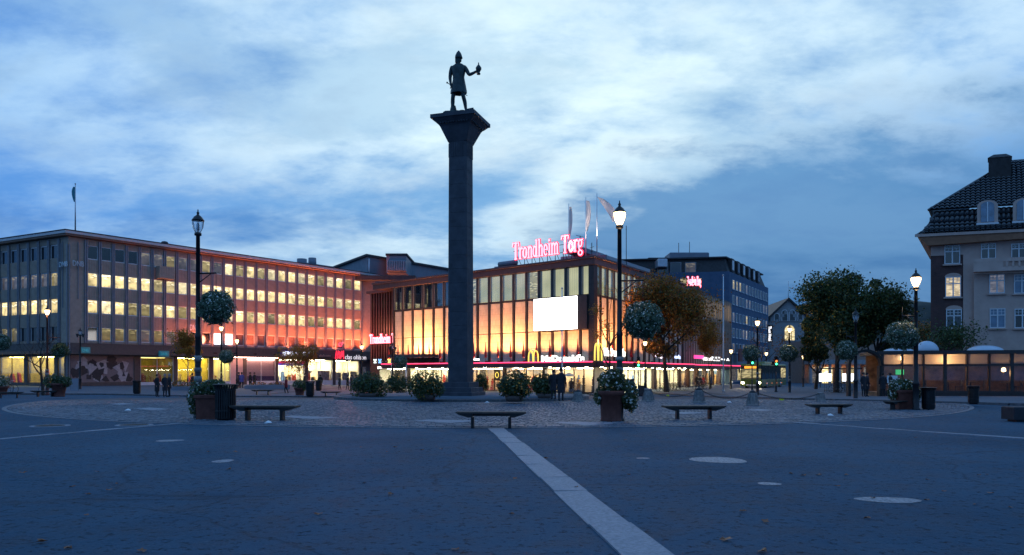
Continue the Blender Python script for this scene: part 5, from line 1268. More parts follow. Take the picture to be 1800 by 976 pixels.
    zc = hz(291, 63.5); MB(A).add([(cxm-0.88,2.84,zc),(cxm+0.88,2.84,zc),(cxm+0.88,4.46,zc),(cxm-0.88,4.46,zc),(cxm-0.45,3.3,zc+0.35),(cxm+0.45,3.3,zc+0.35),(cxm+0.45,4.0,zc+0.35),(cxm-0.45,4.0,zc+0.35)], [(0,1,5,4),(1,2,6,5),(2,3,7,6),(3,0,4,7),(4,5,6,7),(3,2,1,0)]).build('chimney_cap', M['blackroof'], chm)
    MB(A).box(-0.1, 0.75, 8.0, 9.0, z_m-1.6, z_m+0.25).build('side_chimney', M['plaster'], e)
    for xd in (S(1736), S(1799), S(1799)+3.2):
        zd0, n = z_e+0.62, 10; w = 0.72; zs_ = hz(372, 60.5)
        outer = [(xd-w,zd0),(xd+w,zd0)]+[(xd+w*math.cos(PI*i/n), zs_+w*0.62*math.sin(PI*i/n)) for i in range(n+1)]
        dm = MB(A).prism(outer, -0.45, 1.2).build('dormer', M['plaster'], e); wi = 0.46
        inner = [(xd-wi,zd0+0.14),(xd+wi,zd0+0.14)]+[(xd+wi*math.cos(PI*i/n), zs_+wi*0.7*math.sin(PI*i/n)) for i in range(n+1)]
        MB(A).prism(inner, -0.50, -0.451).build('dormer_pane', M['lit_blue'], dm); MB(A).box(xd-0.04, xd+0.04, -0.54, -0.501, zd0+0.14, zs_+0.28).build('dormer_mullion', M['wframe'], dm)
        MB(A).box(xd-w-0.05, xd+w+0.05, -0.56, -0.44, zd0-0.08, zd0+0.06).build('dormer_sill', M['wframe'], dm)
M['lit_blue'] = pm('blue_curtained_pane', (0.10,0.16,0.24), 0.08, var=0.3, scale=2, spec=0.9)
M['eave'] = pm('rust_brown_eaves', (0.24,0.10,0.05), 0.7, var=0.15); M['brickdark'] = pm('sooty_chimney', (0.025,0.02,0.02), 0.8)
right_building()
def frost_mat():                                   # frosted panes that glow where a lamp hangs behind them
    m = bpy.data.materials.new('frosted_glass'); m.use_nodes = True; nt = m.node_tree; nt.nodes.clear(); L = nt.links.new
    out = N(nt, 'ShaderNodeOutputMaterial'); a = N(nt, 'ShaderNodeMixShader'); b = N(nt, 'ShaderNodeMixShader')
    t = N(nt, 'ShaderNodeBsdfTransparent'); t.inputs[0].default_value = (0.8,0.8,0.8,1); s = N(nt, 'ShaderNodeBsdfTranslucent'); s.inputs[0].default_value = (0.55,0.52,0.48,1); g = N(nt, 'ShaderNodeBsdfGlossy'); g.inputs['Roughness'].default_value = 0.2
    a.inputs[0].default_value = 0.55; b.inputs[0].default_value = 0.12; L(t.outputs[0], a.inputs[1]); L(s.outputs[0], a.inputs[2]); L(a.outputs[0], b.inputs[1]); L(g.outputs[0], b.inputs[2]); L(b.outputs[0], out.inputs[0])
    return m
def pavilion():
    Y = 50.5; P0, P1 = Vector((25.2,50.5)), Vector((41.5,46.0)); fr = Fr(P0.x, P0.y, P1.x, P1.y)
    e = empty('glass_pavilion', (P0.x, P0.y, zg(P0.x, P0.y)), fr.rz, 'dark framed glass cafe pavilion with white roof domes before the town house', 'pavilion')
    A = fr.M(e); L = fr.len; z0 = zg(P0.x, P0.y)-0.1; zm, zt, zr = hz(642, 49.5), hz(623, 49.5), hz(616.5, 49.5); n = 13
    MB(A).box(0, L, -0.05, 5.5, z0, z0+0.42).build('plinth', M['malldark'], e)
    MB(A).box(-0.3, L, -0.2, 6, zt, zr).build('roof', M['malldark'], e)
    bm = MB(A); bm.box(0, L, -0.10, 0.12, zm-0.07, zm+0.07); bm.build('transom', M['malldark'], e); MB(A).box(0, L, -0.08, 0.08, z0+0.42, z0+0.60).build('bottom_rail', M['malldark'], e)
    glow = em('lit_awning', (1.0,0.58,0.25), 0.0)
    for i in range(n+1):
        x = min(max(L*i/n, 0.06), L-0.06); MB(A).box(x-0.05 if i % 3 else x-0.10, x+0.05 if i % 3 else x+0.10, -0.09, 0.09, z0+0.42, zt).build('post', M['malldark'], e)
    for i in range(n):
        a, c = L*i/n+0.1, L*(i+1)/n-0.1
        MB(A).box(a, c, -0.01, 0.01, zm+0.07, zt).build('upper_pane', M['frost'], e); MB(A).box(a, c, -0.01, 0.01, z0+0.6, zm-0.07).build('lower_pane', M['glassdark'], e)
    MB(A).box(0, L, 5.2, 5.4, z0, zt).build('back_wall', pm('cafe_wall', (0.085,0.05,0.03), 0.7, var=0.6, scale=1.8), e); MB(A).box(0, L, 0.1, 5.2, z0+0.3, z0+0.43).build('cafe_floor', M['infloor'], e)
    # lamps, tables, cafe clutter
    q = random.Random(8)
    for k, (x, y, z, p) in enumerate(((1.3,0.7,zm+0.5,8), (4.0,0.7,zm+0.5,22), (7.6,0.8,zm-0.3,5), (10.0,1.0,zm-0.6,6), (12.4,1.6,zm-0.5,4), (14.6,1.0,zm-0.3,8))):
        lo = MB(A).lathe([(0.03,0.14),(0.11,0.10),(0.14,-0.1),(0.05,-0.14)], (x,y,z), 10).build('cafe_lamp', M['lampglow'], e)
        l = bpy.data.lights.new('cafe_lamp_light', 'POINT'); l.energy = p*12; l.color = (1.0,0.52,0.2); l.shadow_soft_size = 0.14
        ll = bpy.data.objects.new('cafe_lamp_light', l); C.objects.link(ll); ll.location = fr.w(x, y, z-0.22)
    for k in range(9):
        x = 1.0+k*1.75; y = q.uniform(1.2, 3.5); t = MB(A); t.lathe([(0.28,0.0),(0.05,0.04),(0.05,0.68),(0.4,0.70),(0.4,0.74)], (x,y,z0+0.43), 12); t.build('cafe_table', M['goods'][0], e)
        b = MB(A); b.box(x+0.45, x+0.85, y-0.2, y+0.2, z0+0.85, z0+0.9); b.box(x+0.8, x+0.85, y-0.2, y+0.2, z0+0.9, z0+1.3)
        for dx in (0.47, 0.81):
            for dy in (-0.18, 0.16): b.box(x+dx, x+dx+0.04, y+dy, y+dy+0.04, z0+0.43, z0+0.85)
        b.build('cafe_chair', M['goods'][0], e)
    MB(A).box(2.0, 2.55, 5.12, 5.19, zm-0.65, zm-0.28).build('green_screen', em('green_screen', (0.05,0.7,0.25), 0.8), e); MB(A).box(0.35, 1.0, -0.10, -0.03, zm-1.2, zm-0.7).build('notice', M['white_paint'], e)
    for k, (x, w, h) in enumerate(((1.6,2.0,0.28), (3.4,1.5,0.75), (7.0,2.2,0.4), (12.2,2.4,0.35), (15.6,2.0,0.3))):
        nn = 8; MB(A).lathe([(w/2*math.cos(PI/2*i/nn)+0.01, h*math.sin(PI/2*i/nn)) for i in range(nn+1)], (x, 2.4, zr), 20).build('roof_dome', pm('white_dome_%d' % k, (0.5,0.55,0.62), 0.35, var=0.05), e)
    # arched dark portal at the left end
    pr = MB(A); n_ = 12
    for i in range(n_):
        a0, a1 = PI*i/n_, PI*(i+1)/n_; r0, r1 = 0.95, 1.12; cx = -1.0; zc = zt-0.75
        pr.prism([(cx+r0*math.cos(a0), zc+r0*math.sin(a0)),(cx+r1*math.cos(a0), zc+r1*math.sin(a0)),(cx+r1*math.cos(a1), zc+r1*math.sin(a1)),(cx+r0*math.cos(a1), zc+r0*math.sin(a1))], -0.4, 0.5)
    pr.box(-2.12, -1.95, -0.4, 0.5, z0, zt-0.75); pr.box(-0.05-0.12, -0.05, -0.4, 0.5, z0, zt-0.75); pr.build('portal', M['rubber'], e)
    ramp_ = MB(A)
    for zz_ in (0.75, 1.0): ramp_.tube([(9.8,-1.2,z0+zz_),(L+2,-1.2,z0+zz_+0.45)], 0.03, 6)
    for i in range(5): ramp_.tube([(10+i*1.7,-1.2,z0),(10+i*1.7,-1.2,z0+1.0+i*0.1)], 0.03, 6)
    tag(ramp_.build('ramp_handrail', M['steel']), 'steel double handrail of the ramp before the cafe pavilion', 'handrail').matrix_world = Matrix.Translation(e.location) @ Matrix.Rotation(fr.rz, 4, 'Z')
M['frost'] = frost_mat()
pavilion()
def far_shops():
    Y = 128.0
    e = empty('far_shop_row', ((1465-900)/F*Y, Y, zg(50, Y)), 0, 'dim row of shops with columns behind the dark trees', 'building')
    x0, x1 = (1425-1465)/F*Y, (1560-1465)/F*Y; w = MB(); z1 = 3.3
    w.box(x0, x1, 2.5, 10, -1.0, 7.5); w.build('wall', pm('pinkish_plaster', (0.30,0.19,0.15), 0.8, var=0.15), e)
    for k in range(9):
        x = x0+(x1-x0)*k/8; MB().lathe([(0.32,-1),(0.28,0.2),(0.24,z1)], (x, 0, 0), 10).build('column', M['church'], e)
    MB().box(x0-0.4, x1+0.4, -0.4, 2.49, z1, z1+0.8).build('canopy', M['church'], e)
    for k, (a, c, key) in enumerate(((0.05,0.2,'lit_d'), (0.22,0.36,'lit_a'), (0.40,0.5,'lit_c'), (0.55,0.72,'lit_c'), (0.78,0.95,'lit_d'))):
        MB().box(x0+(x1-x0)*a, x0+(x1-x0)*c, 2.42, 2.499, -0.2, 2.8).build('shop_window', M[key], e)
    for k, f in enumerate((0.15, 0.4, 0.62)):
        l = bpy.data.lights.new('arcade_light', 'POINT'); l.energy = 500; l.color = (1.0,0.38,0.13); l.shadow_soft_size = 0.2
        lo = bpy.data.objects.new('arcade_light', l); C.objects.link(lo); lo.location = (e.location.x+x0+(x1-x0)*f, Y+1.2, 2.4)
        MB().lathe([(0.05,0.2),(0.2,0.1),(0.2,-0.1),(0.05,-0.15)], (x0+(x1-x0)*f, 1.2, 2.75), 8).build('arcade_lamp', M['lampglow'], e)
    bs = empty('bus_shelter', ((1477-900)/F*92, 92, zg(40,92)), 0, 'bus shelter with two glowing white panels under the dark trees', 'bus shelter')
    MB().box(-2.3, 2.3, -0.9, 0.9, 2.3, 2.45).build('shelter_roof', M['malldark'], bs)
    for x in (-2.2, 0, 2.2): MB().tube([(x,0.7,0),(x,0.7,2.3)], 0.05, 6).build('post', M['iron'], bs)
    for x in (-1.6, 1.3): MB().box(x-0.75, x+0.75, 0.62, 0.68, 0.75, 1.75).build('lit_panel', em('bright_advert', (0.92,0.96,1.0), 2.2), bs)
    MB().box(-1.8, 1.8, 0.3, 0.6, 0.42, 0.47).build('seat', M['wood'], bs)
far_shops()

# ---------------------------------------------------------------- column with the statue
def skin_body(name, joints, edges, root, mats, pick, parent=None, sub=2, root_name=None):
    """one continuous body: joints {name:(x,y,z,r)} or (x,y,z,rx,ry), edges of names"""
    names = list(joints); me = bpy.data.meshes.new('sk')
    me.from_pydata([joints[n][:3] for n in names], [(names.index(a), names.index(b)) for a, b in edges], [])
    o = bpy.data.objects.new('sk', me); C.objects.link(o)
    o.modifiers.new('Skin', 'SKIN')
    if not me.skin_vertices: 
        bpy.context.view_layer.objects.active = o
        me.attributes
    sv = me.skin_vertices[0].data
    for i, n in enumerate(names):
        j = joints[n]; sv[i].radius = (j[3], j[4] if len(j) > 4 else j[3]); sv[i].use_root = (n == root)
    o.modifiers['Skin'].use_smooth_shade = True; o.modifiers['Skin'].branch_smoothing = 0.4
    m2 = o.modifiers.new('Sub', 'SUBSURF'); m2.levels = sub; m2.render_levels = sub
    dg = bpy.context.evaluated_depsgraph_get(); dg.update()
    bm = bpy.data.meshes.new_from_object(o.evaluated_get(dg)); bpy.data.objects.remove(o); bpy.data.meshes.remove(me)
    bm.name = name; bm.materials.clear()
    for m in mats: bm.materials.append(m)
    for p in bm.polygons: p.material_index = pick(p.center) if pick else 0; p.use_smooth = True
    return bm
def chain(*ns): return list(zip(ns, ns[1:]))
def build_column():
    Y = 45.3; X = (810-900)/F*Y; zb = 0.16
    isl = struct(put('column_island', None, None, (PX, PY, 0)))
    b = MB(); n = 72; b.lathe([(PR-0.3,-0.9),(PR-0.3,0.10)], n=n); b.build('island_paving', M['pave'], isl)
    for i in range(n):
        if math.sin(TAU*(i+0.5)/n) > 0.5: continue
        a0, a1 = TAU*i/n, TAU*(i+0.975)/n
        p = [(q*math.cos(a), q*math.sin(a)) for q, a in ((PR-0.29,a0),(PR,a0),(PR,a1),(PR-0.29,a1))]
        MB().prismz(p, -0.8, 0.125+0.01*rnd.random()).build('kerb_stone', M['kerb'], isl)
    rz = R(-18)
    e = empty('column_monument', (X, Y, 0.10), rz, 'tall dark granite column on steps in the middle of the square', 'monument')
    for k, (s, z0, z1) in enumerate(((2.35,0,0.22), (2.12,0.22,0.50), (1.72,0.50,0.82))): MB().bbox(-s/2, s/2, -s/2, s/2, z0, z1, 0.02).build('step', M['column'], e)
    sh0, sh1, sc0 = 0.82, hz(249, Y-0.5)-0.1, 0.62
    b = MB()
    def sq(h, c): return [(h-c,-h),(h,-h+c),(h,h-c),(h-c,h),(-h+c,h),(-h,h-c),(-h,-h+c),(-h+c,-h)]
    rows = 17
    for k in range(rows):                                   # drums of dressed stone with fine joints
        t0, t1 = k/rows, (k+1)/rows; h0, h1 = 0.635-0.05*t0, 0.635-0.05*t1; z0, z1 = sh0+(sh1-sh0)*t0, sh0+(sh1-sh0)*t1-0.012
        p0, p1 = sq(h0, 0.10), sq(h1, 0.10)
        MB().add([(x,y,z0) for x,y in p0]+[(x,y,z1) for x,y in p1], [tuple(range(7,-1,-1)), tuple(range(8,16))]+[(i,(i+1)%8,8+(i+1)%8,8+i) for i in range(8)]).build('shaft_block', M['column'], e)
    MB().prismz(sq(0.56, 0.1), sh0, sh1).build('shaft_core', M['column'], e)
    for i in range(-3, 4):                                   # short flutes under the capital
        for s in (-1, 1):
            MB().box(i*0.15-0.035, i*0.15+0.035, s*0.60-0.012, s*0.60+0.012, sh1-0.9, sh1-0.05).build('flute', M['column'], e); MB().box(s*0.60-0.012, s*0.60+0.012, i*0.15-0.035, i*0.15+0.035, sh1-0.9, sh1-0.05).build('flute', M['column'], e)
    top = hz(196, Y-1.4)-0.1
    def fl(h0, z0, h1, z1, nm):
        p0, p1 = sq(h0, 0.02), sq(h1, 0.02); return MB().add([(x,y,z0) for x,y in p0]+[(x,y,z1) for x,y in p1], [tuple(range(7,-1,-1)), tuple(range(8,16))]+[(i,(i+1)%8,8+(i+1)%8,8+i) for i in range(8)]).build(nm, M['column'], e)
    H_ = top-sh1
    cap = fl(0.60, sh1, 0.98, sh1+H_*0.60, 'capital'); fl(0.99, sh1+H_*0.60, 1.07, sh1+H_*0.68, 'capital_band'); fl(1.10, sh1+H_*0.68, 1.36, sh1+H_*0.86, 'capital_moulding'); fl(1.42, sh1+H_*0.86, 1.42, top, 'abacus')
    for i in range(-5, 6):
        MB().box(i*0.17-0.04, i*0.17+0.04, -1.16, -1.06, sh1+H_*0.66, sh1+H_*0.76).build('dentil', M['column'], cap); MB().box(1.06, 1.16, i*0.17-0.04, i*0.17+0.04, sh1+H_*0.66, sh1+H_*0.76).build('dentil', M['column'], cap)
    # statue: a helmeted figure, goblet in the outstretched hand, sword in the lowered one
    zt = top+0.10; s = empty('bronze_statue', (X-0.15, Y, zt), R(-4), 'dark bronze helmeted warrior statue holding a goblet on top of the column', 'statue')
    base = MB(); base.bbox(-0.85, 0.85, -0.7, 0.7, 0, 0.34, 0.08); base.build('plinth', M['bronze'], s)
    rk = MB(); rr = random.Random(2)
    for k in range(9): rk.ball((rr.uniform(-0.7,0.75), rr.uniform(-0.5,0.4), 0.36), rr.uniform(0.12,0.26), 7, 0, 1.3, 1, 0.7)
    rk.ball((-0.33,0.15,0.62), 0.24, 8, 0, 0.9, 0.9, 1.5); rk.bar((0.45,-0.3,0.45),(0.98,-0.35,0.52),0.10); stuff(rk.build('rocks', M['bronze'], s))
    k = 2.0; z0 = 0.42
    def J(x, y, z, r, r2=None): return (x*k, y*k, z0+z*k, r*k) if r2 is None else (x*k, y*k, z0+z*k, r*k, r2*k)
    jt = {'pel': J(0.0,0,0.90,0.17,0.125), 'waist': J(0.0,0,1.06,0.155,0.115), 'chest': J(0.0,0.0,1.30,0.20,0.13), 'nb': J(-0.01,0,1.46,0.085), 'neck': J(0.0,-0.01,1.54,0.062), 'head': J(0.015,-0.02,1.64,0.092), 'top': J(0.01,-0.01,1.75,0.075),
          'hL': J(0.10,-0.02,0.84,0.10), 'kL': J(0.16,-0.05,0.47,0.066), 'cL': J(0.20,-0.02,0.33,0.068), 'aL': J(0.235,0.0,0.07,0.042), 'tL': J(0.33,-0.10,0.03,0.045),
          'hR': J(-0.10,0.02,0.84,0.10), 'kR': J(-0.17,0.0,0.47,0.066), 'cR': J(-0.18,0.04,0.33,0.068), 'aR': J(-0.19,0.06,0.07,0.042), 'tR': J(-0.14,-0.10,0.03,0.045),
          'sL': J(0.20,0,1.40,0.075), 'eL': J(0.34,-0.06,1.12,0.060), 'wL': J(0.53,-0.12,1.17,0.042), 'mL': J(0.60,-0.13,1.19,0.036),
          'sR': J(-0.21,0,1.40,0.078), 'eR': J(-0.265,0.05,1.10,0.056), 'wR': J(-0.235,0.0,0.86,0.040), 'mR': J(-0.21,-0.03,0.79,0.036)}
    for side, hx, hy, hz_, dx, dz in (('L',0.60,-0.13,1.19,0.05,0.01), ('R',-0.21,-0.03,0.79,0.02,-0.05)):
        for f in range(4): jt['f%d%s' % (f, side)] = J(hx+dx*(0.9+0.1*f), hy-0.035+0.018*f, hz_+dz+(0.03-0.02*f if side == 'L' else 0), 0.013)
        jt['th'+side] = J(hx+dx*0.5, hy-0.055, hz_+0.035, 0.014)
    ed = chain('pel','waist','chest','nb','neck','head','top')+chain('pel','hL','kL','cL','aL','tL')+chain('pel','hR','kR','cR','aR','tR')+chain('chest','sL','eL','wL','mL')+chain('chest','sR','eR','wR','mR')
    for side in 'LR': ed += [('m'+side, 'f%d%s' % (f, side)) for f in range(4)]+[('w'+side, 'th'+side)]
    put('body', skin_body('body', jt, ed, 'pel', [M['bronze']], None), s)
    # tunic with flaring skirt, belt, cloak edge
    tn = MB(); n = 20; lv = [(0.58,0.245,0.20),(0.66,0.24,0.195),(0.80,0.215,0.175),(1.0,0.185,0.15),(1.08,0.175,0.14),(1.25,0.21,0.15),(1.40,0.225,0.14),(1.48,0.12,0.09)]
    vs = []
    for i, (z, rx, ry) in enumerate(lv):
        for j in range(n):
            a = TAU*j/n; w = 1+0.05*math.cos(a*8)*(1 if i < 3 else 0.1); vs.append(((0.01+rx*w*math.cos(a))*k, ry*w*math.sin(a)*k, z0+z*k))
    tn.add(vs, [(i*n+j, i*n+(j+1)%n, (i+1)*n+(j+1)%n, (i+1)*n+j) for i in range(len(lv)-1) for j in range(n)], 0, True); tn.build('tunic', M['bronze'], s)
    MB().lathe([(0.172*k,0),(0.176*k,0.03*k),(0.170*k,0.06*k)], (0,0,z0+1.02*k), 18, sy=0.82).build('belt', M['bronze'], s)
    hm = MB().lathe([(0.105*k,0),(0.112*k,0.04*k),(0.104*k,0.10*k),(0.07*k,0.18*k),(0.02*k,0.245*k),(0.004,0.26*k)], (0.01*k,-0.01*k,z0+1.64*k), 16); hm.build('helmet', M['bronze'], s)
    fc = MB(); fc.bar((0.10*k,-0.05*k,z0+1.70*k),(0.125*k,-0.06*k,z0+1.63*k),0.03*k,0.03*k); fc.ball((0.055*k,-0.04*k,z0+1.575*k), 0.055*k, 8, 0, 1, 0.9, 1.1); fc.box(-0.09*k,-0.03*k,-0.07*k,0.07*k,z0+1.52*k,z0+1.66*k); fc.build('nose_guard_and_beard', M['bronze'], s)
    gb = MB().lathe([(0.055*k,0),(0.06*k,0.03*k),(0.035*k,0.05*k),(0.05*k,0.09*k),(0.085*k,0.15*k),(0.09*k,0.20*k),(0.05*k,0.26*k),(0.018*k,0.30*k),(0.015*k,0.36*k)], (0.64*k,-0.15*k,z0+1.09*k), 14); gb.build('goblet', M['bronze'], s)
    sw = MB(); a = Vector((-0.25*k,-0.06*k,z0+0.845*k)); c = Vector((0.30*k,-0.26*k,z0+0.42*k)); d = (c-a).normalized()
    sw.bar(a, c, 0.05*k, 0.018*k); q = Vector((d.z,0,-d.x)).normalized(); sw.bar(a+d*0.09*k-q*0.10*k, a+d*0.09*k+q*0.10*k, 0.022*k, 0.022*k); sw.bar(a-d*0.10*k, a, 0.022*k, 0.022*k); sw.ball(tuple(a-d*0.12*k), 0.03*k, 8); sw.build('sword', M['bronze'], s)
build_column()

# ---------------------------------------------------------------- street lamps, flower balls
def lamp_parts(e, h, lit, red=False, arm=None, power=0.0, seed=0, speakers=False):
    m = M['iron_red'] if red else M['iron']; s = h/6.6
    b = MB(); b.lathe([(0.15,0),(0.15,0.08),(0.12,0.12),(0.115,1.0),(0.135,1.03),(0.135,1.10),(0.10,1.16),(0.085,2.6),(0.10,2.63),(0.10,2.70),(0.075,2.75),(0.062,h-0.72),(0.11,h-0.70),(0.11,h-0.62),(0.06,h-0.60)], n=12)
    b.build('post', m, e)
    lan = empty('lantern', (0,0,h-0.60)); lan.parent = e
    MB().lathe([(0.07,0),(0.09,0.02),(0.155,0.16),(0.185,0.30),(0.18,0.38)], n=14).build('lamp_glass', M['lampglow'] if lit else M['lampclear'], lan)
    cp = MB(); cp.lathe([(0.20,0.375),(0.19,0.40),(0.12,0.50),(0.045,0.56),(0.035,0.60),(0.05,0.63),(0.02,0.67),(0.015,0.74)], n=14)
    for i in range(6):
        a = TAU*i/6; cp.tube([(0.085*math.cos(a),0.085*math.sin(a),0.0),(0.165*math.cos(a),0.165*math.sin(a),0.16),(0.192*math.cos(a),0.192*math.sin(a),0.38)], 0.008, 4)
    cp.build('lantern_cap', m, lan)
    if not lit: MB().lathe([(0.02,0.05),(0.05,0.1),(0.05,0.25),(0.02,0.3)], n=8).build('bulb', M['white_paint'], lan)
    if arm:
        x, z = arm; b = MB(); b.tube([(0,0,z),(x*1.02,0,z+0.02)], 0.028, 8); b.tube([(0,0,z-0.55*abs(x)),(x*0.72,0,z)], 0.018, 6); b.build('arm', m, e)
    if speakers:
        b = MB()
        for sx in (-1, 1): b.lathe([(0.05,0),(0.07,0.1),(0.16,0.34)], (sx*0.28, 0, h*0.86), 10); b.tube([(0,0,h*0.88),(sx*0.28,0,h*0.90)], 0.025, 5)
        b.build('loudspeaker', M['iron'], e)
    if lit:
        l = bpy.data.lights.new('street_lamp_light', 'POINT'); l.energy = power; l.color = (1.0,0.62,0.30); l.shadow_soft_size = 0.15
        lo = bpy.data.objects.new('street_lamp_light', l); C.objects.link(lo); lo.parent = e; lo.location = (0, -0.02, h-0.75)
    for k in range(3 if h > 6 else 0):
        rr = random.Random(seed+k); MB().lathe([(0.118,0),(0.118,rr.uniform(0.08,0.2))], (0,0,1.2+k*0.33), 12).build('sticker', pm('sticker_%d_%d' % (seed, k), (rr.uniform(.06,.25),)*3, 0.6, var=0.4, scale=20), e)
LAMPW = 200.0
def street_lamp(u, v, vt, lit, label, red=False, arm=None, speakers=False, power=1.0, Y=None):
    p = gp(u, v, 0.0) if Y is None else atY(u, Y); h = hz(vt, p.y)-p.z
    e = empty('street_lamp', p, 0, label, 'street lamp')
    lamp_parts(e, h, lit, red, arm, power*LAMPW, int(u), speakers); return e, p, h
def flower_ball(name_seed, r=0.55, leaves=2600, flowers=520, warm=False):
    rr = random.Random(name_seed); e = empty('flower_ball', (0,0,0)); lf = MB(); fl = MB()
    def quad(b, p, n, s, m=0, asp=1.6):
        t = Vector((rr.uniform(-1,1),rr.uniform(-1,1),rr.uniform(-1,1))); t = (t-n*t.dot(n)).normalized(); w = n.cross(t)
        b.add([p-t*s*asp*0.5, p+w*s*0.5, p+t*s*asp*0.5, p-w*s*0.5], [(0,1,2,3)], m)
    for k in range(26):                                  # trailing stems
        d = Vector((rr.gauss(0,1),rr.gauss(0,1),rr.uniform(-0.9,0.5))).normalized(); p = d*r
        for q in range(7):
            p = p+Vector((d.x*0.02,d.y*0.02,-0.022))*rr.uniform(0.6,1.3); quad(lf, p+Vector((rr.gauss(0,.015),rr.gauss(0,.015),0)), (d+Vector((rr.gauss(0,.6),rr.gauss(0,.6),rr.gauss(0,.6)))).normalized(), rr.uniform(0.04,0.07))
    for k in range(leaves):
        d = Vector((rr.gauss(0,1),rr.gauss(0,1),rr.gauss(0,1))).normalized(); bump_ = 1+0.20*noise.noise(d*3.1+Vector((name_seed,0,0)))+0.05*noise.noise(d*9)
        q = r*bump_*(0.70+0.36*rr.random()**0.6); n = (d+Vector((rr.gauss(0,.6),rr.gauss(0,.6),rr.gauss(0,.6)))).normalized()
        quad(lf, d*q, n, rr.uniform(0.045,0.085), 0)
    for k in range(flowers):
        d = Vector((rr.gauss(0,1),rr.gauss(0,1),rr.gauss(0,1))).normalized()
        if noise.noise(d*2.2+Vector((0,name_seed,0))) < -0.22: continue
        q = r*(1+0.20*noise.noise(d*3.1+Vector((name_seed,0,0))))*rr.uniform(0.98,1.09); n = (d+Vector((rr.gauss(0,.25),rr.gauss(0,.25),rr.gauss(0,.25)))).normalized(); quad(fl, d*q, n, rr.uniform(0.028,0.050), 1 if warm and d.z > 0.3 else 0, 1.0)
    MB().ball((0,0,0), r*0.66, 14).build('inner_ball', M['leaf_dark'], e); lf.build('foliage', M['leaf_teal' if not warm else 'leaf_green'], e); fl.build('blossom', [M['flower'], M['flower_or']], e)
    return e
proto_ball = flower_ball(1); proto_ball2 = flower_ball(5, warm=True)
ball_used = {1: False, 2: False}
def hang(u, v, rpx, Y, label, top=None, kind=1):
    p = Vector(((u-900)/F*Y, Y, hz(v, Y))); s = rpx/F*Y/0.57; pr = proto_ball if kind == 1 else proto_ball2
    c = copy_tree(pr) if ball_used[kind] else pr; ball_used[kind] = True
    c.location = p; c.scale = (s,s,s); c.rotation_euler = (0, 0, u*0.37); tag(c, label, 'flower ball', 'hanging flower balls')
    if top is not None: MB().tube([(0,0,0.3),(0,0,(top-p.z)/s)], 0.008/s, 5).build('chain', M['iron'], c)
def lamp_ball(u, v, vt, lit, label, bu, bv, br, blabel, arm_v=None, kind=1, **kw):
    p = gp(u, v); h = hz(vt, p.y)-p.z; ax = (bu-u)/F*p.y; az = (hz(arm_v, p.y)-p.z) if arm_v else (hz(bv-br*1.6, p.y)-p.z)
    if abs(ax) < 0.1: ax = 0.1
    street_lamp(u, v, vt, lit, label, arm=(ax, az), **kw)
    hang(bu, bv, br, p.y, blabel, p.z+az, kind)
lamp_ball(348, 736.5, 376, False, 'unlit black street lamp beside the slatted bin at left', 380, 541, 29.5, 'big white flowered ball hanging left of the column', 481)
lamp_ball(1089, 741.5, 361, True, 'tall lit street lamp beside the terracotta pot', 1130, 563, 32.5, 'largest white flowered ball hanging right of the mall corner', 494, power=0.6)
lamp_ball(1610, 722, 478, True, 'lit street lamp beside the bin at right', 1586, 590, 25, 'pale leafy flower ball hanging at the right lamp', 556)
lamp_ball(1504, 703.5, 546, False, 'unlit street lamp before the dark trees', 1488, 616, 17, 'round flower ball against the dark tree crowns', 592)
lamp_ball(1388, 692, 573, True, 'lit street lamp left of the dark trees, near the chapel', 1386, 621, 15, 'flower ball under the lit lamp by the chapel', 600)
lamp_ball(1331.5, 697.5, 560, True, 'lit street lamp standing before the bus', 1320, 621, 14.5, 'flower ball above the bus front', 598)
lamp_ball(83, 695, 540, True, 'lit street lamp on a red post at far left', 106, 616, 13, 'orange topped flower ball by the red lamp post', 594, kind=2, red=True)
lamp_ball(389, 690, 571, True, 'dimly lit lamp post before the yellow shop', 398, 627, 12, 'small flower ball before the yellow lit shop', 608, power=0.5)
lamp_ball(690, 690.5, 604, False, 'dark floodlight post left of the column island', 703, 637, 11.5, 'small flower ball left of the column, under the pink neon', 620, speakers=True)
lamp_ball(925, 690, 592, False, 'dark loudspeaker post before the golden arches', 924, 637, 11, 'flower ball in front of the golden arches', 620, speakers=True)
lamp_ball(1028, 690, 592, False, 'small lamp post at the mall corner', 1022, 640, 11, 'flower ball at the mall corner', 622, speakers=True)
street_lamp(1285, 684, 612, True, 'small lit lamp before the street wing', power=0.7, Y=84)
street_lamp(1134, 686.5, 597, True, 'small lit lamp before the clothes shop', power=0.7, Y=72)
street_lamp(141, 686, 578, False, 'unlit lamp post before the painted mural', speakers=True)
street_lamp(416.5, 688, 594, True, 'brightest small lamp before the pink shop front', power=5.0, Y=82)
street_lamp(636, 688, 605, True, 'small lamp at the end of the brown office block', power=0.5, Y=88)
street_lamp(1347, 680, 617, True, 'far lit street lamp behind the bus', power=0.6); street_lamp(1412, 680, 623, True, 'far lit street lamp under the dark trees', power=0.6)
hang(3, 602, 14, 40, 'flower ball cut by the left picture edge'); 
e_, p_, h_ = street_lamp(-14, 703, 520, False, 'street lamp post just outside the left edge', arm=((17)/F*40, hz(580, 40)))

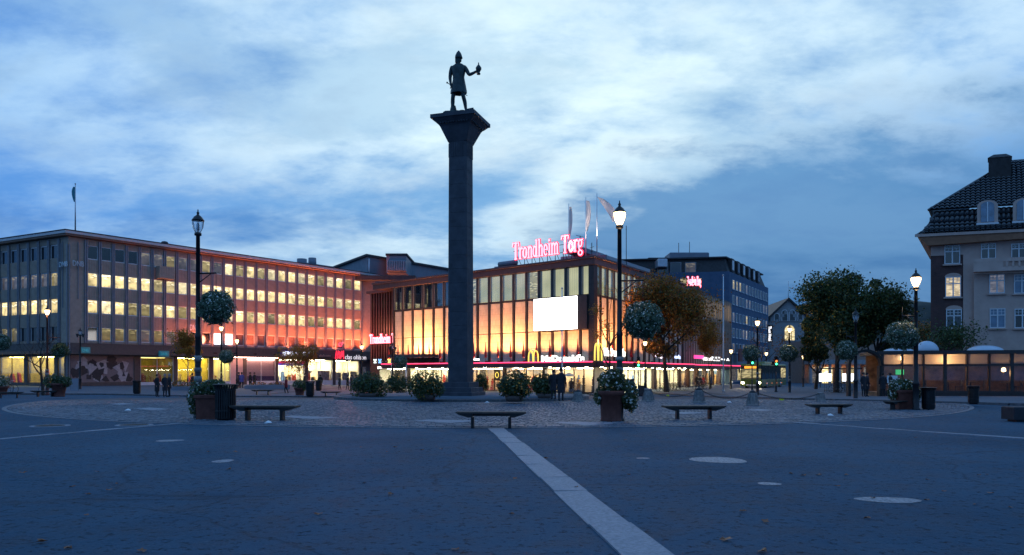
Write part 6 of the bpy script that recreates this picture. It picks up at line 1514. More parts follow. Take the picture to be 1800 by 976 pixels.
# ---------------------------------------------------------------- benches, bins, planters
def make_bench(label):
    e = empty('bench', (0,0,0), 0, label, 'bench', 'benches round the square')
    for i in range(4): MB().bbox(-0.94, 0.94, -0.24+i*0.125, -0.24+i*0.125+0.108, 0.405, 0.45, 0.008).build('seat_slat', M['wood'], e)
    for s in (-1, 1):
        MB().prism([(s*0.50,0.30),(s*0.62,0.30),(s*0.90,0.39),(s*0.90,0.404),(s*0.50,0.404)], -0.22, 0.22).build('bracket', M['iron'], e)
        MB().box(s*0.50-0.04 if s > 0 else -0.54, s*0.50+0.04 if s > 0 else -0.46, -0.10, 0.10, 0.0, 0.305).build('leg', M['iron'], e)
    MB().box(-0.5, 0.5, -0.05, 0.05, 0.33, 0.40).build('beam', M['iron'], e)
    return e
bench0 = make_bench('dark wooden bench in the centre, at the head of the granite strip')
c = gp(863.5, 753); bench0.location = c; bench0.scale = (1.0,)*3; bench0.rotation_euler = (0,0,R(-1.5))
for u, v, w, rz, t in ((466, 741, 117, -4, 'dark wooden bench right of the slatted bin'), (1219, 739, 108, 2, 'dark wooden bench in front of the stone bollards'), (1457, 729.5, 79, 8, 'dark wooden bench below the rightmost stone bollard'),
                 (1578, 721.5, 50, 38, 'dark wooden bench standing before the right planter'), (461.5, 694.5, 38, 0, 'small far bench before the pink shop front'), (582, 697, 36, 0, 'small far bench left of the column island'),
                 (16, 700, 30, 25, 'small far bench at the left picture edge'), (79, 697.5, 42, 4, 'small far bench under the bare tree')):
    p = gp(u, v, 0.1 if v < 699 else 0); clone(bench0, p, R(rz), t, min(1.25, max(0.85, w/F*p.y/1.88/abs(math.cos(R(rz))))))
blk = empty('concrete_bench', gp(1830, 741), R(3), 'low dark block bench at the right picture edge', 'bench')
MB().bbox(-1.07, 1.0, -0.3, 0.3, 0.07, 0.46, 0.03).build('seat_block', pm('dark_concrete', (0.012,0.013,0.02), 0.7, bump=0.2), blk)
for x in (-0.8, 0.7): MB().box(x-0.12, x+0.12, -0.2, 0.2, 0, 0.07).build('foot', M['iron'], blk)
def make_bin(label):
    e = empty('litter_bin', (0,0,0), 0, label, 'litter bin', 'slatted litter bins')
    n = 26; r = 0.29; sl = MB().add([(-0.021,-r-0.012,0.09),(0.021,-r-0.012,0.09),(0.021,-r-0.012,0.98),(-0.021,-r-0.012,0.98),(-0.021,-r+0.012,0.09),(0.021,-r+0.012,0.09),(0.021,-r+0.012,0.98),(-0.021,-r+0.012,0.98),
                 (-0.024,-r-0.07,1.12),(0.024,-r-0.07,1.12),(0.024,-r-0.045,1.12),(-0.024,-r-0.045,1.12)],
                [(0,1,2,3),(5,4,7,6),(1,5,6,2),(4,0,3,7),(3,2,9,8),(6,7,11,10),(2,6,10,9),(7,3,8,11),(8,9,10,11),(4,5,1,0)]).mesh('slat', M['iron'])
    for i in range(n): put('slat', sl, e, (0,0,0), TAU*i/n)
    MB().lathe([(0.25,0.0),(0.25,0.07),(0.275,0.09),(0.275,0.12)], n=24).build('base', M['iron'], e)
    MB().lathe([(0.262,0.1),(0.262,0.95),(0.24,0.95),(0.24,0.12)], n=24).build('liner', pm('bin_liner', (0.008,0.009,0.012), 0.5), e)
    for z, q in ((0.30,0.305), (0.97,0.306)): MB().lathe([(q-0.012,0),(q,0.005),(q,0.035),(q-0.012,0.04)], (0,0,z), 24).build('hoop', M['iron'], e)
    MB().lathe([(0.345,1.11),(0.375,1.115),(0.375,1.14),(0.345,1.145)], n=28).build('rim', M['iron'], e)
    return e
bin0 = make_bin('large black slatted litter bin beside the terracotta planter at left'); p = gp(396.5, 740.5); bin0.location = p
for u, v, vt, t in ((1632, 721.5, 681, 'black slatted litter bin right of the right lamp post'), (1711, 710.5, 678.5, 'dark litter bin standing on the right pavement'), (545, 697, 670, 'slatted bin beside the potted plant, left of the column'), (240.5, 692.5, 669, 'dark bin before the painted mural'), (560, 687, 668, 'small bin before the bright shop')):
    p = gp(u, v, 0.1 if v < 712 else 0); clone(bin0, p, 0.2*u, t, (hz(vt, p.y)-p.z)/1.145)
def leafy(seed, blobs, n, size, mats, flowers=0, weights=None, fsize=0.03):
    """mesh of leaf faces spread through overlapping blobs (x,y,z,rx,ry,rz)"""
    rr = random.Random(seed); b = MB(); vol = [bb[3]*bb[4]+bb[5]*bb[3] for bb in blobs]; tot = sum(vol)
    for bi, bb in enumerate(blobs):
        k = int(n*vol[bi]/tot)
        for q in range(k):
            d = Vector((rr.gauss(0,1),rr.gauss(0,1),rr.gauss(0,1))).normalized(); r = (0.55+0.5*rr.random()**0.5)*(1+0.22*noise.noise(d*2.5+Vector((seed,bi,0))))
            p = Vector((bb[0]+d.x*bb[3]*r, bb[1]+d.y*bb[4]*r, bb[2]+d.z*bb[5]*r))
            if p.z < 0.0: continue
            nn = (d+Vector((rr.gauss(0,.8),rr.gauss(0,.8),rr.gauss(0,.8)))).normalized(); t = Vector((rr.uniform(-1,1),rr.uniform(-1,1),rr.uniform(-1,1))); t = (t-nn*t.dot(nn)).normalized(); w = nn.cross(t); s = size*rr.uniform(0.6,1.3)
            b.add([p-t*s, p+w*s*0.55+nn*s*0.15, p+t*s, p-w*s*0.55+nn*s*0.15], [(0,1,2,3)], rr.choices(range(len(mats)), weights)[0] if weights else rr.randrange(len(mats)))
        kf = int(flowers*vol[bi]/tot)
        for q in range(kf):
            d = Vector((rr.gauss(0,1),rr.gauss(0,1),rr.gauss(0,1))).normalized(); r = 1.08*(1+0.22*noise.noise(d*2.5+Vector((seed,bi,0))))
            p = Vector((bb[0]+d.x*bb[3]*r, bb[1]+d.y*bb[4]*r, bb[2]+d.z*bb[5]*r))
            if p.z < 0: continue
            t = Vector((0,0,1)).cross(d).normalized() if abs(d.z) < 0.9 else Vector((1,0,0)); w = d.cross(t); s = fsize*rr.uniform(0.7,1.3); b.add([p-t*s,p-w*s,p+t*s,p+w*s], [(0,1,2,3)], len(mats)-1)
    return b
def planter(u, v, label, h, r0, r1, blobs, seed, n, mats, square=False, up=0.0, weights=None, flowers=0, s=0.055):
    p = gp(u, v, up); e = empty('planter', p, 0, label, 'planter', 'terracotta planters with flowers')
    if square: b = MB(); b.add([(x*r0,y*r0,0) for x,y in ((-1,-1),(1,-1),(1,1),(-1,1))]+[(x*r1,y*r1,h) for x,y in ((-1,-1),(1,-1),(1,1),(-1,1))], [(0,1,5,4),(1,2,6,5),(2,3,7,6),(3,0,4,7),(3,2,1,0)]); b.bbox(-r1-0.04, r1+0.04, -r1-0.04, r1+0.04, h-0.10, h, 0.02); b.bbox(-r0-0.02, r0+0.02, -r0-0.02, r0+0.02, 0, 0.09, 0.02)
    else: b = MB().lathe([(r0,0),(r0*1.04,0.05),(r0,0.09),(r0*0.98,0.12),(r1*0.93,h-0.16),(r1*1.08,h-0.13),(r1*1.12,h-0.03),(r1*1.06,h),(r1*0.95,h),(r1*0.9,h-0.08)], n=24)
    b.build('pot', M['terracotta'], e); MB().lathe([(r1*0.92,h-0.09),(r1*0.92,h-0.04)], n=16).build('soil', M['soil'], e)
    leafy(seed, blobs, n, s, mats, flowers, weights).build('foliage', mats, e); return e
G3 = [M['leaf_green'], M['leaf_dark'], M['leaf_teal'], M['flower']]
planter(369, 738.5, 'square terracotta planter with trailing leaves behind the left lamp post', 0.80, 0.30, 0.33, [(0.05,0,1.0,0.42,0.35,0.26),(-0.42,-0.05,0.75,0.22,0.3,0.42),(0.25,0,1.05,0.3,0.3,0.22),(-0.5,0,0.5,0.14,0.2,0.34)], 3, 1500, G3, True, weights=(5,3,2,0.5), flowers=60)
planter(1074, 742, 'large round terracotta pot with spilling flowers beside the lit lamp', 0.95, 0.31, 0.36, [(-0.05,0,1.2,0.38,0.35,0.34),(0.1,0,1.35,0.3,0.25,0.25),(0.52,0.05,0.85,0.30,0.3,0.42),(0.6,0.05,0.55,0.2,0.2,0.25),(-0.4,0.05,0.75,0.12,0.2,0.25)], 4, 2200, G3, weights=(4,5,2,0.6), flowers=130)
planter(1588, 720.5, 'terracotta planter with pale flowers left of the right lamp post', 0.80, 0.33, 0.37, [(-0.05,0,1.0,0.48,0.4,0.24),(-0.4,0,0.7,0.2,0.3,0.3),(0.45,0.1,0.65,0.25,0.3,0.4)], 6, 1700, G3, True, weights=(5,2,3,0.5), flowers=150)
planter(527, 695, 'round pot with a leafy plant beside the far slatted bin', 0.65, 0.35, 0.45, [(0,0,0.95,0.62,0.6,0.42),(0.3,0,0.7,0.35,0.4,0.3)], 7, 900, G3, up=0.1, weights=(4,4,3,0.3), s=0.08)
planter(104, 697.5, 'terracotta pot with shrub under the bare tree at far left', 0.85, 0.32, 0.45, [(-0.4,0,0.95,0.5,0.5,0.45),(0.35,0,0.95,0.4,0.4,0.35)], 8, 900, G3, up=0.1, weights=(4,4,3,0.3), s=0.08)
planter(270*0+3, 694, 'leafy pot at the very left edge', 0.6, 0.3, 0.4, [(0,0,0.9,0.5,0.5,0.45)], 9, 500, G3, up=0.1, s=0.08)
# big shrubs on the column island
def shrub(u, v, w, h, label, seed, gold=0.0, Y=None):
    p = gp(u, v, 0.12); k = p.y/F; W, Hh = w*k/2, h*k; e = empty('flowering_shrub', p, 0, label, 'shrub', 'shrubs round the column')
    MB().lathe([(W*0.42,0),(W*0.50,0.25),(W*0.46,0.28)], n=18).build('tub', M['browndark'], e)
    rr = random.Random(seed); bl = [(0,0,Hh*0.52,W*0.72,W*0.6,Hh*0.46)]
    for i in range(7): a = TAU*i/7; bl.append((W*0.55*math.cos(a), W*0.4*math.sin(a), Hh*rr.uniform(0.28,0.62), W*rr.uniform(0.32,0.45), W*0.4, Hh*rr.uniform(0.22,0.34)))
    mats = [M['leaf_dark'], M['leaf_green'], M['leaf_teal'], M['leaf_gold'], M['flower_or']]
    leafy(seed, bl, 2600, 0.075, mats, int(60*gold), (6,3,2.2,0.25*gold+0.1,0.0), 0.05).build('foliage', mats, e)
for a in ((648,699.5,72,46,'dark rounded shrub farthest left of the column',1,0.3), (697,697,46,42,'dark shrub second left of the column',2,0.6), (749,703.5,70,54,'big shrub with orange flowers just left of the column',3,1.2),
          (846,690,30,34,'small shrub behind the column at right',4,0.6), (904,706,68,55,'big golden flecked shrub right of the column',5,2.2), (957,701,54,46,'dark shrub beside the standing person',6,0.5)): shrub(*a)

# ---------------------------------------------------------------- trees
def tree(label, u, v, vt, wpx, trunk_r, leaf_n, leaf_s, mats, seed, bare=False, start=0.28, Y=None, weights=None, lean=0.0, depth=4, up=0.0, name='leafy_tree', group=None, clumps=0):
    p = gp(u, v, up) if Y is None else atY(u, Y, up); hgt = hz(vt, p.y)-p.z; W = wpx/F*p.y/2
    e = empty(name, p, 0, label, 'tree', group); rr = random.Random(seed); tb = MB(); tips = []
    cz, ch = hgt*(start+1)/2, hgt*(1-start)/2
    def inside(q): return ((q.x-lean)/W)**2+(q.y/W)**2+((q.z-cz)/ch)**2
    def grow(a, d, L, r, lev):
        n = 4; pts = [a]; rs = [r]
        for i in range(n):
            d = (d+Vector((rr.gauss(0,.13),rr.gauss(0,.13),rr.gauss(0,.07)+0.03))*(0.3 if lev == 0 else 1)).normalized(); pts.append(pts[-1]+d*L/n); rs.append(r*(1-0.5*(i+1)/n))
            if lev >= 2: tips.append(pts[-1])
        tb.tube(pts, rs, 7 if lev < 2 else 4, cap=False)
        if lev >= depth or inside(pts[-1]) > 1.15: tips.append(pts[-1]); return
        k = rr.randint(3, 4) if lev else rr.randint(5, 6)
        for i in range(k):
            f = rr.uniform(0.45, 1.0) if lev else rr.uniform(0.55, 1.0); j = min(n, max(1, int(f*n+0.5))); q = pts[j]
            a_ = TAU*(i+rr.random()*0.7)/k; out = Vector((math.cos(a_), math.sin(a_), rr.uniform(0.15, 0.95))).normalized()
            nd = (d*(0.55 if lev else 0.35)+out).normalized(); grow(q, nd, L*rr.uniform(0.58,0.78), rs[j]*0.72, lev+1)
    grow(Vector((0,0,-0.1)), Vector((lean*0.08,0,1)).normalized(), hgt*(start+0.22), trunk_r, 0)
    # fit the branches into the crown
    mx = max(max(math.hypot(t.x, t.y) for t in tips), 0.1); mz = max(t.z for t in tips); fx, fz = W*0.95/mx, hgt*0.98/mz
    def fit(q): k = ss(hgt*0.12, hgt*0.45, q[2]); return (q[0]*(1+(fx-1)*k), q[1]*(1+(fx-1)*k), q[2]*(1+(fz-1)*k))
    tb.v = [fit(q) for q in tb.v]; tips = [Vector(fit(t)) for t in tips]
    tb.build('trunk', M['bark'], e)
    if leaf_n:
        b = MB(); per = max(1, leaf_n//len(tips)); sc_ = W*0.16
        for t in tips:
            if t.z < hgt*start*0.75: continue
            dens = 0.5+noise.noise(t*0.55+Vector((seed,0,0)))*1.3
            for q in range(max(0, int(per*(0.75+dens)))):
                pp = t+Vector((rr.gauss(0,sc_),rr.gauss(0,sc_),rr.gauss(0,sc_*0.75))); nn = Vector((rr.gauss(0,1),rr.gauss(0,1),rr.gauss(0.4,1))).normalized(); tt = Vector((rr.uniform(-1,1),rr.uniform(-1,1),rr.uniform(-1,1))); tt = (tt-nn*tt.dot(nn)).normalized(); w = nn.cross(tt); s = leaf_s*rr.uniform(0.6,1.35)
                b.add([pp-tt*s, pp+w*s*0.6, pp+tt*s, pp-w*s*0.6], [(0,1,2,3)], rr.choices(range(len(mats)), weights)[0] if weights else rr.randrange(len(mats)))
        if clumps:
            cl = []
            for q in range(clumps):
                d = Vector((rr.gauss(0,1),rr.gauss(0,1),rr.gauss(0,1))).normalized(); r = rr.random()**0.45*0.86; r *= 1+0.5*noise.noise(d*1.9+Vector((seed,3,0)))
                z = cz+d.z*ch*r; taper = 1.0 if z < cz else 1-0.18*(z-cz)/ch
                s_ = W*rr.uniform(0.11,0.24); cl.append((d.x*W*r*taper, d.y*W*r*taper, max(z, hgt*start*0.9), s_, s_, s_*0.8))
            mb = leafy(seed+77, cl, int(leaf_n*0.9), leaf_s*0.95, mats, 0, weights)
            b.add(mb.v, mb.f); b.m[-len(mb.f):] = mb.m
        b.build('crown', mats, e)
    return e
tree('large rusty autumn tree before the street shops', 1172, 683, 486, 168, 0.30, 15500, 0.125, [M['leaf_autumn'], M['leaf_dark'], M['leaf_gold']], 12, weights=(6,1.8,1.2), start=0.27, Y=75, clumps=46)
tree('half bare tree before the lit mall corner', 1072, 690, 503, 84, 0.13, 650, 0.07, [M['leaf_autumn'], M['leaf_gold']], 15, start=0.30, depth=4, Y=64)
tree('young golden tree before the pink shop front', 529, 686.5, 600, 82, 0.07, 2600, 0.085, [M['leaf_gold'], M['leaf_autumn']], 17, weights=(5,1), start=0.42, depth=3, Y=84, clumps=14)
tree('young orange tree before the yellow shop', 329, 688, 583, 58, 0.06, 2400, 0.085, [M['leaf_gold'], M['leaf_autumn']], 18, weights=(5,1), start=0.38, depth=3, Y=76, clumps=14)
tree('bare tree before the left shop windows', 76, 693, 560, 100, 0.12, 0, 0.05, [M['leaf_dark']], 19, start=0.35, depth=4, up=0.1)
D3 = [M['leaf_dark'], M['leaf_green'], M['leaf_gold']]
tree('tallest dark green tree right of the chapel', 1470, 690, 478, 148, 0.28, 17000, 0.125, D3, 22, weights=(6,1.8,0.8), clumps=34, start=0.20, group='dark trees on the right pavement', up=0.1)
tree('dark tree leaning over the bus shelter', 1434, 684, 556, 62, 0.2, 5000, 0.125, D3, 23, weights=(6,1.2,1.2), clumps=20, start=0.22, group='dark trees on the right pavement', up=0.1)
tree('airy dark tree left of the pavilion', 1535, 690, 492, 140, 0.22, 11000, 0.12, D3, 24, weights=(6,2.4,0.3), clumps=20, start=0.22, group='dark trees on the right pavement', up=0.1)
tree('slender green tree standing before the town house', 1681, 694, 560, 116, 0.08, 2700, 0.10, [M['leaf_dark'], M['leaf_green']], 25, start=0.32, depth=4, up=0.1)
tree('rust tinged tree behind the right lamp', 1612, 680, 560, 76, 0.12, 3200, 0.13, [M['leaf_autumn'], M['leaf_dark']], 26, start=0.25, up=0.1)
tree('nearly bare street tree before the blue block', 1341, 678, 553, 70, 0.14, 500, 0.11, [M['leaf_autumn']], 27, start=0.3, name='street_tree', Y=98)
tree('nearly bare street tree before the chapel', 1368, 677, 586, 50, 0.12, 420, 0.11, [M['leaf_autumn']], 28, start=0.3, name='street_tree', Y=104)
tree('slim rusty street tree by the shop wing', 1248, 680, 560, 76, 0.1, 2600, 0.1, [M['leaf_autumn'], M['leaf_gold']], 29, start=0.4, name='street_tree', Y=84, clumps=16)
hg = empty('low_hedge', gp(345, 686.5, 0.1), R(20), 'low rusty hedge in troughs before the yellow shop', 'hedge')
MB().bbox(-2.3, 2.3, -0.3, 0.3, 0, 0.4, 0.03).build('trough', M['greyclad'], hg); leafy(41, [(-1.5,0,0.7,0.8,0.35,0.35),(0,0,0.7,0.9,0.35,0.38),(1.5,0,0.7,0.8,0.35,0.33)], 900, 0.08, [M['leaf_autumn'], M['leaf_green']]).build('foliage', [M['leaf_autumn'], M['leaf_green']], hg)
sp = empty('stone_trough', gp(470, 684.5, 0.1), R(20), 'long low stone planting trough before the pink shop windows', 'planter'); MB().bbox(-2.4, 2.4, -0.35, 0.35, 0, 0.5, 0.04).build('trough', M['greyclad'], sp); leafy(42, [(-1,0,0.6,0.9,0.3,0.22),(1,0,0.6,0.9,0.3,0.22)], 500, 0.07, [M['leaf_autumn'], M['leaf_dark']]).build('foliage', [M['leaf_autumn'], M['leaf_dark']], sp)
# grass tufts at the foot of posts
def tufts(u, v, w, label, seed):
    rr = random.Random(seed); p = gp(u, v); b = MB()
    for k in range(160):
        x, y = rr.gauss(0, w/2), rr.gauss(0, 0.05); hh = rr.uniform(0.02,0.06); a = rr.uniform(0,TAU)
        b.add([(x-0.006*math.cos(a),y-0.006*math.sin(a),0.004),(x+0.006*math.cos(a),y+0.006*math.sin(a),0.004),(x+rr.gauss(0,.02),y+rr.gauss(0,.02),hh)], [(0,1,2)])
    tag(b.build('grass_tuft', M['leaf_green'], None, p), label, 'grass', kind='stuff')
tufts(1110, 742.5, 0.55, 'thin grass growing by the terracotta pot', 1); tufts(470, 741.5, 0.8, 'thin grass under the bench', 2); tufts(1060, 742.5, 0.3, 'thin grass at the pot foot', 3); tufts(1575, 721.5, 0.7, 'thin grass under the right bench', 4); tufts(335, 738, 0.4, 'thin grass at the left lamp post', 5)

# ---------------------------------------------------------------- people
def pcol(name, c): return pm('cloth_'+name, c, 0.85, var=0.15, scale=6)
HAIR = {'dark': pcol('hair_dark', (0.015,0.012,0.010)), 'grey': pcol('hair_grey', (0.25,0.25,0.26)), 'brown': pcol('hair_brown', (0.05,0.03,0.02)), 'fair': pcol('hair_fair', (0.25,0.17,0.08))}
def person(u, v, hpx, label, coat=(0.012,0.013,0.02), legs=(0.012,0.012,0.016), hair='dark', rz=0.0, stride=0.0, Y=None, arms=0.0, coat_len=0.55, up=0.0, bend=0.0, holds=None):
    p = gp(u, v, up) if Y is None else atY(u, Y, up)
    h = min(1.9, max(1.55, hpx/F*p.y)); k = h/1.76; e = empty('person', p, rz, label, 'person')
    def J(x, y, z, r, r2=None): return (x*k, y*k, z*k, r*k) if r2 is None else (x*k, y*k, z*k, r*k, r2*k)
    s = stride
    jt = {'pel': J(0,0,0.96,0.15,0.11), 'waist': J(0,0.0,1.10,0.145,0.105), 'chest': J(0,-bend*0.1,1.34,0.165,0.115), 'nb': J(0,-bend*0.16,1.47,0.08), 'neck': J(0,-0.01-bend*0.18,1.53,0.055), 'chin': J(0,-0.035-bend*0.2,1.59,0.072), 'head': J(0,-0.01-bend*0.2,1.66,0.088,0.098), 'top': J(0,0.0-bend*0.2,1.73,0.07),
          'nose': J(0,-0.122-bend*0.2,1.635,0.014),
          'hL': J(0.09,0,0.90,0.095), 'kL': J(0.10,-0.16*s-0.01,0.50,0.062), 'aL': J(0.10,-0.12*s+0.02,0.09,0.042), 'tL': J(0.115,-0.13-0.12*s,0.035,0.038),
          'hR': J(-0.09,0,0.90,0.095), 'kR': J(-0.10,0.10*s-0.01,0.50,0.062), 'aR': J(-0.10,0.26*s+0.02,0.09+0.06*s,0.042), 'tR': J(-0.115,0.10*s-0.10,0.035+0.02*s,0.038),
          'sL': J(0.19,0,1.42,0.07), 'eL': J(0.245,0.03,1.15,0.052), 'wL': J(0.23,-0.10-0.1*s,0.92,0.036), 'sR': J(-0.19,0,1.42,0.07), 'eR': J(-0.245,0.03,1.15,0.052), 'wR': J(-0.23,-0.10+0.1*s,0.92,0.036)}
    if arms:
        jt['eL'] = J(0.25,-0.05,1.17,0.052); jt['wL'] = J(0.12,-0.26,1.22+0.1*arms,0.036); jt['eR'] = J(-0.25,-0.05,1.17,0.052); jt['wR'] = J(-0.12,-0.26,1.22,0.036)
    ed = chain('pel','waist','chest','nb','neck','chin','head','top')+[('chin','nose')]+chain('pel','hL','kL','aL','tL')+chain('pel','hR','kR','aR','tR')+chain('chest','sL','eL','wL')+chain('chest','sR','eR','wR')
    for sd, sg in (('L',1), ('R',-1)):
        w = jt['w'+sd]; d = Vector((0,-0.25,-1)).normalized()*0.07*k if not arms else Vector((-sg*0.3,-1,0)).normalized()*0.07*k
        jt['m'+sd] = (w[0]+d.x, w[1]+d.y, w[2]+d.z, 0.032*k); ed.append(('w'+sd, 'm'+sd))
        for f in range(4): m_ = jt['m'+sd]; jt['f%d%s' % (f, sd)] = (m_[0]+d.x*(0.8+0.12*(f in (1, 2))), m_[1]+d.y*(0.9)+(f-1.5)*0.017*k, m_[2]+d.z*0.9-0.008*k, 0.009*k); ed.append(('m'+sd, 'f%d%s' % (f, sd)))
        jt['t'+sd+'h'] = (w[0]-sg*0.02*k+d.x*0.7, w[1]+d.y*0.8-0.035*k, w[2]+d.z*0.8, 0.010*k); ed.append(('w'+sd, 't'+sd+'h'))
    mats = [pcol('coat', coat), pcol('legs', legs), M['skin'], HAIR[hair], M['rubber']]
    zc = 0.96*k
    def pick(c):
        if c.z < 0.10*k: return 4
        if c.z > 1.54*k: return 3 if (c.z > 1.69*k or c.y > 0.02*k-bend*0.2*k) else 2
        if c.z > 1.50*k: return 2
        if c.z < 0.90*k and abs(c.x) < 0.20*k: return 1
        if (c.z < 0.90*k or (arms and c.y < -0.27*k)): return 2
        return 0
    put('body', skin_body('body', jt, ed, 'pel', mats, pick, sub=1), e)
    n = 14; lv = [(coat_len*1.0,0.205,0.16),(0.80,0.195,0.155),(1.0,0.185,0.145),(1.15,0.18,0.14),(1.34,0.205,0.145),(1.45,0.17,0.11),(1.515,0.075,0.075)]; vs = []
    for z, rx, ry in lv:
        for j in range(n): a = TAU*j/n; vs.append((rx*k*math.cos(a), ry*k*math.sin(a)-bend*0.08*k*(z > 1.2), z*k))
    MB().add(vs, [(i*n+j, i*n+(j+1)%n, (i+1)*n+(j+1)%n, (i+1)*n+j) for i in range(len(lv)-1) for j in range(n)], 0, True).build('coat', mats[0], e)
    MB().ball((0,0.012*k-bend*0.2*k,1.685*k), 0.105*k, 12, 0, 0.95, 1.05, 0.95).build('hair', mats[3], e)
    fc = MB()
    for sg in (-1, 1): fc.ball((sg*0.033*k,-0.092*k-bend*0.2*k,1.66*k), 0.012*k, 6)
    fc.box(-0.022*k, 0.022*k, -0.104*k-bend*0.2*k, -0.085*k-bend*0.2*k, 1.588*k, 1.594*k); fc.build('eyes_and_mouth', M['rubber'], e)
    return e
person(986, 706, 59, 'tall person in a dark coat with back turned, right of the column shrubs', rz=R(160), coat_len=0.45, up=0.12)
person(973, 703, 50, 'dark clad companion half hidden behind the tall person', rz=R(200), up=0.12)
person(1004, 0, 27, 'small person in dark jacket before the restaurant', Y=73, coat=(0.02,0.015,0.02), rz=R(10), stride=0.4)
person(1113, 0, 30, 'person with a pale bag walking by the traffic light', Y=66, rz=R(90), stride=0.6)
person(276, 700, 40, 'person in a long dark coat standing apart, left of the pair', Y=55, rz=R(80), coat_len=0.45)
person(290, 700, 41, 'grey haired person in dark coat, left one of the close pair', Y=54.5, rz=R(60), hair='grey', coat_len=0.5)
person(297.5, 700, 41, 'white haired person in dark jacket, right one of the close pair', Y=55.5, rz=R(-80), hair='grey', coat_len=0.65)
person(338, 0, 30, 'dark figure walking past the yellow shop', Y=76, rz=R(-90), stride=0.6); person(350, 0, 30, 'figure in brown behind the left lamp', Y=78, rz=R(90), stride=0.4, coat=(0.06,0.04,0.03))
person(420, 0, 30, 'dark figure standing at the pink wall', Y=86, rz=R(150)); person(425, 0, 30, 'person in a blue jacket at the pink wall', Y=85, rz=R(190), coat=(0.03,0.05,0.25), coat_len=0.75)
person(440, 0, 28, 'slim dark figure before the pink window, left of two', Y=88, rz=R(90), stride=0.5); person(447.5, 0, 28, 'dark figure before the pink window, right of two', Y=88, rz=R(80), stride=0.5)
person(503, 697, 31, 'person in a red jacket walking past the far bench', Y=70, rz=R(-80), coat=(0.20,0.014,0.02), stride=0.7, coat_len=0.7)
person(536, 0, 28, 'dark figure behind the potted plant', Y=88, rz=R(120), coat=(0.03,0.02,0.03)); person(563, 0, 28, 'dark figure by the small bin', Y=84, rz=R(200), hair='brown')
for k, (u, t, c) in enumerate(((597,'leftmost walker before the bright shop windows',(0.04,0.03,0.035)), (611,'second walker before the bright shop windows',(0.015,0.014,0.016)), (618,'third walker before the bright shop windows',(0.05,0.03,0.04)), (626,'rightmost walker before the bright shop windows',(0.02,0.02,0.025)))):
    person(u, 0, 27, t, Y=84+k, rz=R(90 if k % 2 else -80), stride=0.6, coat=c, coat_len=0.7)
for k, (u, t, c) in enumerate(((1231,'dark figure at the shop wing doors',(0.02,0.02,0.03)), (1236,'person in a red jacket at the shop wing doors',(0.30,0.02,0.02)), (1250,'figure in grey blue near the bus front',(0.08,0.09,0.13)), (1225,'dark figure left of the red jacket',(0.015,0.012,0.012)))):
    person(u, 0, 25, t, Y=86+k*1.2, rz=R(120*k), coat=c, coat_len=0.7)
for k, (u, v, t) in enumerate(((1518,694,'dark figure standing by the bicycles under the trees'), (1524,694,'dark companion by the bicycles under the trees'), (1552,698,'dark figure left of the pavilion'), (1566,697,'dark figure at the pavilion portal'))):
    person(u, v, 34, t, Y=47+k*0.7, rz=R(70*k+20), up=0.1, bend=0.3 if k > 1 else 0)
um = empty('umbrella', atY(1000, 71.6, 1.75), 0, 'pale open umbrella over the small person', 'umbrella')
MB().lathe([(0.62,0),(0.58,0.09),(0.40,0.22),(0.15,0.30),(0.01,0.33)], n=10).build('canopy', pm('cream_umbrella', (0.6,0.55,0.42), 0.7, var=0.1), um); MB().tube([(0.1,0,-0.75),(0,0,0.36)], 0.012, 5).build('shaft', M['iron'], um)

# ---------------------------------------------------------------- bollards and chains
def bollard(u, v, vt, label, cap=True, w=24):
    p = gp(u, v); h = hz(vt, p.y)-p.z; r = w/F*p.y/2; e = empty('stone_bollard', p, 0.3*u, label, 'bollard', 'stone bollards with chains')
    b = MB(); n = 12; prof = [(r*1.0,0),(r*1.0,h*0.10),(r*0.86,h*0.14),(r*0.66,h*0.55),(r*0.56,h*0.84)]; b.lathe(prof, n=n, sm=False); b.build('shaft', M['bollard'], e)
    for i in range(n): a = TAU*i/n; MB().bar((r*0.88*math.cos(a), r*0.88*math.sin(a), h*0.15),(r*0.58*math.cos(a), r*0.58*math.sin(a), h*0.80),0.05,0.03).build('rib', M['bollard'], e)
    MB().lathe([(r*0.5,h*0.84),(r*0.55,h*0.87),(r*0.42,h*0.95),(r*0.15,h),(0.02,h*1.03)] if cap else [(r*0.58,h*0.84),(r*0.6,h*0.97),(r*0.5,h)], n=12).build('cap', M['iron'] if cap else M['bollard'], e)
    return p+Vector((0,0,h*0.92))
M['bollard'] = pm('weathered_concrete', (0.21,0.205,0.20), 0.85, var=0.35, scale=7, bump=0.5)
tops = [bollard(1016, 707, 685, 'stone bollard nearest the mall corner, left of the pot', w=22), bollard(1139.5, 706.5, 683, 'stone bollard right of the terracotta pot', cap=False), bollard(1229, 709.5, 681, 'stone bollard with dark domed cap behind the bench'), bollard(1323, 714, 686, 'stone bollard at the foot of the traffic light'), bollard(1442, 706, 690, 'stone bollard behind the right bench, cut low', cap=False, w=20)]
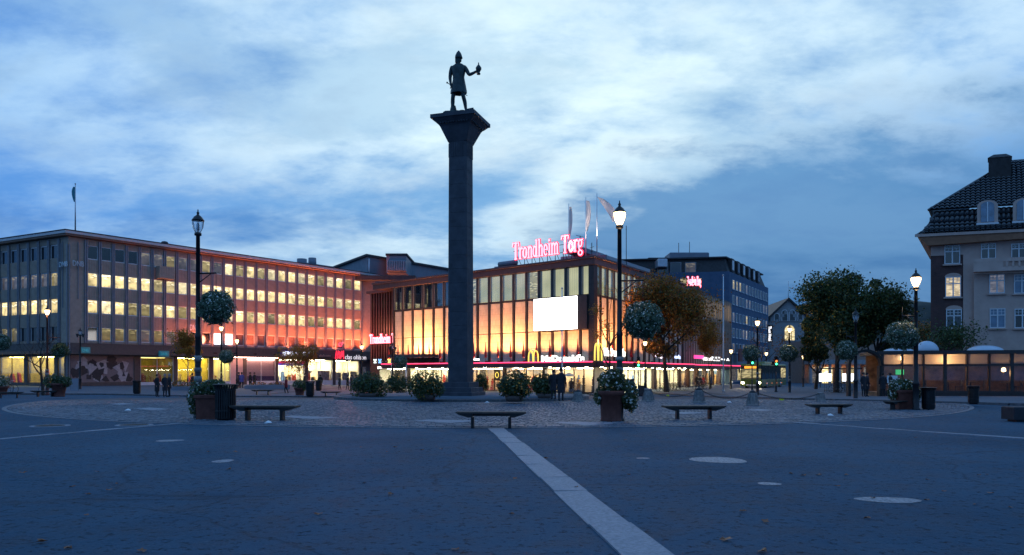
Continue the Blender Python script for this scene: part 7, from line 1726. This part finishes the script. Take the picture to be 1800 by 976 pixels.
for k, (a, b_) in enumerate(zip(tops, tops[1:])):
    n = 26; pts = []
    for i in range(n+1):
        t = i/n; q = a.lerp(b_, t); q.z -= 0.42*4*t*(1-t)*(0.9 if k != 3 else 0.75); q.z = max(q.z, zg(q.x, q.y)+0.10); pts.append(q)
    ch = empty('barrier_chain', a, 0, ['drooping chain left of the terracotta pot', 'drooping chain right of the terracotta pot', 'drooping chain behind the bench, between the two capped bollards', 'long drooping chain towards the rightmost bollard'][k], 'chain')
    lk = MB().tube([(0.035*math.cos(TAU*i/8), 0, 0.022*math.sin(TAU*i/8)) for i in range(9)], 0.009, 4).mesh('chain_link', M['iron'])
    L = sum((q-w_).length for q, w_ in zip(pts, pts[1:])); m = min(70, int(L/0.075)); big = L/m/0.06
    for i in range(m):
        t = (i+0.5)/m*n; j = int(t); q = pts[j].lerp(pts[j+1], t-j); d = (pts[j+1]-pts[j]).normalized(); o = put('chain_link', lk, ch, q-a)
        o.rotation_euler = d.to_track_quat('X', 'Z').to_euler(); o.rotation_euler.rotate_axis('X', R(90*(i % 2))); o.scale = (big, 1.2, 1.2)
for u, v, t in ((1174,693.5,'yellow green tag on the chain right of the pot'), (1374,701.5,'yellow green tag lying at the long chain'), (1126,689,'yellow green tag by the traffic light foot')):
    tg = gp(u, v+3.5); tag(MB().bbox(-0.12, 0.12, -0.02, 0.02, 0.02, 0.14, 0.02).build('chain_tag', pm('lime_plastic', (0.30,0.45,0.01), 0.5, emit=(0.3,0.5,0.0), es=0.12), None, tg), t, 'tag')

# ---------------------------------------------------------------- traffic lights, flag poles, signs
def signal(u, v, vl, label, amber=False, Y=None, up=0.0):
    p = gp(u, v, up) if Y is None else atY(u, Y, up); z = hz(vl, p.y)-p.z; e = empty('traffic_light', p, 0, label, 'traffic light', 'traffic lights at the crossing')
    MB().lathe([(0.16,0),(0.16,0.06),(0.10,0.10),(0.10,0.55),(0.055,0.60),(0.05,z-0.2)], n=10).build('post', M['iron'], e)
    b = MB(); b.bbox(-0.15, 0.15, -0.10, 0.12, z-0.22, z+0.75, 0.03); 
    b.build('signal_case', M['iron'], e); MB().bbox(-0.45, -0.2, -0.08, 0.08, z-0.1, z+0.25, 0.03).build('side_signal', M['iron'], e)
    def lens(zz, m): MB().ball((0,-0.11,zz), 0.10, 12, 0, 1, 0.35, 1).build('lens', m, e); hd = MB(); n = 8; hd.add([(0.125*math.cos(PI*i/n), yy, zz+0.125*math.sin(PI*i/n)) for yy in (-0.10,-0.26) for i in range(n+1)], [(i,i+1,n+2+i,n+1+i) for i in range(n)]); hd.build('hood', M['iron'], e)
    lens(z, M['green_light']); lens(z+0.27, M['amber_light'] if amber else M['rubber']); lens(z+0.54, M['rubber'])
signal(1122, 0, 642, 'green traffic light before the clothes shop', True, Y=66); signal(1322, 695, 638, 'green traffic light rising behind the middle bollard'); signal(1364, 689, 640, 'green and amber traffic light before the bus side', True, up=0.1)
def flagpole(p, h, label, mat='white_paint', cloth=None):
    e = empty('flag_pole', p, 0, label, 'flag pole'); MB().tube([(0,0,0),(0,0,h)], [0.085,0.04], 10).build('pole', M[mat], e); MB().ball((0,0,h+0.05), 0.09, 8).build('finial', M['steel'], e); MB().lathe([(0.16,0),(0.16,0.12),(0.1,0.16)], n=10).build('foot', M['steel'], e)
    if cloth:
        b = MB(); n = 7
        for i in range(n):
            for q in range(3): b.v.append((-0.06-0.22*q*math.sin(PI*(0.15+0.75*i/(n-1)))+0.05, 0.07*math.sin(q*2+i), h-0.3-i*0.30))
        for i in range(n-1):
            for q in range(2): b.f.append((i*3+q,i*3+q+1,i*3+q+4,i*3+q+3)); b.m.append(0); b.s.append(True)
        b.build('cloth', cloth, e)
p = gp(1271.5, 689, 0.1); flagpole(p, hz(485, p.y)-p.z, 'bare white flag pole on the right pavement before the blue block')
p = atY(988, 64); flagpole(p, hz(508, p.y)-p.z, 'thin bare flag pole before the bright screen')
q = LB.w(1.6, 2.0, 17.84); flagpole(q, hz(324, q.y)-17.84, 'thin roof flag pole with a limp teal flag on the left office block', 'steel', leafmat('teal_flag', (0.02,0.16,0.22), (0.03,0.22,0.30), 0.4))
ab = empty('advert_board', gp(131, 687, 0.1), R(25), 'grey pavement board before the painted mural', 'sign'); MB().add([(-0.3,-0.25,0),(0.3,-0.25,0),(0.3,-0.02,1.1),(-0.3,-0.02,1.1),(-0.3,-0.22,0),(0.3,-0.22,0),(0.3,0.0,1.1),(-0.3,0.0,1.1)], [(0,1,2,3),(5,4,7,6),(1,5,6,2),(4,0,3,7),(3,2,6,7)]).build('front_board', M['greyclad'], ab); MB().add([(-0.3,0.25,0),(0.3,0.25,0),(0.3,0.03,1.1),(-0.3,0.03,1.1)], [(3,2,1,0)]).build('back_board', M['greyclad'], ab)
cb = empty('utility_cabinet', atY(1106, 69), 0, 'dark utility cabinet left of the traffic light', 'cabinet'); MB().bbox(-0.35, 0.35, -0.2, 0.2, 0, 1.5, 0.03).build('case', M['iron'], cb); MB().box(-0.3, 0.3, -0.215, -0.2, 0.1, 1.4).build('door', M['malldark'], cb)
cb2 = empty('utility_cabinet', atY(1127.5, 66), 0, 'low dark cabinet at the traffic light foot', 'cabinet'); MB().bbox(-0.25, 0.25, -0.2, 0.2, 0, 0.95, 0.03).build('case', M['iron'], cb2); MB().box(-0.2, 0.2, -0.215, -0.2, 0.1, 0.85).build('door', M['malldark'], cb2)

# ---------------------------------------------------------------- bicycles
def make_bike(label, group):
    e = empty('bicycle', (0,0,0), 0, label, 'bicycle', group)
    for x in (-0.52, 0.52):
        w = MB().tube([(x+0.33*math.cos(TAU*i/20), 0, 0.34+0.33*math.sin(TAU*i/20)) for i in range(21)], 0.018, 5).build('wheel', M['rubber'], e)
        sp_ = MB()
        for i in range(8): sp_.tube([(x,0,0.34),(x+0.32*math.cos(TAU*i/8),0,0.34+0.32*math.sin(TAU*i/8))], 0.004, 3)
        sp_.tube([(x,-0.04,0.34),(x,0.04,0.34)], 0.025, 6); sp_.build('spokes', M['steel'], w)
    fr = MB(); P = {'bb':(-0.08,0,0.30), 'seat':(-0.25,0,0.78), 'head':(0.36,0,0.80), 'rear':(-0.52,0,0.34), 'front':(0.52,0,0.34)}
    for a, b_ in (('bb','seat'),('seat','head'),('bb','head'),('bb','rear'),('seat','rear'),('head','front')): fr.tube([P[a],P[b_]], 0.018, 6)
    fr.build('frame', M['goods'][0], e); MB().ball((-0.28,0,0.86), 0.12, 8, 0, 1.2, 0.6, 0.3).build('saddle', M['rubber'], e); MB().tube([(0.34,0,0.8),(0.33,0,0.95),(0.30,0.25,1.0)], 0.014, 5).tube([(0.33,0,0.95),(0.30,-0.25,1.0)], 0.014, 5).build('handlebar', M['steel'], e)
    MB().tube([(-0.08,-0.1,0.2),(-0.08,-0.06,0.30),(-0.08,0.06,0.30),(-0.08,0.1,0.40)], 0.012, 5).build('pedals', M['steel'], e); return e
G1 = 'bicycles parked before the street shops'; T1 = 'bicycle parked in the rack before the lit street shops'
bk0 = make_bike(T1, G1); bk0.location = atY(1163, 76.5, 0.1); bk0.rotation_euler = (0, R(4), R(35))
for i, u in enumerate((1168,1174,1180,1186,1192,1198,1226,1232,1238)):
    c_ = clone(bk0, atY(u, 77+i*0.5 if u < 1210 else 83, 0.1), R(20+rnd.uniform(-25,25)), T1); c_.rotation_euler.x = R(rnd.uniform(-8,8))
for u, t in ((7,'bicycle leaning by the left shop windows, nearer the edge'), (14,'bicycle leaning by the left shop windows, nearer the bench'), (87,'bicycle beside the bare tree trunk')): clone(bk0, gp(u, 692, 0.1), R(-20+u), t, group='bicycles at the left')
for i, u in enumerate((1472,1482,1492)): clone(bk0, gp(u, 690.5, 0.1), R(10+20*i), ['bicycle by the tree guard, left of three','bicycle by the tree guard, middle of three','bicycle by the tree guard, right of three'][i], group='bicycles under the dark trees')
tr = empty('tree_guard', gp(1478, 689, 0.1), 0, 'dark iron railing round the foot of the tallest dark tree', 'railing')
for i in range(16): MB().tube([(-1.5+i*0.2,0,0),(-1.5+i*0.2,0,1.0)], 0.02, 5).build('bar', M['iron'], tr)
for z in (0.15, 0.95): MB().tube([(-1.55,0,z),(1.55,0,z)], 0.022, 5).build('rail', M['iron'], tr)

# ---------------------------------------------------------------- bus
def bus():
    Y = 86.0; a = atY(1305, Y); b_ = atY(1336, Y-1.2); d = Vector((0.55,0.83)).normalized()
    e = empty('city_bus', atY(1320, Y), math.atan2(d.y, d.x)-R(90), 'green city bus with lit headlights coming down the street', 'bus')
    Wd, Ht, Ln = 2.5, 3.0, 11.5; g = pm('green_bus_paint', (0.075,0.115,0.015), 0.35, var=0.1); gt = pm('green_bus_roof', (0.14,0.22,0.08), 0.4, var=0.1)
    MB().bbox(-Wd/2, Wd/2, 0, Ln, 0.32, 1.15, 0.06).build('lower_body', g, e); MB().bbox(-Wd/2+0.02, Wd/2-0.02, 0.06, Ln-0.02, 1.15, 2.72, 0.05).build('window_band', pm('bus_glass', (0.012,0.014,0.016), 0.06, var=0, spec=0.9), e)
    MB().bbox(-Wd/2, Wd/2, 0.02, Ln, 2.72, 2.95, 0.08).build('roof', gt, e); MB().bbox(-0.9, 0.9, 2.5, 7.5, 2.95, 3.22, 0.1).build('roof_unit', gt, e)
    for s in (-1, 1):
        for k in range(6): MB().box(s*(Wd/2-0.015)-0.012, s*(Wd/2-0.015)+0.012, 1.6+k*1.6, 1.68+k*1.6, 1.16, 2.7).build('window_pillar', M['iron'], e)
        for y in (2.3, 8.6):
            w = MB(); w.lathe([(0.48,-0.13),(0.50,-0.1),(0.50,0.1),(0.48,0.13)], n=18); o = w.build('tyre', M['rubber'], e); o.location = (s*(Wd/2-0.13), y, 0.5); o.rotation_euler = (0, R(90), 0)
            MB().lathe([(0.28,-0.14),(0.30,0.14)], n=14).build('rim', M['steel'], o)
        for q in (0.0,): MB().ball((s*0.95,-0.02,0.72), 0.15, 10, 0, 1.2, 0.4, 0.8).build('headlight', M['headlight'], e)
        MB().bbox(s*(Wd/2+0.05)-0.08, s*(Wd/2+0.05)+0.08, -0.25, -0.15, 1.9, 2.35, 0.03).build('wing_mirror', M['iron'], e)
    MB().box(-Wd/2+0.15, Wd/2-0.15, 0.03, 0.06, 1.25, 2.35).build('windscreen', M['pane_warm'], e)
    MB().box(-0.75, 0.75, -0.02, 0.059, 2.40, 2.66).build('route_display', em('amber_display', (1.0,0.35,0.03), 1.6), e)
    MB().box(Wd/2-0.016, Wd/2+0.005, 8.9, Ln-0.3, 1.3, 2.5).build('lit_window', M['lit_c'], e)
    for k in range(4): MB().box(Wd/2-0.005, Wd/2+0.012, 2.0+k*2.3, 2.35+k*2.3, 0.62, 0.68).build('side_marker', em('side_marker_%d' % k, (1.0,0.25,0.05), 1.5), e)
    MB().box(-0.55, 0.55, -0.015, 0.0, 0.40, 0.52).build('number_plate', M['white_paint'], e)
    for s in (-1, 1):
        l = bpy.data.lights.new('headlight_beam', 'SPOT'); l.energy = 350; l.color = (1.0,0.85,0.6); l.spot_size = R(55); l.spot_blend = 0.8; l.shadow_soft_size = 0.08
        lo = bpy.data.objects.new('headlight_beam', l); C.objects.link(lo); lo.parent = e; lo.location = (s*0.95, -0.15, 0.72); lo.rotation_euler = (R(-84), 0, 0)
bus()
